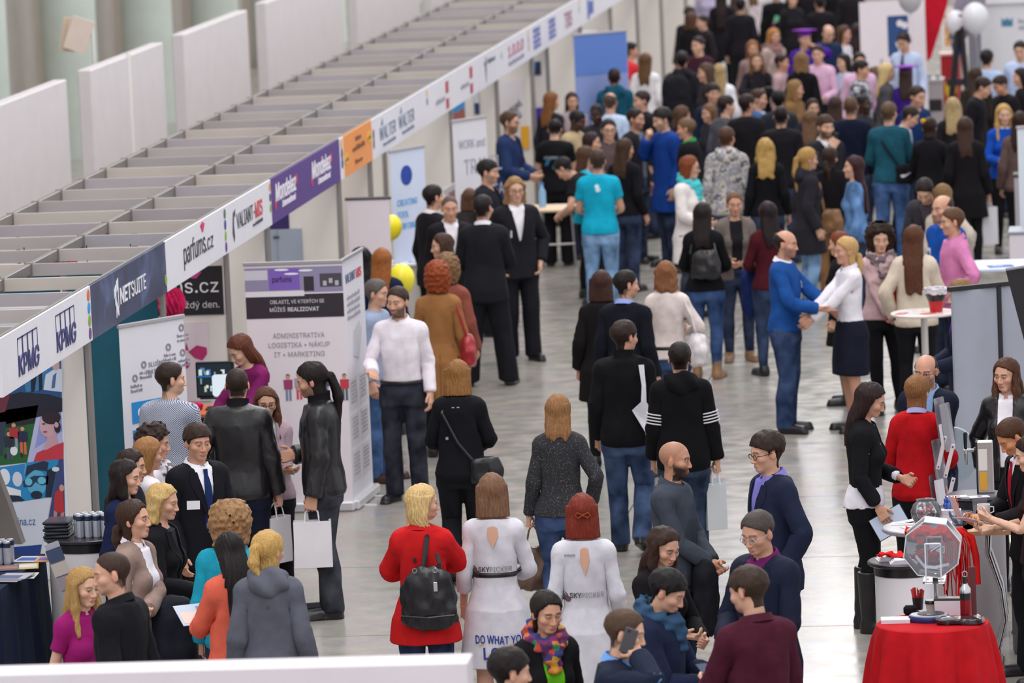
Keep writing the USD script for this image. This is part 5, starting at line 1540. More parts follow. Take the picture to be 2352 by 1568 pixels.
# third stall: orange desk, television, pink pompom
p = atz(470, 948, 1.0)
t = thing('orange_desk', 'orange-topped desk under the television', 'desk', (p[0], p[1], 0))
obj('tabletop', bx(-.42, .40, -.05, .50, .965, 1.0, .006), mat('rough', '#c96a34', rough=.4), t)
obj('front', bx(-.40, .38, .0, .02, .05, .965), mat('plain', '#201c20'), t)
for x in (-.39, .35):
    obj('side', bx(x, x + .02, .0, .48, 0, .965), mat('plain', '#201c20'), t)
p0, p1, p2 = aty(448, 832, 4.2), aty(524, 823, 4.2), aty(462, 914, 4.2)
t = thing('television', 'flat television showing a bright picture on the orange desk', 'television', (p0[0], 4.2, p2[2]), .0)
w, h = p1[0] - p0[0] + .04, p0[2] - p2[2]
obj('bezel', bx(0, w, 0, .04, 0, h, .006), mat('plain', '#15141a', rough=.3), t)
B = Board((0, -.001, 0), (1, 0, 0))
def screenm(c, s): return mat('emit', c, s=s)
r = random.Random(4)
obj('screen', B.rect(.015, .02, w - .015, h - .015, 0, .001), screenm('#3a4650', .5), t)
for k in range(26):
    x, y = r.uniform(.02, w - .07), r.choice((r.uniform(.03, h * .40), r.uniform(h * .62, h - .07)))
    obj('picture_patch', B.rect(x, y, x + r.uniform(.012, .035), y + r.uniform(.02, .05), .0012 + .0001 * k, .002 + .0001 * k), screenm(r.choice(('#dff0ec', '#8ab0b4', '#c8d8b0', '#f4f8fc', '#20262c', '#5a8ac0')), .8), t)
obj('picture_band', B.rect(.015, h * .58, w * .7, h * .62, .005, .006), screenm('#2a7ac0', .8), t)
obj('picture_patch', B.poly(sbox(w * .52, .04, w * .86, h * .55).buffer(.03), .006), screenm('#e8f4ff', .9), t)
obj('stand_neck', bx(w / 2 - .03, w / 2 + .03, .015, .035, -(p2[2] - 1.0), .02), mat('plain', '#15141a'), t)
obj('stand_foot', bx(w / 2 - .12, w / 2 + .12, -.06, .1, -(p2[2] - 1.0), -(p2[2] - 1.0) + .012), mat('plain', '#15141a'), t)
for nm, px, py, yy, lb in (('a', 392, 694, 3.3, 'fluffy pink pompom hanging above the banner with word boxes'), ('b', 145, 598, 3.5, 'bright pink pompom seen through the stall roof beams')):
    p = aty(px, py, yy)
    V, F = snet(lambda X, Y, Z: np.sqrt(X * X + Y * Y + Z * Z * .8) - .105 + .03 * np.sin(np.arctan2(Y, X) * 16 + 6 * Z / .1) * .6 + _hn(X, Y, Z, (70, 70, 30), .03), axis(-.15, .15, .009), axis(-.15, .15, .009), axis(-.17, .17, .009))
    t = thing('pompom', lb, 'pompom', p)
    obj('fluff', (V, F), mat('cloth', '#e0306c'), t, True)
    obj('thread', tube([[0, 0, .08], [0, 0, max(.1, 2.42 - p[2])]], .004, 5), mat('plain', '#c02a5a'), t)
p = atz(445, 942, 1.0)
t = thing('pink_pouch', 'crumpled pink pouch on the orange desk', 'pouch', (p[0], p[1] + .02, 1.0))
V, F = snet(lambda X, Y, Z: ell(X, Y, Z, (0, 0, .03), (.075, .05, .032)) + _hn(X, Y, Z, (40, 40, 40), .02), axis(-.1, .1, .008), axis(-.08, .08, .008), axis(.0, .08, .008))
obj('body', (V, F), mat('cloth', '#c4205a'), t, True)
t = thing('keyboard', 'dark keyboard lying on the orange desk before the television', 'keyboard', (p[0] + .28, p[1] + .02, 1.0), .05)
obj('case', bx(-.18, .18, -.06, .06, 0, .018, .004), mat('plain', '#3a3234'), t)
for i in range(4):
    obj('key_row', bx(-.17, .17, -.05 + .027 * i, -.03 + .027 * i, .018, .023), mat('plain', '#241f22'), t)
# yellow balloons
def balloon(label, px, py, z, r, col, string=True, y=None):
    p = atz(px, py, z) if y is None else aty(px, py, y)
    t = thing('balloon', label, 'balloon', p)
    a = np.linspace(-math.pi / 2, math.pi / 2, 15)
    pr = [(r * math.cos(x) * (1 if x > 0 else 1 - .12 * math.sin(-x)**2), r * (1.12 * math.sin(x) if x > 0 else 1.3 * math.sin(x))) for x in a]
    pr[0] = (.0, -r * 1.3); pr[-1] = (0, r * 1.12)
    obj('skin', lathe(pr, 24), mat('plain', col, rough=.28), t, True)
    obj('knot', lathe([(0, -r * 1.27), (.012, -r * 1.36), (.016, -r * 1.42), (0, -r * 1.40)], 10), mat('plain', col, rough=.4), t)
    if string:
        obj('string', tube([[0, 0, -r * 1.4], [.02, .01, -r * 1.4 - .3], [0, 0, -p[2] + .01]], .003, 5), mat('plain', '#c8c8cc'), t)
balloon('yellow balloon beside the pale blue banner', 899, 520, 1.5, .105, '#f2e020')
balloon('yellow balloon behind the person in navy with white collar', 922, 640, 1.35, .125, '#f2e436')
# white counter with leaflets behind the yellow balloons
p = atz(960, 620, 1.0)
p = p + np.array([-.15, .75, 0])
t = thing('white_counter', 'white counter with leaflets behind the yellow balloons', 'counter', (p[0], p[1], 0))
obj('body', bx(-.30, .32, -.15, .25, 0, .97, .01), mat('rough', '#dcd8d4', rough=.5), t)
obj('tabletop', bx(-.34, .36, -.18, .28, .97, 1.0, .006), mat('plain', '#e2dfe0', rough=.4), t)
for k, (x, y, c, lb) in enumerate(((-.2, -.02, '#8ab0dc', 'pale blue leaflet at the left of the white counter'), (.02, .04, '#6a9ad4', 'mid blue leaflet at the middle of the white counter'), (.2, -.03, '#d8dce6', 'whitish leaflet at the right of the white counter'))):
    t = thing('leaflet', lb, 'leaflet', (p[0] + x, p[1] + y, 1.0), .3 * k)
    obj('sheet', bx(-.07, .07, -.05, .05, 0, .006), mat('plain', c), t); obj('print_block', bx(-.05, .03, -.03, .02, .006, .007), mat('plain', '#f0f2f6'), t)
# tablet stand by the dark suits
p = atz(1070, 470, 1.25)
t = thing('tablet_stand', 'white framed tablet tilted on a grey stand', 'tablet stand', (p[0], p[1], 0))
R = Ry(-.5) @ Rx(.5)
obj('frame', xf(bx(-.13, .13, -.012, .012, -.17, .17, .01), R, (-.05, -.05, 1.36)), mat('plain', '#e4e0e6', rough=.3), t)
obj('screen', xf(bx(-.09, .09, -.016, -.012, -.10, .10), R, (-.05, -.05, 1.36)), mat('plain', '#b88a8e', rough=.2), t)
obj('pedestal', bx(-.12, .16, .0, .16, 0, 1.22, .02), mat('rough', '#b6b6bc', rough=.5), t)
# light wood table with a steel chair behind the person in turquoise
p = atz(1255, 478, .92)
t = thing('light_wood_table', 'light wood standing table where a person writes', 'table', (p[0], p[1], 0))
obj('tabletop', bx(-.36, .48, -.18, .45, .89, .92, .008), mat('rough', '#dcc0a0', rough=.45), t)
for x, y in ((-.3, -.1), (.42, -.1), (-.3, .38), (.42, .38)):
    obj('leg', tube([[x, y, 0], [x, y, .89]], .016), mat('plain', '#a09ca0', metal=.7, rough=.3), t)
p = atz(1284, 612, 0)
t = thing('bar_chair', 'tall steel bar chair with grey mesh back', 'chair', (p[0], p[1], 0), .15)
ST = mat('plain', '#a6a0a4', metal=.7, rough=.35)
for x in (-.19, .19):
    obj('leg', tube([[x, -.19, 0], [x * .85, -.15, .72]], .013), ST, t); obj('leg', tube([[x, .19, 0], [x * .85, .17, .72], [x * .9, .20, 1.12]], .013), ST, t)
obj('seat', bx(-.19, .19, -.19, .19, .70, .735, .012), mat('plain', '#8a868a', rough=.5), t)
obj('backrest', xf(bx(-.18, .18, -.01, .01, .86, 1.12, .006), None, (0, .19, 0)), mat('rough', '#9b979c', rough=.6), t)
obj('footrest', tube([[-.19, -.18, .28], [.19, -.18, .28]], .012), ST, t)
for k, (x, y, c, lb) in enumerate(((-.22, .05, '#c8788a', 'pinkish paper at the left of the light wood table'), (.30, -.02, '#d4d8e4', 'white paper at the right of the light wood table'))):
    q_ = atz(1255, 478, .92)
    t = thing('paper_sheet', lb, 'paper', (q_[0] + x, q_[1] + y, .921), .2)
    obj('sheet', bx(-.10, .10, -.07, .07, 0, .004), mat('plain', c), t); obj('text_block', bx(-.08, .06, -.05, .03, .004, .005), mat('plain', '#b8b4bc'), t)
t = thing('water_bottle', 'pale blue plastic bottle on the light wood table', 'bottle', (q_[0] - .06, q_[1] + .16, .921))
obj('body', lathe([(0, 0), (.04, 0), (.042, .01), (.042, .17), (.016, .22), (.016, .25), (0, .25)], 16), mat('plain', '#8ab4d8', rough=.15), t, 40); obj('cap', lathe([(0, .25), (.018, .25), (.018, .275), (0, .275)], 12), mat('plain', '#3a7ac0'), t)
# ------------------------------------------------------------------ the stands along the right edge
CHR = mat('plain', '#b8b8bc', metal=.9, rough=.18)
ACR = mat('clear', '#f2f4f8', haze=.05)
# red cloth table
RT = atz(2142, 1428, 1.1); RX, RY = RT[0], RT[1]
t = thing('red_cloth_table', 'round standing table under a red cloth in the bottom right', 'table', (RX, RY, 0))
obj('tabletop', lathe([(0, 1.06), (.318, 1.06), (.325, 1.07), (.325, 1.088), (0, 1.09)], 36), mat('plain', '#7a1018'), t)
obj('column', tube([[0, 0, .04], [0, 0, 1.06]], .035, 12), CHR, t)
obj('foot_plate', lathe([(0, 0), (.24, 0), (.24, .012), (0, .03)], 32), CHR, t)
n = 180; a = np.linspace(0, 2 * math.pi, n, endpoint=False)
wv = np.sin(a * 13 + .5) * .6 + np.sin(a * 21 + 2) * .3 + np.sin(a * 7) * .4
rows = []
for z, r0, am in ((.0, .50, .045), (.25, .468, .040), (.55, .425, .036), (.85, .382, .026), (1.0, .356, .015), (1.065, .340, .004), (1.093, .330, 0), (1.098, .315, 0)):
    rows.append(np.stack([(r0 + am * wv) * np.cos(a), (r0 + am * wv) * np.sin(a), np.full(n, max(z, .012))], -1))
rows = [np.vstack([r_, r_[:1]]) for r_ in rows]
c = obj('tablecloth', join([strip(rows, .004), lathe([(0, 1.0935), (.318, 1.0935), (.318, 1.0995), (0, 1.0995)], 48)]), mat('cloth', '#b3121c'), None, 40, 'bright red felt cloth hanging in folds to the floor', 'tablecloth')
UsdGeom.Xformable(c).AddTranslateOp().Set(Gf.Vec3d(RX, RY, 0))
ZT = 1.10
def ont(px, py, z=ZT):
    p = atz(px, py, z); return (p[0], p[1], z)
t = thing('paper_pad', 'pad of white cards on the red cloth', 'paper', ont(2057, 1428), .06)
for k in range(4):
    obj('card', bx(-.085, .085, -.055, .055, .006 * k, .006 * k + .005), mat('plain', '#e6e3ee'), t)
t = thing('zip_case', 'round blue and grey zip case lying on the red cloth', 'case', ont(2134, 1425))
sc_ = [1, .78]
def elz(r0, z0): return (r0, z0)
V, F = lathe([(0, 0), (.115, 0), (.122, .012), (.122, .026), (.116, .036), (0, .036)], 40); obj('shell', (V * [1, .8, 1], F), mat('plain', '#1f2f66', rough=.4), t, 30)
V, F = lathe([(.0, .036), (.112, .036), (.108, .042), (0, .042)], 40); obj('grey_lid', (V * [1, .8, 1], F), mat('plain', '#a4a8b4', rough=.4), t, 30)
obj('dark_panel', poly(affinity.scale(Point(.012, 0).buffer(.085, 16), .95, .85).intersection(affinity.scale(Point(0, 0).buffer(.105, 20), 1, .8)), .004 + .042), mat('plain', '#26242c', rough=.5), t)
obj('red_print', bx(-.03, -.01, -.05, -.044, .046, .048), mat('plain', '#c02030'), t); obj('white_print', bx(-.008, .014, -.05, -.044, .046, .048), mat('plain', '#d8d8d8'), t)
t = thing('plastic_pouch', 'shiny dark plastic pouch leaning over the zip case', 'pouch', ont(2205, 1432), -.12)
V, F = snet(lambda X, Y, Z: np.maximum(np.abs(X) - .13, np.maximum(np.abs(Y) - .055 + .02 * X, np.abs(Z - .02) - .012)) - .006 + _hn(X, Y, Z, (30, 30, 30), .012), axis(-.16, .16, .008), axis(-.09, .09, .008), axis(-.02, .06, .007))
obj('body', (V, F), mat('plain', '#2c2830', rough=.12), t, True)
obj('zip_rim', xf(bx(-.135, -.115, -.055, .055, .022, .034, .003), Ry(.0)), mat('plain', '#8a8690', rough=.15), t)
t = thing('thermos_bottle', 'red thermos bottle with black band and steel shoulder on the red cloth', 'bottle', ont(2219, 1424))
obj('body', lathe([(0, 0), (.031, 0), (.033, .004), (.033, .125), (0, .125)], 24), mat('plain', '#8e1420', rough=.25, metal=.5), t, 40)
obj('black_band', lathe([(0, .125), (.0335, .125), (.0335, .165), (0, .165)], 24), mat('plain', '#141214', rough=.3), t, 40)
obj('steel_shoulder', lathe([(0, .165), (.033, .165), (.033, .19), (.016, .215), (.015, .22), (0, .22)], 24), mat('plain', '#c8c8cc', rough=.2, metal=.95), t, 40)
obj('stopper', lathe([(0, .22), (.013, .22), (.013, .245), (.016, .248), (.016, .262), (0, .264)], 16), mat('plain', '#1a181a', rough=.3), t, 40)
obj('carry_loop', tube([[-.012, 0, .262], [-.014, 0, .285], [0, 0, .295], [.014, 0, .285], [.012, 0, .262]], .004, 6), CHR, t)
t = thing('stick_cup', 'black cup holding bright red paper sticks', 'cup', ont(2109, 1399))
obj('body', lathe([(0, 0), (.028, 0), (.035, .075), (.033, .075), (.027, .004), (0, .004)], 24), mat('plain', '#1a171a', rough=.4), t, 40)
for k in range(8):
    an = k * .8; R = Ry(.16 * math.cos(an)) @ Rx(.16 * math.sin(an))
    obj('stick', xf(bx(-.010, .010, -.002, .002, .01, .118 + .008 * (k % 3)), R @ Rz(k * .7), (.012 * math.cos(an), .012 * math.sin(an), 0)), mat('plain', '#b01f22' if k % 2 else '#c8352c'), t)
t = thing('coffee_cup', 'paper coffee cup with black lid behind the pole', 'cup', ont(2139, 1404))
obj('body', lathe([(0, 0), (.026, 0), (.034, .05), (0, .05)], 20), mat('plain', '#b8b0ac'), t, 40); obj('lid', lathe([(0, .05), (.037, .05), (.037, .058), (.032, .07), (0, .07)], 20), mat('plain', '#17151a', rough=.3), t, 40)
t = thing('black_pouch', 'small black pouch beside the cup of red sticks', 'pouch', ont(2089, 1411))
obj('body', bx(-.035, .04, -.03, .03, 0, .055, .014), mat('cloth', '#151318'), t, 30); obj('strap', tube([[.035, -.02, .03], [.06, -.035, .02], [.075, -.03, .004]], .006, 6), mat('cloth', '#151318'), t)
t = thing('display_box', 'open dark presentation box with white front on the red cloth', 'box', ont(2180, 1412), -.06)
obj('white_front', bx(-.085, .085, -.012, .0, 0, .085), mat('plain', '#d4cdd4'), t); obj('box_body', bx(-.09, .09, .0, .08, 0, .10, .004), mat('plain', '#2a1e1e', rough=.4), t); obj('silver_mark', bx(-.02, .02, .02, .04, .1005, .102), mat('plain', '#d8d8dc', metal=.6), t)
t = thing('menu_holder', 'dark red upright card holder behind the thermos bottle', 'card holder', ont(2236, 1416), .3)
obj('card', bx(-.02, .02, -.004, .004, 0, .30), mat('plain', '#5a1c24'), t); obj('foot', bx(-.035, .035, -.03, .03, 0, .01), mat('plain', '#d0c0b8'), t)
# acrylic draw drum on its pole
t = thing('draw_drum', 'clear acrylic octagonal draw drum on a steel pole over the red table', 'drum', ont(2151, 1404))
zc = .39; cx = -.01
oc = [(.175 * math.cos(k * math.pi / 4 + .25), .175 * math.sin(k * math.pi / 4 + .25)) for k in range(8)]
for sgn, nm in ((-1, 'front_pane'), (1, 'back_pane')):
    v, f = poly(Polygon(oc), .004)
    obj(nm, xf((v, f), Rx(math.pi / 2), (cx, sgn * .10 + .002, zc)), ACR, t)
RIM = mat('plain', '#dfe0e6', rough=.15)
for k in range(8):
    p_, q_ = np.array(oc[k]), np.array(oc[(k + 1) % 8])
    V = np.array([(cx + x, y, zc + z) for (x, z) in (p_, q_) for y in (-.10, .10)]); nn = (p_ + q_) / np.linalg.norm(p_ + q_) * .004
    V2 = V - np.array([nn[0], 0, nn[1]])
    hull = trimesh.Trimesh(np.vstack([V, V2])).convex_hull
    obj('side_pane' if k != 1 else 'lid_pane', (hull.vertices, hull.faces), ACR if k != 1 else mat('plain', '#dce4f0', rough=.2), t)
    for y in (-.10, .10):
        obj('glued_edge', tube([[cx + p_[0], y, zc + p_[1]], [cx + q_[0], y, zc + q_[1]]], .0035, 5), RIM, t)
obj('pole', tube([[0, 0, 0.0], [0, 0, .23]], .011, 12), CHR, t)
obj('pole_clamp', tube([[0, 0, .185], [0, 0, .225]], .018, 10), mat('plain', '#3a3c44', rough=.4), t)
obj('base_plate', lathe([(0, 0), (.06, 0), (.06, .008), (0, .010)], 24), CHR, t)
for y in (-.12, .12):
    obj('yoke', join([tube([[-.05, y, .20], [-.05, y, .43]], .005, 6), tube([[.04, y, .20], [.04, y, .43]], .005, 6), tube([[-.05, y, .43], [.04, y, .43]], .005, 6)]), RIM, t)
obj('yoke_base', bx(-.07, .06, -.12, .12, .19, .20), ACR, t)
obj('crank', join([tube([[cx, -.10, zc], [cx, -.15, zc]], .008, 8), tube([[cx, -.15, zc], [cx + .05, -.155, zc + .03]], .006, 6)]), CHR, t)
for k, (x, z, an) in enumerate(((-.075, -.085, .9), (.0, -.125, .12), (.05, -.12, -.2))):
    obj('drawn_slip', xf(bx(-.045, .045, -.05, .05, 0, .003), Ry(an), (cx + x, -.02 + .02 * k, zc + z)), mat('plain', '#ece8f0'), t)
# barrels and tables behind
b1 = atz(2080, 1284, .92)
promo_barrel('promo_counter', 'round white counter with black rim just behind the red table', b1[0], b1[1], .92, .205, .25)
z1 = .92
def onb(px, py, z): p = atz(px, py, z); return (p[0], p[1], z)
for k, (px, py, c_, lb) in enumerate(((2045, 1285, '#e4e0ea', 'white paper bundle on the front round counter'), (2075, 1292, '#d4d0dc', 'stack of folded white leaflets on the front round counter'))):
    t = thing('paper_stack', lb, 'paper', onb(px, py, z1), .2 - .1 * k)
    for j in range(4):
        obj('sheet', bx(-.09 + .01 * j, .09 - .006 * j, -.06, .06, .007 * j, .007 * j + .006), mat('plain', c_), t)
def cloth_heap(name, label, cat, loc, rx, ry, rz_, col, kind='cloth', seed=0):
    t = thing(name, label, cat, loc)
    V, F = snet(lambda X, Y, Z: ell(X, Y, Z, (0, 0, rz_ * .7), (rx, ry, rz_)) + _hn(X, Y, Z, (26, 26, 40), .04, seed) + .006 * np.sin(X * 90 + 20 * Y), axis(-rx - .03, rx + .03, .009), axis(-ry - .03, ry + .03, .009), axis(0, rz_ * 2 + .03, .008))
    obj('body', (V, F), mat(kind, col), t, True)
    return t
cloth_heap('red_ribbon_heap', 'bright red lanyard ribbon lying on the front round counter', 'lanyard', onb(2052, 1278, z1 + .03), .10, .04, .02, '#d01c1c', seed=3)
cloth_heap('dark_red_heap', 'dark red bunched bag at the right of the front round counter', 'bag', onb(2128, 1290, z1 + .002), .09, .05, .05, '#7a1420', seed=5)
t = thing('stick_cup', 'black cup with red spoons on the front round counter', 'cup', onb(2116, 1277, z1))
obj('body', lathe([(0, 0), (.028, 0), (.034, .08), (0, .08)], 24), mat('plain', '#1a171a', rough=.4), t, 40)
for k in range(4):
    R = Ry(-.2 + .12 * k)
    obj('spoon', xf(join([bx(-.006, .006, -.002, .002, .03, .14), xf(poly(Point(0, 0).buffer(.013, 8), .004), Rx(math.pi / 2), (0, .002, .145))]), R), mat('plain', '#c01c20'), t)
t = thing('white_mug', 'white mug at the right of the front round counter', 'mug', onb(2148, 1279, z1))
obj('body', lathe([(0, 0), (.036, 0), (.038, .09), (.034, .09), (.034, .01), (0, .01)], 22), mat('plain', '#e0dce4', rough=.3), t, 40); obj('handle', tube([[.036, 0, .07], [.06, 0, .065], [.06, 0, .03], [.036, 0, .02]], .005, 6), mat('plain', '#e0dce4', rough=.3), t)
b2 = atz(2138, 1207, .98)
promo_barrel('promo_counter', 'round white counter with grey top, second behind the red table', b2[0], b2[1], .98, .17, .33, '#8d8a94')
for k, (px, py, c_, g_, lb) in enumerate(((2075, 1203, '#e6e2ea', '#3a8a6a', 'white leaflet with green edge on the grey counter top'), (2100, 1211, '#e8e4ea', '#b03a5a', 'white leaflet with red print near the clear drum'), (2095, 1197, '#dcd8e2', '#b03a5a', 'white flyer at the back left of the grey counter top'), (2172, 1199, '#e4e0e6', '#c04a5a', 'white flyer in front of the colourful figures'))):
    t = thing('leaflet', lb, 'leaflet', onb(px, py, .98), .5 * k)
    obj('sheet', bx(-.08, .08, -.05, .05, 0, .005), mat('plain', c_), t); obj('printed_bar', bx(-.06, .05, -.03, -.015, .005, .006), mat('plain', g_), t)
lan = thing('lanyard_bundle', 'bundle of bright red lanyards hanging down between the two round counters', 'lanyards', (atz(2165, 1215, .99)[0], atz(2165, 1215, .99)[1] - .26, .0))
V, F = snet(lambda X, Y, Z: ell(X, Y, Z, (0, .0, .0), (.20, .09, .035)) + .012 * np.sin(X * 55 + Z * 40) + _hn(X, Y, Z, (40, 40, 40), .03), axis(-.24, .24, .009), axis(-.13, .13, .009), axis(-.06, .07, .008))
obj('ribbon_heap', xf((V, F), None, (-.06, .08, 1.0)), mat('cloth', '#cc1f1e'), lan, True)
r = random.Random(12)
for k in range(26):
    x = r.uniform(.02, .20); y = r.uniform(-.05, .05); zb = r.uniform(.45, .68)
    obj('ribbon', tube([[x - .03, y, 1.0], [x, y - .02, .93], [x + r.uniform(-.015, .015), y - .02, .75], [x + r.uniform(-.02, .02), y - .02, zb]], .005, 4), mat('cloth', r.choice(('#c8181c', '#a8141a', '#d8302a'))), lan)
    if k % 3 == 0:
        obj('clip', tube([[x, y - .02, zb], [x, y - .02, zb - .03]], .004, 5), mat('plain', '#3a2c28', metal=.6, rough=.3), lan)
obj('thick_ribbon', tube([[.10, .02, 1.02], [.20, .0, .97], [.225, -.01, .85], [.235, -.01, .66]], [.02, .026, .024, .018], 8), mat('cloth', '#d8201e'), lan, True)
t = thing('candy_jar', 'round glass jar filled with red and white sweets', 'jar', onb(2128, 1200, .98))
obj('glass', lathe([(0, 0), (.07, 0), (.10, .04), (.105, .08), (.085, .13), (.062, .15), (.066, .16), (.060, .158), (.056, .15), (.08, .127), (.099, .08), (.094, .044), (.066, .006), (0, .006)], 28), ACR, t, 40)
r = random.Random(8)
for k in range(60):
    an, rr, z = r.uniform(0, 6.28), .078 * math.sqrt(r.random()), r.uniform(.015, .10)
    s_ = trimesh.creation.icosphere(1, .013); s_.apply_transform(np.diag([1.3, .9, .8, 1]))
    obj('sweet', xf(s_, Rz(an * 3), (rr * math.cos(an), rr * math.sin(an), z)), mat('plain', r.choice(('#d8d0d4', '#b83a40', '#e0dce0', '#8a2a34')), rough=.3), t, True)
cb = atz(2186, 1195, .98)
t = thing('white_carton', 'low white carton under the colourful toy figures', 'carton', (cb[0], cb[1], .98))
obj('body', bx(-.075, .065, -.05, .05, 0, .075, .003), mat('plain', '#d8d4dc'), t); obj('lid_flap', bx(-.075, .065, -.052, -.05, .05, .076), mat('plain', '#c8c4cc'), t)
def figurine(px, py, c_, lb):
    t = thing('toy_figure', lb, 'figure', onb(px, py, 1.055))
    V, F = snet(lambda X, Y, Z: smin(ell(X, Y, Z, (0, 0, .022), (.02, .018, .024)), ell(X, Y, Z, (0, 0, .058), (.015, .015, .016)), .008), axis(-.03, .03, .004), axis(-.03, .03, .004), axis(-.006, .085, .004))
    obj('body', (V, F), mat('plain', c_, rough=.2), t, True)
    obj('crest', tube([[0, 0, .072], [0, 0, .088]], .005, 6), mat('plain', c_, rough=.2), t)
for px, c_, lb in ((2173, '#2c4a9c', 'shiny blue toy figure behind the sweets jar'), (2181, '#3c66c0', 'shiny blue toy figure right of its darker twin'), (2190, '#a8862a', 'golden toy figure in the little row'), (2196, '#b03424', 'red toy figure in the little row')):
    figurine(px, 1168, c_, lb)
t = thing('glass_bowl', 'glass bowl of blue-wrapped sweets on the wooden table edge', 'bowl', onb(2206, 1205, .98))
obj('glass', lathe([(0, 0), (.04, 0), (.075, .06), (.078, .09), (.072, .09), (.07, .06), (.036, .006), (0, .006)], 24), ACR, t, 40)
for k in range(18):
    an, rr = r.uniform(0, 6.28), .045 * math.sqrt(r.random())
    obj('sweet', xf(trimesh.creation.icosphere(1, .014), None, (rr * math.cos(an), rr * math.sin(an), r.uniform(.02, .07))), mat('plain', r.choice(('#7aa4d4', '#d8e0ec', '#4a7ac0')), rough=.25), t, True)
# zig-zag acrylic leaflet rack
p = atz(2168, 1180, .75)
t = thing('leaflet_rack', 'folding acrylic leaflet rack rising in steps beside the red jacket', 'leaflet rack', (p[0] + .02, p[1] + .12, 0))
LAV = mat('clear', '#e2d8e6', haze=.14); WB = mat('plain', '#d8ccd0', rough=.35)
for k, (x, z, h) in enumerate(((.035, 1.48, .36), (-.005, 1.52, .36), (-.03, 1.22, .36), (-.06, .98, .34), (-.02, 1.05, .34))):
    v, f = poly(sbox(-.06, 0, .06, h * .85).buffer(.018), .005)
    obj('acrylic_pocket', xf((v, f), Rz(1.15) @ Rx(math.pi / 2 - .12), (x, .02 * k, z - .28)), LAV, t)
for a_, b_ in (((.055, 1.22), (.0, 1.02)), ((.05, .98), (-.02, .72)), ((.0, 1.28), (-.05, 1.08)), ((-.02, .72), (-.04, .5))):
    a3, b3 = np.array([a_[0], -.06, a_[1]]), np.array([b_[0], -.06, b_[1]])
    obj('scissor_arm', xf(bx(-.014, .014, -.004, .004, -.02, np.linalg.norm(b3 - a3) + .02, .003), Rmin(np.array([0, 0, 1.]), b3 - a3), a3), WB, t)
    for e in (a3, b3):
        obj('rivet', xf(lathe([(0, 0), (.006, 0), (.006, .003), (0, .004)], 8), Rx(math.pi / 2), e + [0, -.005, 0]), mat('plain', '#5a5058', metal=.6), t)
for x, z in ((-.035, .80), (.01, 1.20)):
    obj('leaflet', xf(bx(-.05, .05, -.012, .012, 0, .18), Rz(1.15) @ Rx(-.12), (x, -.01, z)), mat('plain', '#dedae4'), t)
obj('base', bx(-.16, .12, -.14, .16, 0, .03, .008), WB, t); obj('upright', bx(-.05, -.03, -.02, .02, .03, .8), WB, t)
# wooden table with bent chrome legs
p = atz(2262, 1215, .98)
t = thing('wood_table', 'pale wood table with bent chrome legs at the right edge', 'table', (p[0], p[1], 0))
v, f = poly(sbox(-.10, -.04, .40, .50).buffer(.05), .028)
obj('tabletop', xf((v, f), None, (0, 0, .952)), mat('rough', '#c89a70', rough=.4, am=.08), t)
for x in (.02, .32):
    for s_ in (-1, 1):
        obj('leg', tube([[x, .22 + s_ * .12, .95], [x - .01, .22 + s_ * .13, .80], [x + .07, .22 + s_ * .14, .55], [x + .09, .22 + s_ * .15, .35], [x + .03, .22 + s_ * .16, .12], [x + .03, .22 + s_ * .17, .025]], .020, 8), CHR, t, True)
    obj('foot_bar', bx(x - .01, x + .07, -.16, .56, 0, .03, .008), CHR, t)
k_ = thing('steel_keg', 'grey steel keg standing under the pale wood table', 'keg', (p[0] + .32, p[1] + .75, 0))
obj('body', lathe([(0, 0), (.17, 0), (.18, .02), (.18, .12), (.19, .14), (.18, .16), (.18, .38), (.19, .40), (.18, .42), (.18, .52), (.16, .56), (0, .56)], 32), mat('plain', '#5c5a5c', rough=.35, metal=.6), k_, 40); obj('top_ring', tube([[.15 * math.cos(a_), .15 * math.sin(a_), .60] for a_ in np.linspace(0, 6.283, 21)[:-1]], .012, 6, True), mat('plain', '#4a484c', metal=.6), k_)
t = thing('acrylic_holder', 'clear tilted menu holder on the pale wood table', 'leaflet holder', (p[0] - .02, p[1] + .06, .98), .25)
obj('front_pane', xf(bx(-.05, .05, -.002, .002, 0, .16), Rx(-.25), (0, -.03, 0)), LAV, t); obj('back_pane', xf(bx(-.05, .05, -.002, .002, 0, .20), Rx(-.15), (0, .02, 0)), LAV, t); obj('foot', bx(-.05, .05, -.04, .06, 0, .004), LAV, t); obj('side_pocket', bx(.06, .13, -.01, .02, 0, .12), LAV, t)
t = thing('tape_roll', 'grey-blue roll of tape on the pale wood table', 'tape', (p[0] + .15, p[1] + .06, .98))
obj('roll', xf(lathe([(.025, -.02), (.05, -.02), (.05, .02), (.025, .02), (.025, -.02)], 24), Ry(math.pi / 2), (0, 0, .05)), mat('plain', '#5a607e', rough=.4), t, 40)
obj('core', xf(lathe([(.018, -.02), (.025, -.02), (.025, .02), (.018, .02), (.018, -.02)], 20), Ry(math.pi / 2), (0, 0, .05)), mat('plain', '#c8b8a0'), t, 40)
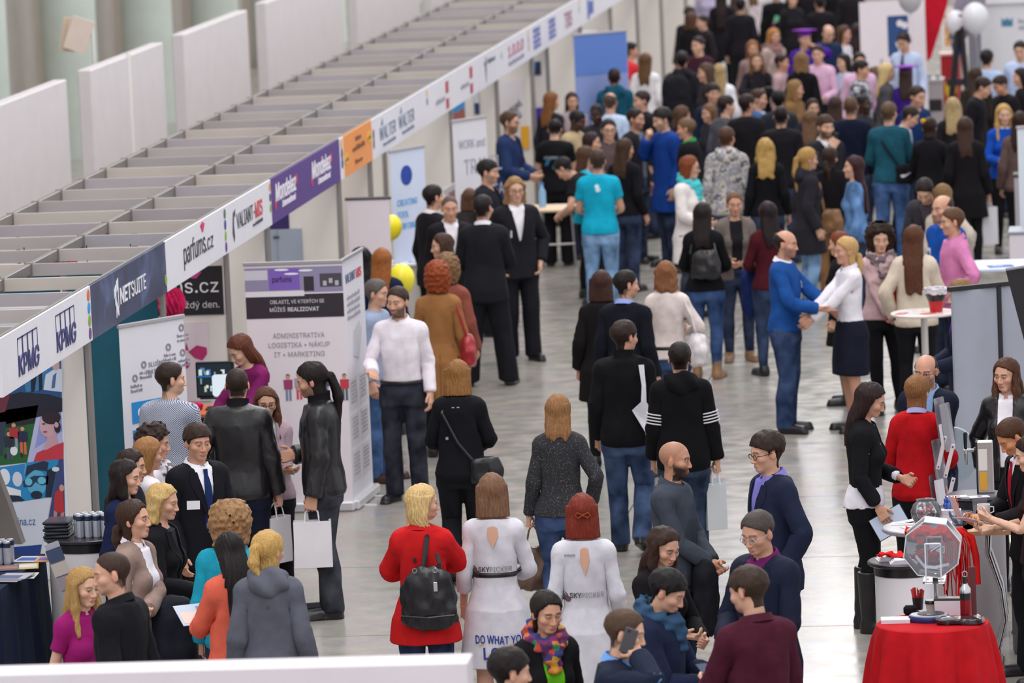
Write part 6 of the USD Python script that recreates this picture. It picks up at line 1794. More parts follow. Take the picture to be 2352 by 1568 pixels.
# beer tap table
p = atz(2240, 1133, 1.0)
promo_barrel('tap_counter', 'round counter with dark grey top carrying the beer tap', p[0], p[1], 1.0, .20, .20, '#55525a', '#8e888c')
TP = p
t = thing('beer_tap', 'steel beer tap column with black handle and yellow glass on a round counter', 'beer tap', (p[0] + .03, p[1] + .05, 1.0))
obj('column', bx(-.01, .10, -.05, .05, .0, .36, .006), mat('plain', '#b8b4b4', rough=.3, metal=.6), t)
obj('beer_glass_print', xf(bx(.005, .055, -.053, -.0505, .02, .15), None), mat('plain', '#d0982c'), t)
obj('white_panel', bx(.0, .06, -.053, -.0505, .16, .31), mat('plain', '#d8d0cc'), t)
obj('dark_edge', bx(-.018, -.01, -.055, .055, 0, .36), mat('plain', '#1a181c'), t)
obj('spout', join([tube([[-.01, -.02, .30], [-.10, -.03, .30]], .013, 10), tube([[-.085, -.03, .30], [-.088, -.03, .26], [-.084, -.03, .20]], [.011, .012, .008], 8)]), CHR, t, True)
obj('collar', tube([[.0, -.02, .30], [-.03, -.022, .30]], .022, 12), mat('plain', '#1c1a1e', rough=.3), t)
obj('handle', tube([[-.088, -.03, .31], [-.088, -.03, .35], [-.086, -.03, .42], [-.086, -.03, .43]], [.010, .012, .015, .008], 12), mat('plain', '#121014', rough=.25), t, True)
for k, (dx, dy, lb) in enumerate(((-.12, -.13, 'white sheet with dark mark before the beer tap'), (.03, -.16, 'white sheet at the right before the beer tap'))):
    t = thing('paper_sheet', lb, 'paper', (TP[0] + dx, TP[1] + dy, 1.0), .25)
    obj('sheet', bx(-.07, .07, -.045, .045, 0, .004), mat('plain', '#dedae6'), t); obj('mark', bx(-.01, .02, -.01, .02, .004, .005), mat('plain', '#6a7084'), t)
p = atz(2215, 1150, .62)
t = thing('clear_chair', 'clear plastic chair with rounded back behind the beer tap', 'chair', (p[0] - .1, p[1] + .75, 0), .1)
v, f = poly(affinity.scale(Point(0, 0).buffer(.19, 20), 1, 1.15), .010)
obj('backrest', xf((v, f), Rx(math.pi / 2 - .15), (0, .20, .82)), mat('clear', '#d8e4ea', haze=.18), t)
obj('back_rim', tube([[.19 * math.cos(a_), .20 - .03 * math.sin(a_) , .82 + .218 * math.sin(a_)] for a_ in np.linspace(0, 2 * math.pi, 25)[:-1]], .006, 6, True), mat('plain', '#cfdcE0'.lower(), rough=.15), t)
obj('seat', bx(-.19, .19, -.18, .19, .44, .455, .006), mat('clear', '#d8e4ea', haze=.18), t)
for x in (-.17, .17):
    for y in (-.16, .17):
        obj('leg', tube([[x, y, 0], [x * .95, y, .44]], .010), CHR, t)
# grey fabric wall
A0, A1 = atz(2181, 659, 2.0), atz(2292, 648, 2.0)
u = (A1 - A0); L1 = np.linalg.norm(u[:2]); rz = math.atan2(u[1], u[0])
t = thing('fabric_wall', 'grey fabric display wall with black top edge at the right', 'display wall', (A0[0], A0[1], 0), rz)
FAB = mat('rough', '#a3a6b4', rough=.85, am=.05)
for k in range(3):
    x0 = L1 * k
    V, F = strip([np.stack([np.linspace(x0 + .012, x0 + L1 - .012, 14), .012 * np.sin(np.linspace(0, 9, 14) + k), np.full(14, z)], -1) for z in (.04, .7, 1.4, 1.965)], .012)
    obj('fabric_panel', (V, F), FAB, t, True)
    obj('seam_post', bx(x0 + L1 - .016, x0 + L1 + .016, -.02, .02, 0, 1.98), mat('plain', '#141218', rough=.5), t)
obj('top_edge', bx(-.012, L1 * 3 + .01, -.02, .025, 1.965, 2.0, .004), mat('plain', '#17151a', rough=.5), t)
obj('foot', bx(.1, .16, -.25, .25, 0, .03), mat('plain', '#17151a'), t); obj('foot', bx(L1 * 2 + .1, L1 * 2 + .16, -.25, .25, 0, .03), mat('plain', '#17151a'), t)
# black tilted board in front of it
q0 = atz(2309, 617, 2.25)
t = thing('black_board', 'large black tilted board at the right edge before the grey wall', 'board', (q0[0], q0[1] - 1.2, 0), .05)
q0 = aty(2309, 617, q0[1] - 1.2); q1 = aty(2352, 788, q0[1])
t_o = np.array([atz(2309, 617, 2.25)[0], atz(2309, 617, 2.25)[1] - 1.2])
P0 = (q0[0] - t_o[0], q0[2]); P1 = (q1[0] - t_o[0], q1[2])
v, f = poly([(P0[0], P0[1]), (P1[0] + .05, P1[1] - .2), (P1[0] + .7, P1[1] - .1), (P1[0] + .6, P0[1] + .08)], .05)
obj('panel', xf((v, f), Rx(math.pi / 2)), mat('plain', '#17141a', rough=.45), t)
obj('grey_edge', tube([[P0[0], -.055, P0[1]], [P1[0] + .6, -.055, P0[1] + .085]], .012, 6), mat('plain', '#8c8e98'), t)
obj('stand', tube([[P1[0] + .3, -.02, 0], [P1[0] + .3, -.02, P1[1] + .1]], .03), mat('plain', '#17141a'), t); obj('foot_plate', bx(P1[0] + .05, P1[0] + .55, -.25, .25, 0, .02), mat('plain', '#17141a'), t)
# round bar table with cup
p = atz(2122, 716, 1.1)
BT = p
t = thing('bar_table', 'round white standing table with leaflets and a red cup', 'table', (p[0], p[1], 0))
obj('tabletop', lathe([(0, 1.075), (.285, 1.075), (.295, 1.082), (.295, 1.094), (.285, 1.10), (0, 1.10)], 40), mat('rough', '#d8ccc8', rough=.35), t, 40)
obj('column', tube([[0, 0, .02], [0, 0, 1.075]], .03, 12), mat('plain', '#c8c4c4', rough=.3, metal=.4), t); obj('foot_plate', lathe([(0, 0), (.23, 0), (.23, .012), (0, .03)], 28), mat('plain', '#b8b4b8', metal=.5, rough=.3), t)
t = thing('red_bucket', 'red cup with black collar and clear wrap on the standing table', 'cup', (p[0] + .11, p[1] - .02, 1.1))
obj('body', lathe([(0, 0), (.055, 0), (.068, .10), (0, .10)], 24), mat('plain', '#b81c20', rough=.35), t, 40); obj('black_collar', lathe([(0, .10), (.07, .10), (.095, .16), (.09, .165), (0, .15)], 24), mat('plain', '#17141a', rough=.15), t, 40)
V, F = snet(lambda X, Y, Z: np.abs(np.sqrt(X * X + Y * Y) - .085 - .2 * (Z - .17)) - .009 + _hn(X, Y, Z, (50, 50, 50), .03) + 10 * np.maximum(np.abs(Z - .185) - .03, 0), axis(-.13, .13, .009), axis(-.13, .13, .009), axis(.14, .24, .008))
obj('clear_wrap', (V, F), mat('plain', '#d4d0d8', rough=.15), t, True)
for k, (x, y, c_, lb) in enumerate(((-.16, .02, '#d8d4e0', 'white leaflet at the left of the standing table'), (-.07, -.10, '#e0dce4', 'white leaflet at the front of the standing table'), (.04, -.14, '#c84a48', 'red leaflet at the front of the standing table'), (-.19, -.10, '#c05a58', 'small red leaflet at the left rim of the standing table'), (-.02, .06, '#dcd0c0', 'cream leaflet in the middle of the standing table'))):
    t = thing('leaflet', lb, 'leaflet', (p[0] + x, p[1] + y, 1.1), .4 * k)
    obj('sheet', bx(-.06, .06, -.04, .04, 0, .006), mat('plain', c_), t); obj('printed_bar', bx(-.04, .03, -.02, .0, .006, .007), mat('plain', '#b4aeb8'), t)
# white and blue counter, small banner and grey panel at the far right
p = atz(2322, 532, 1.0); p_b = atz(2322, 528, 1.0)
t = thing('blue_counter', 'white-topped blue counter at the right edge', 'counter', (p[0], p[1], 0))
obj('body', bx(.0, 1.2, 0, .5, 0, .70), mat('plain', '#1a4490', rough=.5), t); obj('white_band', bx(-.02, 1.22, -.02, .52, .70, .97, .006), mat('plain', '#dcd4dc', rough=.5), t); obj('tabletop', bx(-.03, 1.23, -.03, .53, .97, 1.0, .004), mat('plain', '#8e94a2', rough=.4), t); obj('white_edge', bx(.33, .37, -.004, .0, .02, .70), mat('plain', '#d8d8e4'), t)
p = atz(2328, 405, 1.25)
t = thing('grey_plinth', 'grey upright panel with dark top above the blue counter', 'plinth', (p[0], p[1] + .2, 0))
obj('body', bx(0, 1.2, 0, .3, 0, 1.22), mat('rough', '#a49ca4', rough=.6), t); obj('dark_top', bx(-.01, 1.21, -.01, .31, 1.22, 1.25), mat('plain', '#2a262c'), t)
a, b = atz(2334, 290, 2.0), atz(2420, 284, 2.0)
def r_f(B, t, w, zt):
    obj('lettering', B.text('F', .12, .10, zt - .36, .001, True, width=.09), mat('plain', '#1c2f6e'), t)
    obj('small_print', scrib(B, .1, .4, zt - .75, .05, None, rows=4, seed=90, d=.001), mat('plain', '#8a9ab0'), t)
roll_up('white banner edge with a navy letter at the right edge', a, b, 2.0, '#d4dce4', r_f)
# paper-laden table behind the grey wall
p = atz(2262, 640, 1.0)
t = thing('paper_table', 'table with blue papers behind the grey fabric wall', 'table', (p[0], p[1] + 1.0, 0))
obj('tabletop', bx(-.25, .8, -.2, .6, .97, 1.0, .006), mat('plain', '#c9d4ea', rough=.4), t)
for x in (-.2, .75):
    for y in (-.15, .55):
        obj('leg', tube([[x, y, 0], [x, y, .97]], .016), CHR, t)
t = thing('blue_paper', 'blue printed papers on the table behind the grey wall', 'paper', (p[0] + .12, p[1] + 1.0, 1.0), .2)
obj('sheet', bx(-.12, .12, -.08, .08, 0, .01), mat('plain', '#4a6ab0'), t); obj('printed_bar', bx(-.08, .02, -.05, .0, .01, .011), mat('plain', '#c0cce4'), t)
# top right: banner, red flag, balloons, red stand, white stand wall
p0, p1 = aty(1973, 6, 35.6), aty(2123, -2, 35.9); HB = p0[2]
t = thing('white_banner', 'large white banner with dark blue emblem at the top right', 'banner', (p0[0], p0[1], 0), math.atan2(p1[1] - p0[1], p1[0] - p0[0]))
w = np.linalg.norm((p1 - p0)[:2])
obj('sheet', bx(0, w, -.01, .01, .05, HB), mat('rough', '#e3d9de', rough=.55, am=.02), t)
obj('foot', bx(.1, .2, -.2, .2, 0, .05), mat('plain', '#b8b4b8'), t); obj('foot', bx(w - .2, w - .1, -.2, .2, 0, .05), mat('plain', '#b8b4b8'), t)
B = Board((0, -.011, 0), (1, 0, 0)); bl = '#23477c'
ex, ez = w * .44, 1.55
prints(t, [(B.poly(sbox(ex, ez - .18, ex + .26, ez + .36).buffer(.02).difference(unary_union([Point(ex + .2, ez + .0).buffer(.11), Point(ex + .16, ez + .27).buffer(.05), Point(ex + .23, ez + .24).buffer(.05), sbox(ex + .13, ez - .2, ex + .3, ez - .03)])), .001), bl), (B.poly(Point(ex + .22, ez + .06).buffer(.04, 8), .002), bl)])
v_ = meshkit.text_mesh('HUMA', .09, .002, True); vv = np.array(v_.vertices) @ Rz(math.pi / 2).T
obj('lettering', B.put((vv + [ex + .24, 1.12, .001], v_.faces)), mat('plain', '#4a5a70'), t)
obj('small_print', B.put((np.array(meshkit.text_mesh('resources', .06, .002).vertices) @ Rz(math.pi / 2).T + [ex - .10, .95, .001], meshkit.text_mesh('resources', .06, .002).faces)), mat('plain', '#8a8a98'), t)
p = atz(2124, 90, 1.6)
t = thing('red_flag', 'red triangular flag hanging beside the large white banner', 'flag', (p[0], p[1] + .5, 0))
v, f = poly([(0, 1.25), (.0, 2.9), (.52, 2.9), (.30, 2.0), (.06, 1.3)], .02)
obj('cloth', xf((v, f), Rx(math.pi / 2)), mat('cloth', '#b8162c'), t); obj('pole', tube([[-.01, .01, 0], [-.01, .01, 3.0]], .015), mat('plain', '#d8d4d8'), t)
v, f = poly([(.30, 1.55), (.52, 2.5), (.95, 2.6), (.8, 1.8), (.5, 1.5)], .02)
obj('grey_cloth', xf((v, f), Rx(math.pi / 2), (0, .05, 0)), mat('cloth', '#8a8492'), t)
t = thing('black_easel', 'black leaning easel shape beside the picture board at the top right', 'easel', (p[0] + .12, p[1] + .4, 0))
for x0, x1 in ((.12, .36), (.5, .36)):
    obj('leg', tube([[x0, 0, 0], [x1, .05, 1.9]], .05, 6), mat('plain', '#17121c'), t)
obj('crossbar', bx(.15, .47, .0, .04, .9, 1.0), mat('plain', '#17121c'), t)
p = atz(2160, 92, 1.25)
t = thing('picture_board', 'white board with an orange food picture behind the white balloon', 'board', (p[0], p[1] + .3, 0))
obj('board', bx(0, .40, 0, .03, 1.0, 1.72), mat('plain', '#ddd6d2', rough=.5), t); obj('picture', bx(.06, .36, -.004, 0, 1.14, 1.60), mat('camo', '#d8a050', cols=('#c87830', '#e0b870', '#a85a3a'), scale=12.), t)
for x in (.05, .35):
    obj('leg', tube([[x, .015, 0], [x, .015, 1.0]], .015), mat('plain', '#8a8890'), t)
p = atz(2160, 128, 1.15); pb = atz(2206, 126, 1.15)
w = pb[0] - p[0]
t = thing('red_stand', 'red box stand with yellow emblem under the blue balloon', 'stand', (p[0], p[1], 0))
obj('body', bx(0, w, 0, .35, 0, 1.15, .01), mat('plain', '#a8141c', rough=.4), t); obj('tabletop', bx(-.02, w + .02, -.02, .37, 1.15, 1.18), mat('plain', '#d8b0a8', rough=.4), t)
B = Board((0, -.001, 0), (1, 0, 0))
prints(t, [(B.poly([(w * .18, .78), (w * .18, .62), (w * .3, .52), (w * .62, .52), (w * .78, .64), (w * .74, .78), (w * .6, .70), (w * .48, .76), (w * .34, .70)], .001), '#d8b418'), (B.rect(w * .32, .36, w * .60, .44, .001, .003), '#c89a1c')], 'emblem')
p = atz(2135, 190, .9)
t = thing('grey_counter', 'grey metal counter left of the red box stand', 'counter', (p[0], p[1] + .5, 0))
obj('body', bx(-.05, .16, 0, .4, 0, .88), mat('rough', '#a8a0a4', rough=.4), t); obj('tabletop', bx(-.07, .18, -.02, .42, .88, .91), mat('plain', '#c8c4c4', rough=.3), t); obj('dark_gap', bx(-.04, .15, -.004, 0, .45, .62), mat('plain', '#1c181e'), t)
for k, (dx, lb) in enumerate(((-.02, 'steel salt shaker on the grey counter, left of two'), (.10, 'steel salt shaker on the grey counter, right of two'))):
    t = thing('shaker', lb, 'shaker', (p[0] + dx, p[1] + .55, .91))
    obj('body', lathe([(0, 0), (.035, 0), (.03, .06), (0, .06)], 14), CHR, t, 40); obj('cap', lathe([(0, .06), (.03, .06), (.02, .085), (0, .09)], 14), CHR, t, 40)
balloon('white balloon hanging over the picture board', 2196, 51, 2.05, .155, '#dfdde4', y=p[1] - .6)
balloon('upper white balloon cut by the top edge', 2213, 8, 2.3, .15, '#dcdae4', y=p[1] - .2)
balloon('large white balloon with blue mark before the white stand wall', 2240, 40, 2.1, .19, '#d9dae0', y=p[1] - .9)
balloon('silver-grey balloon cut by the top edge before the white banner', 2090, -6, 2.4, .17, '#b9b7bc', y=p0[1] - .8)
balloon('bright blue balloon tied to the red box stand', 2202, 104, 1.6, .105, '#1b57b8', y=p[1] - .35)

p = atz(2250, 185, .9)
t = thing('white_stand', 'white stand wall with small blue emblem and grey lettering at the top right', 'stand', (p[0] - .1, p[1] + .6, 0))
obj('front', bx(.12, 2.2, 0, .06, 0, 3.2), mat('rough', '#d6d6dc', rough=.5, am=.02), t); obj('grey_end', bx(-.06, .12, .0, .5, 0, 1.75), mat('plain', '#7e7e8a', rough=.6), t); obj('upper_board', bx(.05, 2.2, -.05, .0, 1.95, 3.2), mat('rough', '#dcdce2', rough=.5), t)
B = Board((0, -.052, 0), (1, 0, 0))
prints(t, [(B.poly([(.22, 2.35), (.95, 2.38), (.85, 2.32), (.3, 2.30)], .001), '#1c5ab0'), (B.rect(.16, 2.12, .24, 2.21, .001, .003), '#2a5a98')])
B2 = Board((0, -.002, 0), (1, 0, 0))
obj('emblem', B2.poly(sbox(.42, 1.62, .58, 1.74).difference(Point(.46, 1.74).buffer(.03)).difference(Point(.54, 1.74).buffer(.03)), .001), mat('plain', '#3a7a9a'), t)
obj('small_print', scrib(B2, .66, 1.3, 1.66, .06, None, rows=2, seed=95, d=.001), mat('plain', '#9a94a4'), t)
# ------------------------------------------------------------------ everyone in the picture
BK, DK, NAV, WHT = '#131216', '#1d1b20', '#1a2036', '#e4e0e8'
jn = ('jeans', '#2f4468'); dj = ('jeans', '#1d2a44'); bp = ('skinny', '#141318'); sl = ('slacks', '#16161c'); bj = ('skinny', '#2a4068', 'denim'); lj = ('skinny', '#6f92b8', 'denim')
def arm_stripes(P):
    out = []; S = SHO[P.s]
    for sg in (1, -1):
        for k, t in enumerate((.175, .198, .221, .244)):
            c = S + ARM * t; a = np.linspace(0, 2 * math.pi, 17)[:-1]
            n = np.array([.8, 0, .6]); r = .0465 + .033
            R = np.array([c + r * (math.cos(x) * n + math.sin(x) * np.array([0, 1., 0])) for x in a])
            V, F = tube(R * [sg, 1, 1], .0055, 5, True); out.append((V, F))
    V, F = join(out)
    return tw(V, F, P.s) + (mat('plain', '#d2d0d6', rough=.8),)
def on_back(txts, kind):
    """Print on the back of a garment: text laid on its surface."""
    def fn(P):
        f = top_f(kind, P.s); ms = []
        for tx, h, x, z, w, bold in txts:
            m = meshkit.text_mesh(tx, h, .002, bold) if isinstance(tx, str) else tx
            v = np.array(m.vertices if hasattr(m, 'vertices') else m[0], float); v[:, 0] -= v[:, 0].min()
            if w: v[:, 0] *= w / v[:, 0].max()
            X, Z = x + v[:, 0], z + v[:, 1]
            Y = np.full_like(X, -.42)
            for _ in range(70):
                Y = np.minimum(Y + np.maximum(f(X, Y, Z), 0) * .6, -.02)
            ms.append((np.stack([X, Y - .010 - v[:, 2], Z], -1), (m.faces if hasattr(m, 'faces') else m[1])))
        V, F = join(ms)
        return tw(V, F, P.s) + (P.pm,)
    return fn
def printed(txts, kind, col):
    g = on_back(txts, kind)
    def fn(P):
        P.pm = mat('plain', col, rough=.8); return g(P)
    return fn
def keyhole(z0, z1, w, kind):
    pts = [(0, z0 - z1), (w * .5, (z0 - z1) * .45), (w * .42, -.012), (0, 0), (-w * .42, -.012), (-w * .5, (z0 - z1) * .45)]
    m = poly([(x + w, y) for x, y in pts][::-1], .002)
    return lambda P: on_back([(m, 0, -w * .5, z1, 0, 0)], kind)(Person_pm(P, P.o['skin']))
def Person_pm(P, c):
    P.pm = mat('plain', c, rough=.6); return P
bird = lambda: join([poly(Point(.03, .03).buffer(.028, 12), .002), poly(Point(.055, .012).buffer(.018, 10), .002)])
beak = lambda: poly([(0, 0), (.035, .012), (.004, .028)], .003)
SKD = lambda z: [('logo_print', printed([(bird(), 0, -.17, z - .02, 0, 0), ('SKY', .032, -.105, z, .075, True), ], 'dress', '#4a4850')), ('logo_print', printed([('PICKER', .032, -.028, z, .145, False)], 'dress', '#8a8890')), ('red_beak', printed([(beak(), 0, -.128, z - .012, 0, 0)], 'dress', '#b03038'))]

# --- nearest rows
person('polo', 190, 1302, 1.65, 'f', 35, ('longf', '#a88450'), ('polo', '#8e1763'), dj, 'person in magenta polo shirt with an oval pin, bottom left, listening', hy=12, hp=6, collar=('shirt', '#8e1763'), badge=(-.075, 1.275, .055, .028), gaze=1)
person('blackshirt', 253, 1268, 1.86, 'm', -115, ('buzz', '#3a2820'), ('shirtout', '#15151b'), sl, 'person in black shirt facing the one in the magenta polo shirt', hy=35, collar=('shirt', '#15151b'), hp=8)
person('cardigan', 303, 1147, 1.72, 'f', 68, ('lowpony', '#3a251c'), ('openjk', '#8f7a72', 'knit'), bj, 'person in taupe cardigan over white blouse, one arm held across the body', inner=('blouse', '#e4e1ea'), collar=('shirt', '#e4e1ea'), ra='bag', la=((-.19, .17, 1.10), (.9, .2, -.5), 10), hy=5, hp=-2)
person('blondblazer', 374, 1109, 1.70, 'f', 75, ('shag', '#c0a068'), ('blazer', '#121217'), sl, 'person in black blazer between the taupe cardigan and the young dark suit', inner=('blouse', '#24242c'), ra='front', hp=8)
person('navyhid', 300, 1031, 1.64, 'f', 82, ('long', '#2a1a16'), ('sweater', '#20222e'), bp, 'person in dark sweater half hidden behind the one in navy knit', hp=4)
person('navyknit', 287, 1054, 1.69, 'f', 72, ('wavy', '#1c1312'), ('sweater', '#182040'), bp, 'person in navy knit standing by the stall post at the left', hp=6, hy=5)
person('whiteblouse', 340, 1003, 1.66, 'f', 110, ('long', '#9a6c42'), ('blouse', '#dedbe4'), bj, 'person in white blouse turned away behind the navy knit', hp=6)
person('scarfwhite', 356, 974, 1.66, 'f', 85, ('curly', '#2b1b17'), ('blouse', '#d8d5de'), bp, 'person in white top with patterned scarf behind the white blouse', scarf=('#6a5a62', 'fleck', {'cols': ('#c8c4cc', '#3a3440')}), hp=6)
person('checked', 390, 831, 1.83, 'm', 158, ('short', '#2e2019'), ('shirtout', '#d5daea', 'check'), dj, 'person in blue and white checked shirt before the word-box banner', fab={'cols': ('#2f3c60',), 'scale': 125.}, hy=-52, ra='front', badge=(.1, 1.3))
person('youngsuit', 452, 969, 1.80, 'm', 34, ('shortm', '#33221a'), ('blazer', '#13131b'), sl, 'person in black suit with navy tie and name badge, looking at the viewer', inner=('shirt', '#e8e8f0'), collar=('shirt', '#e8e8f0'), tie='#1b2c58', ra='downf', la='front', badge=(.115, 1.255, .075, .06), hy=-6, hp=6)
person('leatherback', 543, 845, 1.85, 'm', 176, ('buzz', '#30231d'), ('jacket', '#1c1a1d', 'leather'), ('slacks', '#171b2c'), 'person in brown-black leather jacket seen from behind at the orange desk', collar=('stand', '#1c1a1d'), ra='bag', la='pocket')
person('plum', 548, 768, 1.72, 'f', -48, ('long', '#5e3020'), ('blouse', '#741a58'), sl, 'person in plum blouse leaning over the orange desk, looking down', hp=24, lean=10, la='desk', ra='desk', hy=-10)
person('lilaccard', 610, 888, 1.63, 'f', 8, ('longf', '#553524'), ('openjk', '#a48e98', 'knit'), bp, 'person in lilac cardigan and glasses with arms folded and a white badge', inner=('blouse', '#b8bcc8'), ra='cross', la=((-.10, .17, 1.08), (.9, -.1, -.6), 10), glasses='#151214', badge=(.07, 1.24, .09, .11), hp=8)
person('ponyleather', 716, 831, 1.88, 'm', -95, ('longpony', '#1a1211'), ('jacket', '#17151a', 'leather'), ('jeans', '#2b2d38'), 'person in black leather jacket with trousers turned up, holding a white paper bag', la='bag', ra=((.14, .20, 1.12), (.5, -.8, -.4), 10), hr_='grip', beard=.55, collar=('stand', '#17151a'), hp=14)
person('curlycyan', 526, 1149, 1.70, 'm', 165, ('afro', '#94704c'), ('jacket', '#1c93ae'), dj, 'person in turquoise jacket, only head and shoulder showing behind the coral coat', hy=25, hp=10)
person('coral', 524, 1222, 1.66, 'f', -158, ('verylong', '#171011'), ('coat', '#d2604c'), bp, 'person in coral coat seen from behind, head bent over papers', hp=26, ra='hold', la='hold', collar=('lapel', '#d2604c'))
person('greyjacket', 613, 1217, 1.74, 'f', 178, ('pony', '#bd9658'), ('jacket', '#595b67'), dj, 'person in grey hooded jacket seen from behind at the bottom left', hood='#5f616d', hy=-32, hp=4, extra=[('hood_tab', printed([(bx(0, .03, 0, .04, 0, .002), 0, -.015, 1.47, 0, 0)], 'jacket', '#a07858')), ('seam', printed([(bx(0, .34, 0, .006, 0, .001), 0, -.17, 1.30, 0, 0), (bx(0, .012, 0, .012, 0, .004), 0, -.006, 1.33, 0, 0)], 'jacket', '#44464f'))])
person('redcoat', 968, 1111, 1.70, 'f', 172, ('bob', '#cdac76'), ('shortcoat', '#bf1b1e'), ('skinny', '#1f2f54', 'denim'), 'person in bright red coat with large black shoulder bag, looking right', hy=-68, la=((.06, .26, 1.20), (.8, -.3, -.4), 10), ra=((.02, .28, 1.22), (.9, -.1, -.3), 10), collar=('lapel', '#bf1b1e'), extra=[('back_flap', printed([(bx(0, .30, 0, .005, 0, .001), 0, -.15, 1.24, 0, 0), (bx(0, .022, 0, .03, 0, .006), 0, -.045, 1.285, 0, 0)], 'shortcoat', '#3a1214')), ('hanging_belt', printed([(bx(0, .05, 0, .30, 0, .003), 0, .13, .70, 0, 0)], 'shortcoat', '#b01a1c'))])
person('dress1', 1128, 1086, 1.73, 'f', 176, ('bob', '#74543f'), ('dress', '#cbc9d2'), ('bare', BK), 'person in light grey printed dress with thin black belt, back to the viewer', belt='#1a1216', beltz=1.13, la='downf', ra='front', hy=8,
       extra=SKD(1.155) + [('skin_keyhole', keyhole(1.31, 1.455, .075, 'dress')), ('hem_lettering', printed([('DO WHAT YOU', .050, -.14, .70, .33, True), ('LOVE', .075, -.09, .595, .23, True)], 'dress', '#2a3a8c')), ('hem_line', printed([(bx(0, .27, 0, .006, 0, .002), 0, -.12, .685, 0, 0)], 'dress', '#d8a060'))])
person('dress2', 1335, 1133, 1.71, 'f', 181, ('bob', '#74281a'), ('dress', '#cccad3'), ('bare', BK), 'person in light grey printed dress without belt, tied-back ribbon at the head', la='downf', ra='downf',
       extra=SKD(1.13) + [('skin_keyhole', keyhole(1.27, 1.455, .06, 'dress')), ('shoulder_print', printed([('SKYPICKER', .012, -.13, 1.40, .07, True)], 'dress', '#6a6870'))])
person('scarf', 1255, 1357, 1.68, 'f', 22, ('lowpony', '#1d1413'), ('openjk', '#131215', 'knit'), sl, 'person in black cardigan and many-coloured scarf over a bright green top', inner=('blouse', '#63b81e'), scarf=('#6a1f5a', 'paisley', {'cols': ('#b88a28', '#2f7a50', '#26306a', '#a83a30', '#c06a28', '#4a1a4a'), 'scale': 26.}), shut=1, hp=12, hy=5)
person('bottomhead', 1170, 1483, 1.78, 'm', 105, ('shortm', '#191112'), ('shirtout', '#17161c'), sl, 'person cut by the bottom edge, dark hair above a dark collar', hp=5)
person('phoneman', 1438, 1398, 1.80, 'm', 78, ('short', '#4c382a'), ('blazer', '#1b2236'), sl, 'person in navy suit and blue shirt holding a phone to the ear', inner=('shirt', '#5a8ed2'), collar=('shirt', '#6a98d8'), ra='phone', beard=.85, hp=12)
person('scarfnavy', 1534, 1303, 1.78, 'm', 70, ('shortm', '#120e10'), ('jacket', '#18203a'), dj, 'person in navy coat and blue scarf bent over a phone and tablet', scarf=('#2f4a66', 'knit'), ra='hold', la='hold', hp=26)
person('smiling', 1524, 1209, 1.68, 'f', 42, ('wavy', '#33201a'), ('sweater', '#141216'), bp, 'person in black sweater smiling down between the grey shirt and navy coat', hp=20, ra='hold', la='front')
person('greyshirt', 1548, 1014, 1.80, 'm', 68, ('bald', '#1f1715'), ('shirtout', '#3d434e'), dj, 'person in charcoal shirt with a dark jacket over the arm', beard=.97, collar=('shirt', '#3d434e'), ra='clasp', la='clasp', skin='#b8866c', hy=6)
person('lilacshirt', 1757, 989, 1.85, 'm', -68, ('messy', '#2b1c16'), ('blazer', '#1b2138'), ('slacks', '#181c2c'), 'person in navy blazer and lilac shirt with dark glasses, facing left', inner=('shirt', '#7a74c0'), collar=('shirt', '#837cc8'), glasses='#15131a', hp=8, la='pocket')
person('purpleshirt', 1740, 1172, 1.84, 'm', -42, ('short', '#443c3a'), ('blazer', '#171c30'), sl, 'person in navy blazer and purple shirt with light-framed glasses, smiling down', inner=('shirt', '#641b58'), collar=('shirt', '#641b58'), glasses='#a8a6ac', hp=16, ra='front', la='front', badge=(.13, 1.30, .02, .026))
person('burgundy', 1720, 1298, 1.87, 'm', -155, ('shortm', '#37271f'), ('sweater', '#47192a'), dj, 'person in burgundy sweater seen from behind at the bottom right of centre', collar=('roll', '#47192a'), hy=28, hp=14, la='hold', ra='front')
# --- the aisle
person('jeansman', 1432, 733, 1.82, 'm', 176, ('shortm', '#2b1d18'), ('jacket', '#111115', 'knit'), ('jeans', '#2c4062'), 'person in black jacket and blue jeans walking away with a white strap bag', legs='walkr', hy=-45, collar=('stand', '#111115'), ra='downf', la='downf')
person('stripes', 1560, 784, 1.78, 'm', 178, ('short', '#1e1513'), ('loose', '#0f0f13', 'knit'), ('jeans', '#21324c'), 'person in black hooded sweater with white sleeve stripes walking away', hood='#101014', legs='walk', ra='bag', la='downf', extra=[('sleeve_stripe', arm_stripes)])
person('navysweater', 1437, 619, 1.80, 'm', 158, ('short', '#1a1211'), ('sweater', '#14161f'), ('jeans', '#1a2238'), 'person in black sweater with pale blue collar, walking away, looking right', hy=-48, collar=('shirt', '#8d9fd6'), legs='walk', force=1)
person('darkcoat', 1380, 620, 1.70, 'f', 168, ('bob', '#3a211b'), ('coat', '#161215'), bp, 'person in long black coat left of the pale blue collar', collar=('stand', '#161215'))
person('cream', 1528, 598, 1.70, 'f', 176, ('shag', '#7f5234'), ('sweater', '#d6c8c4'), bj, 'person in cream sweater with thin black belt and white shoulder bag', belt='#141216', beltz=1.0, ra=((.20, .20, 1.12), None, 0), la='downf', shoes=('boot', '#8a6a50'))
person('bluesweater', 1803, 530, 1.81, 'm', 72, ('ring', '#2a1d18'), ('sweater', '#1c4a8e'), ('jeans', '#1d3358'), 'person in blue sweater over white collar shaking hands', ra='gesture', la='shake', collar=('shirt', '#e6e6ee'), beard=.45, badge=(-.1, 1.30), force=1)
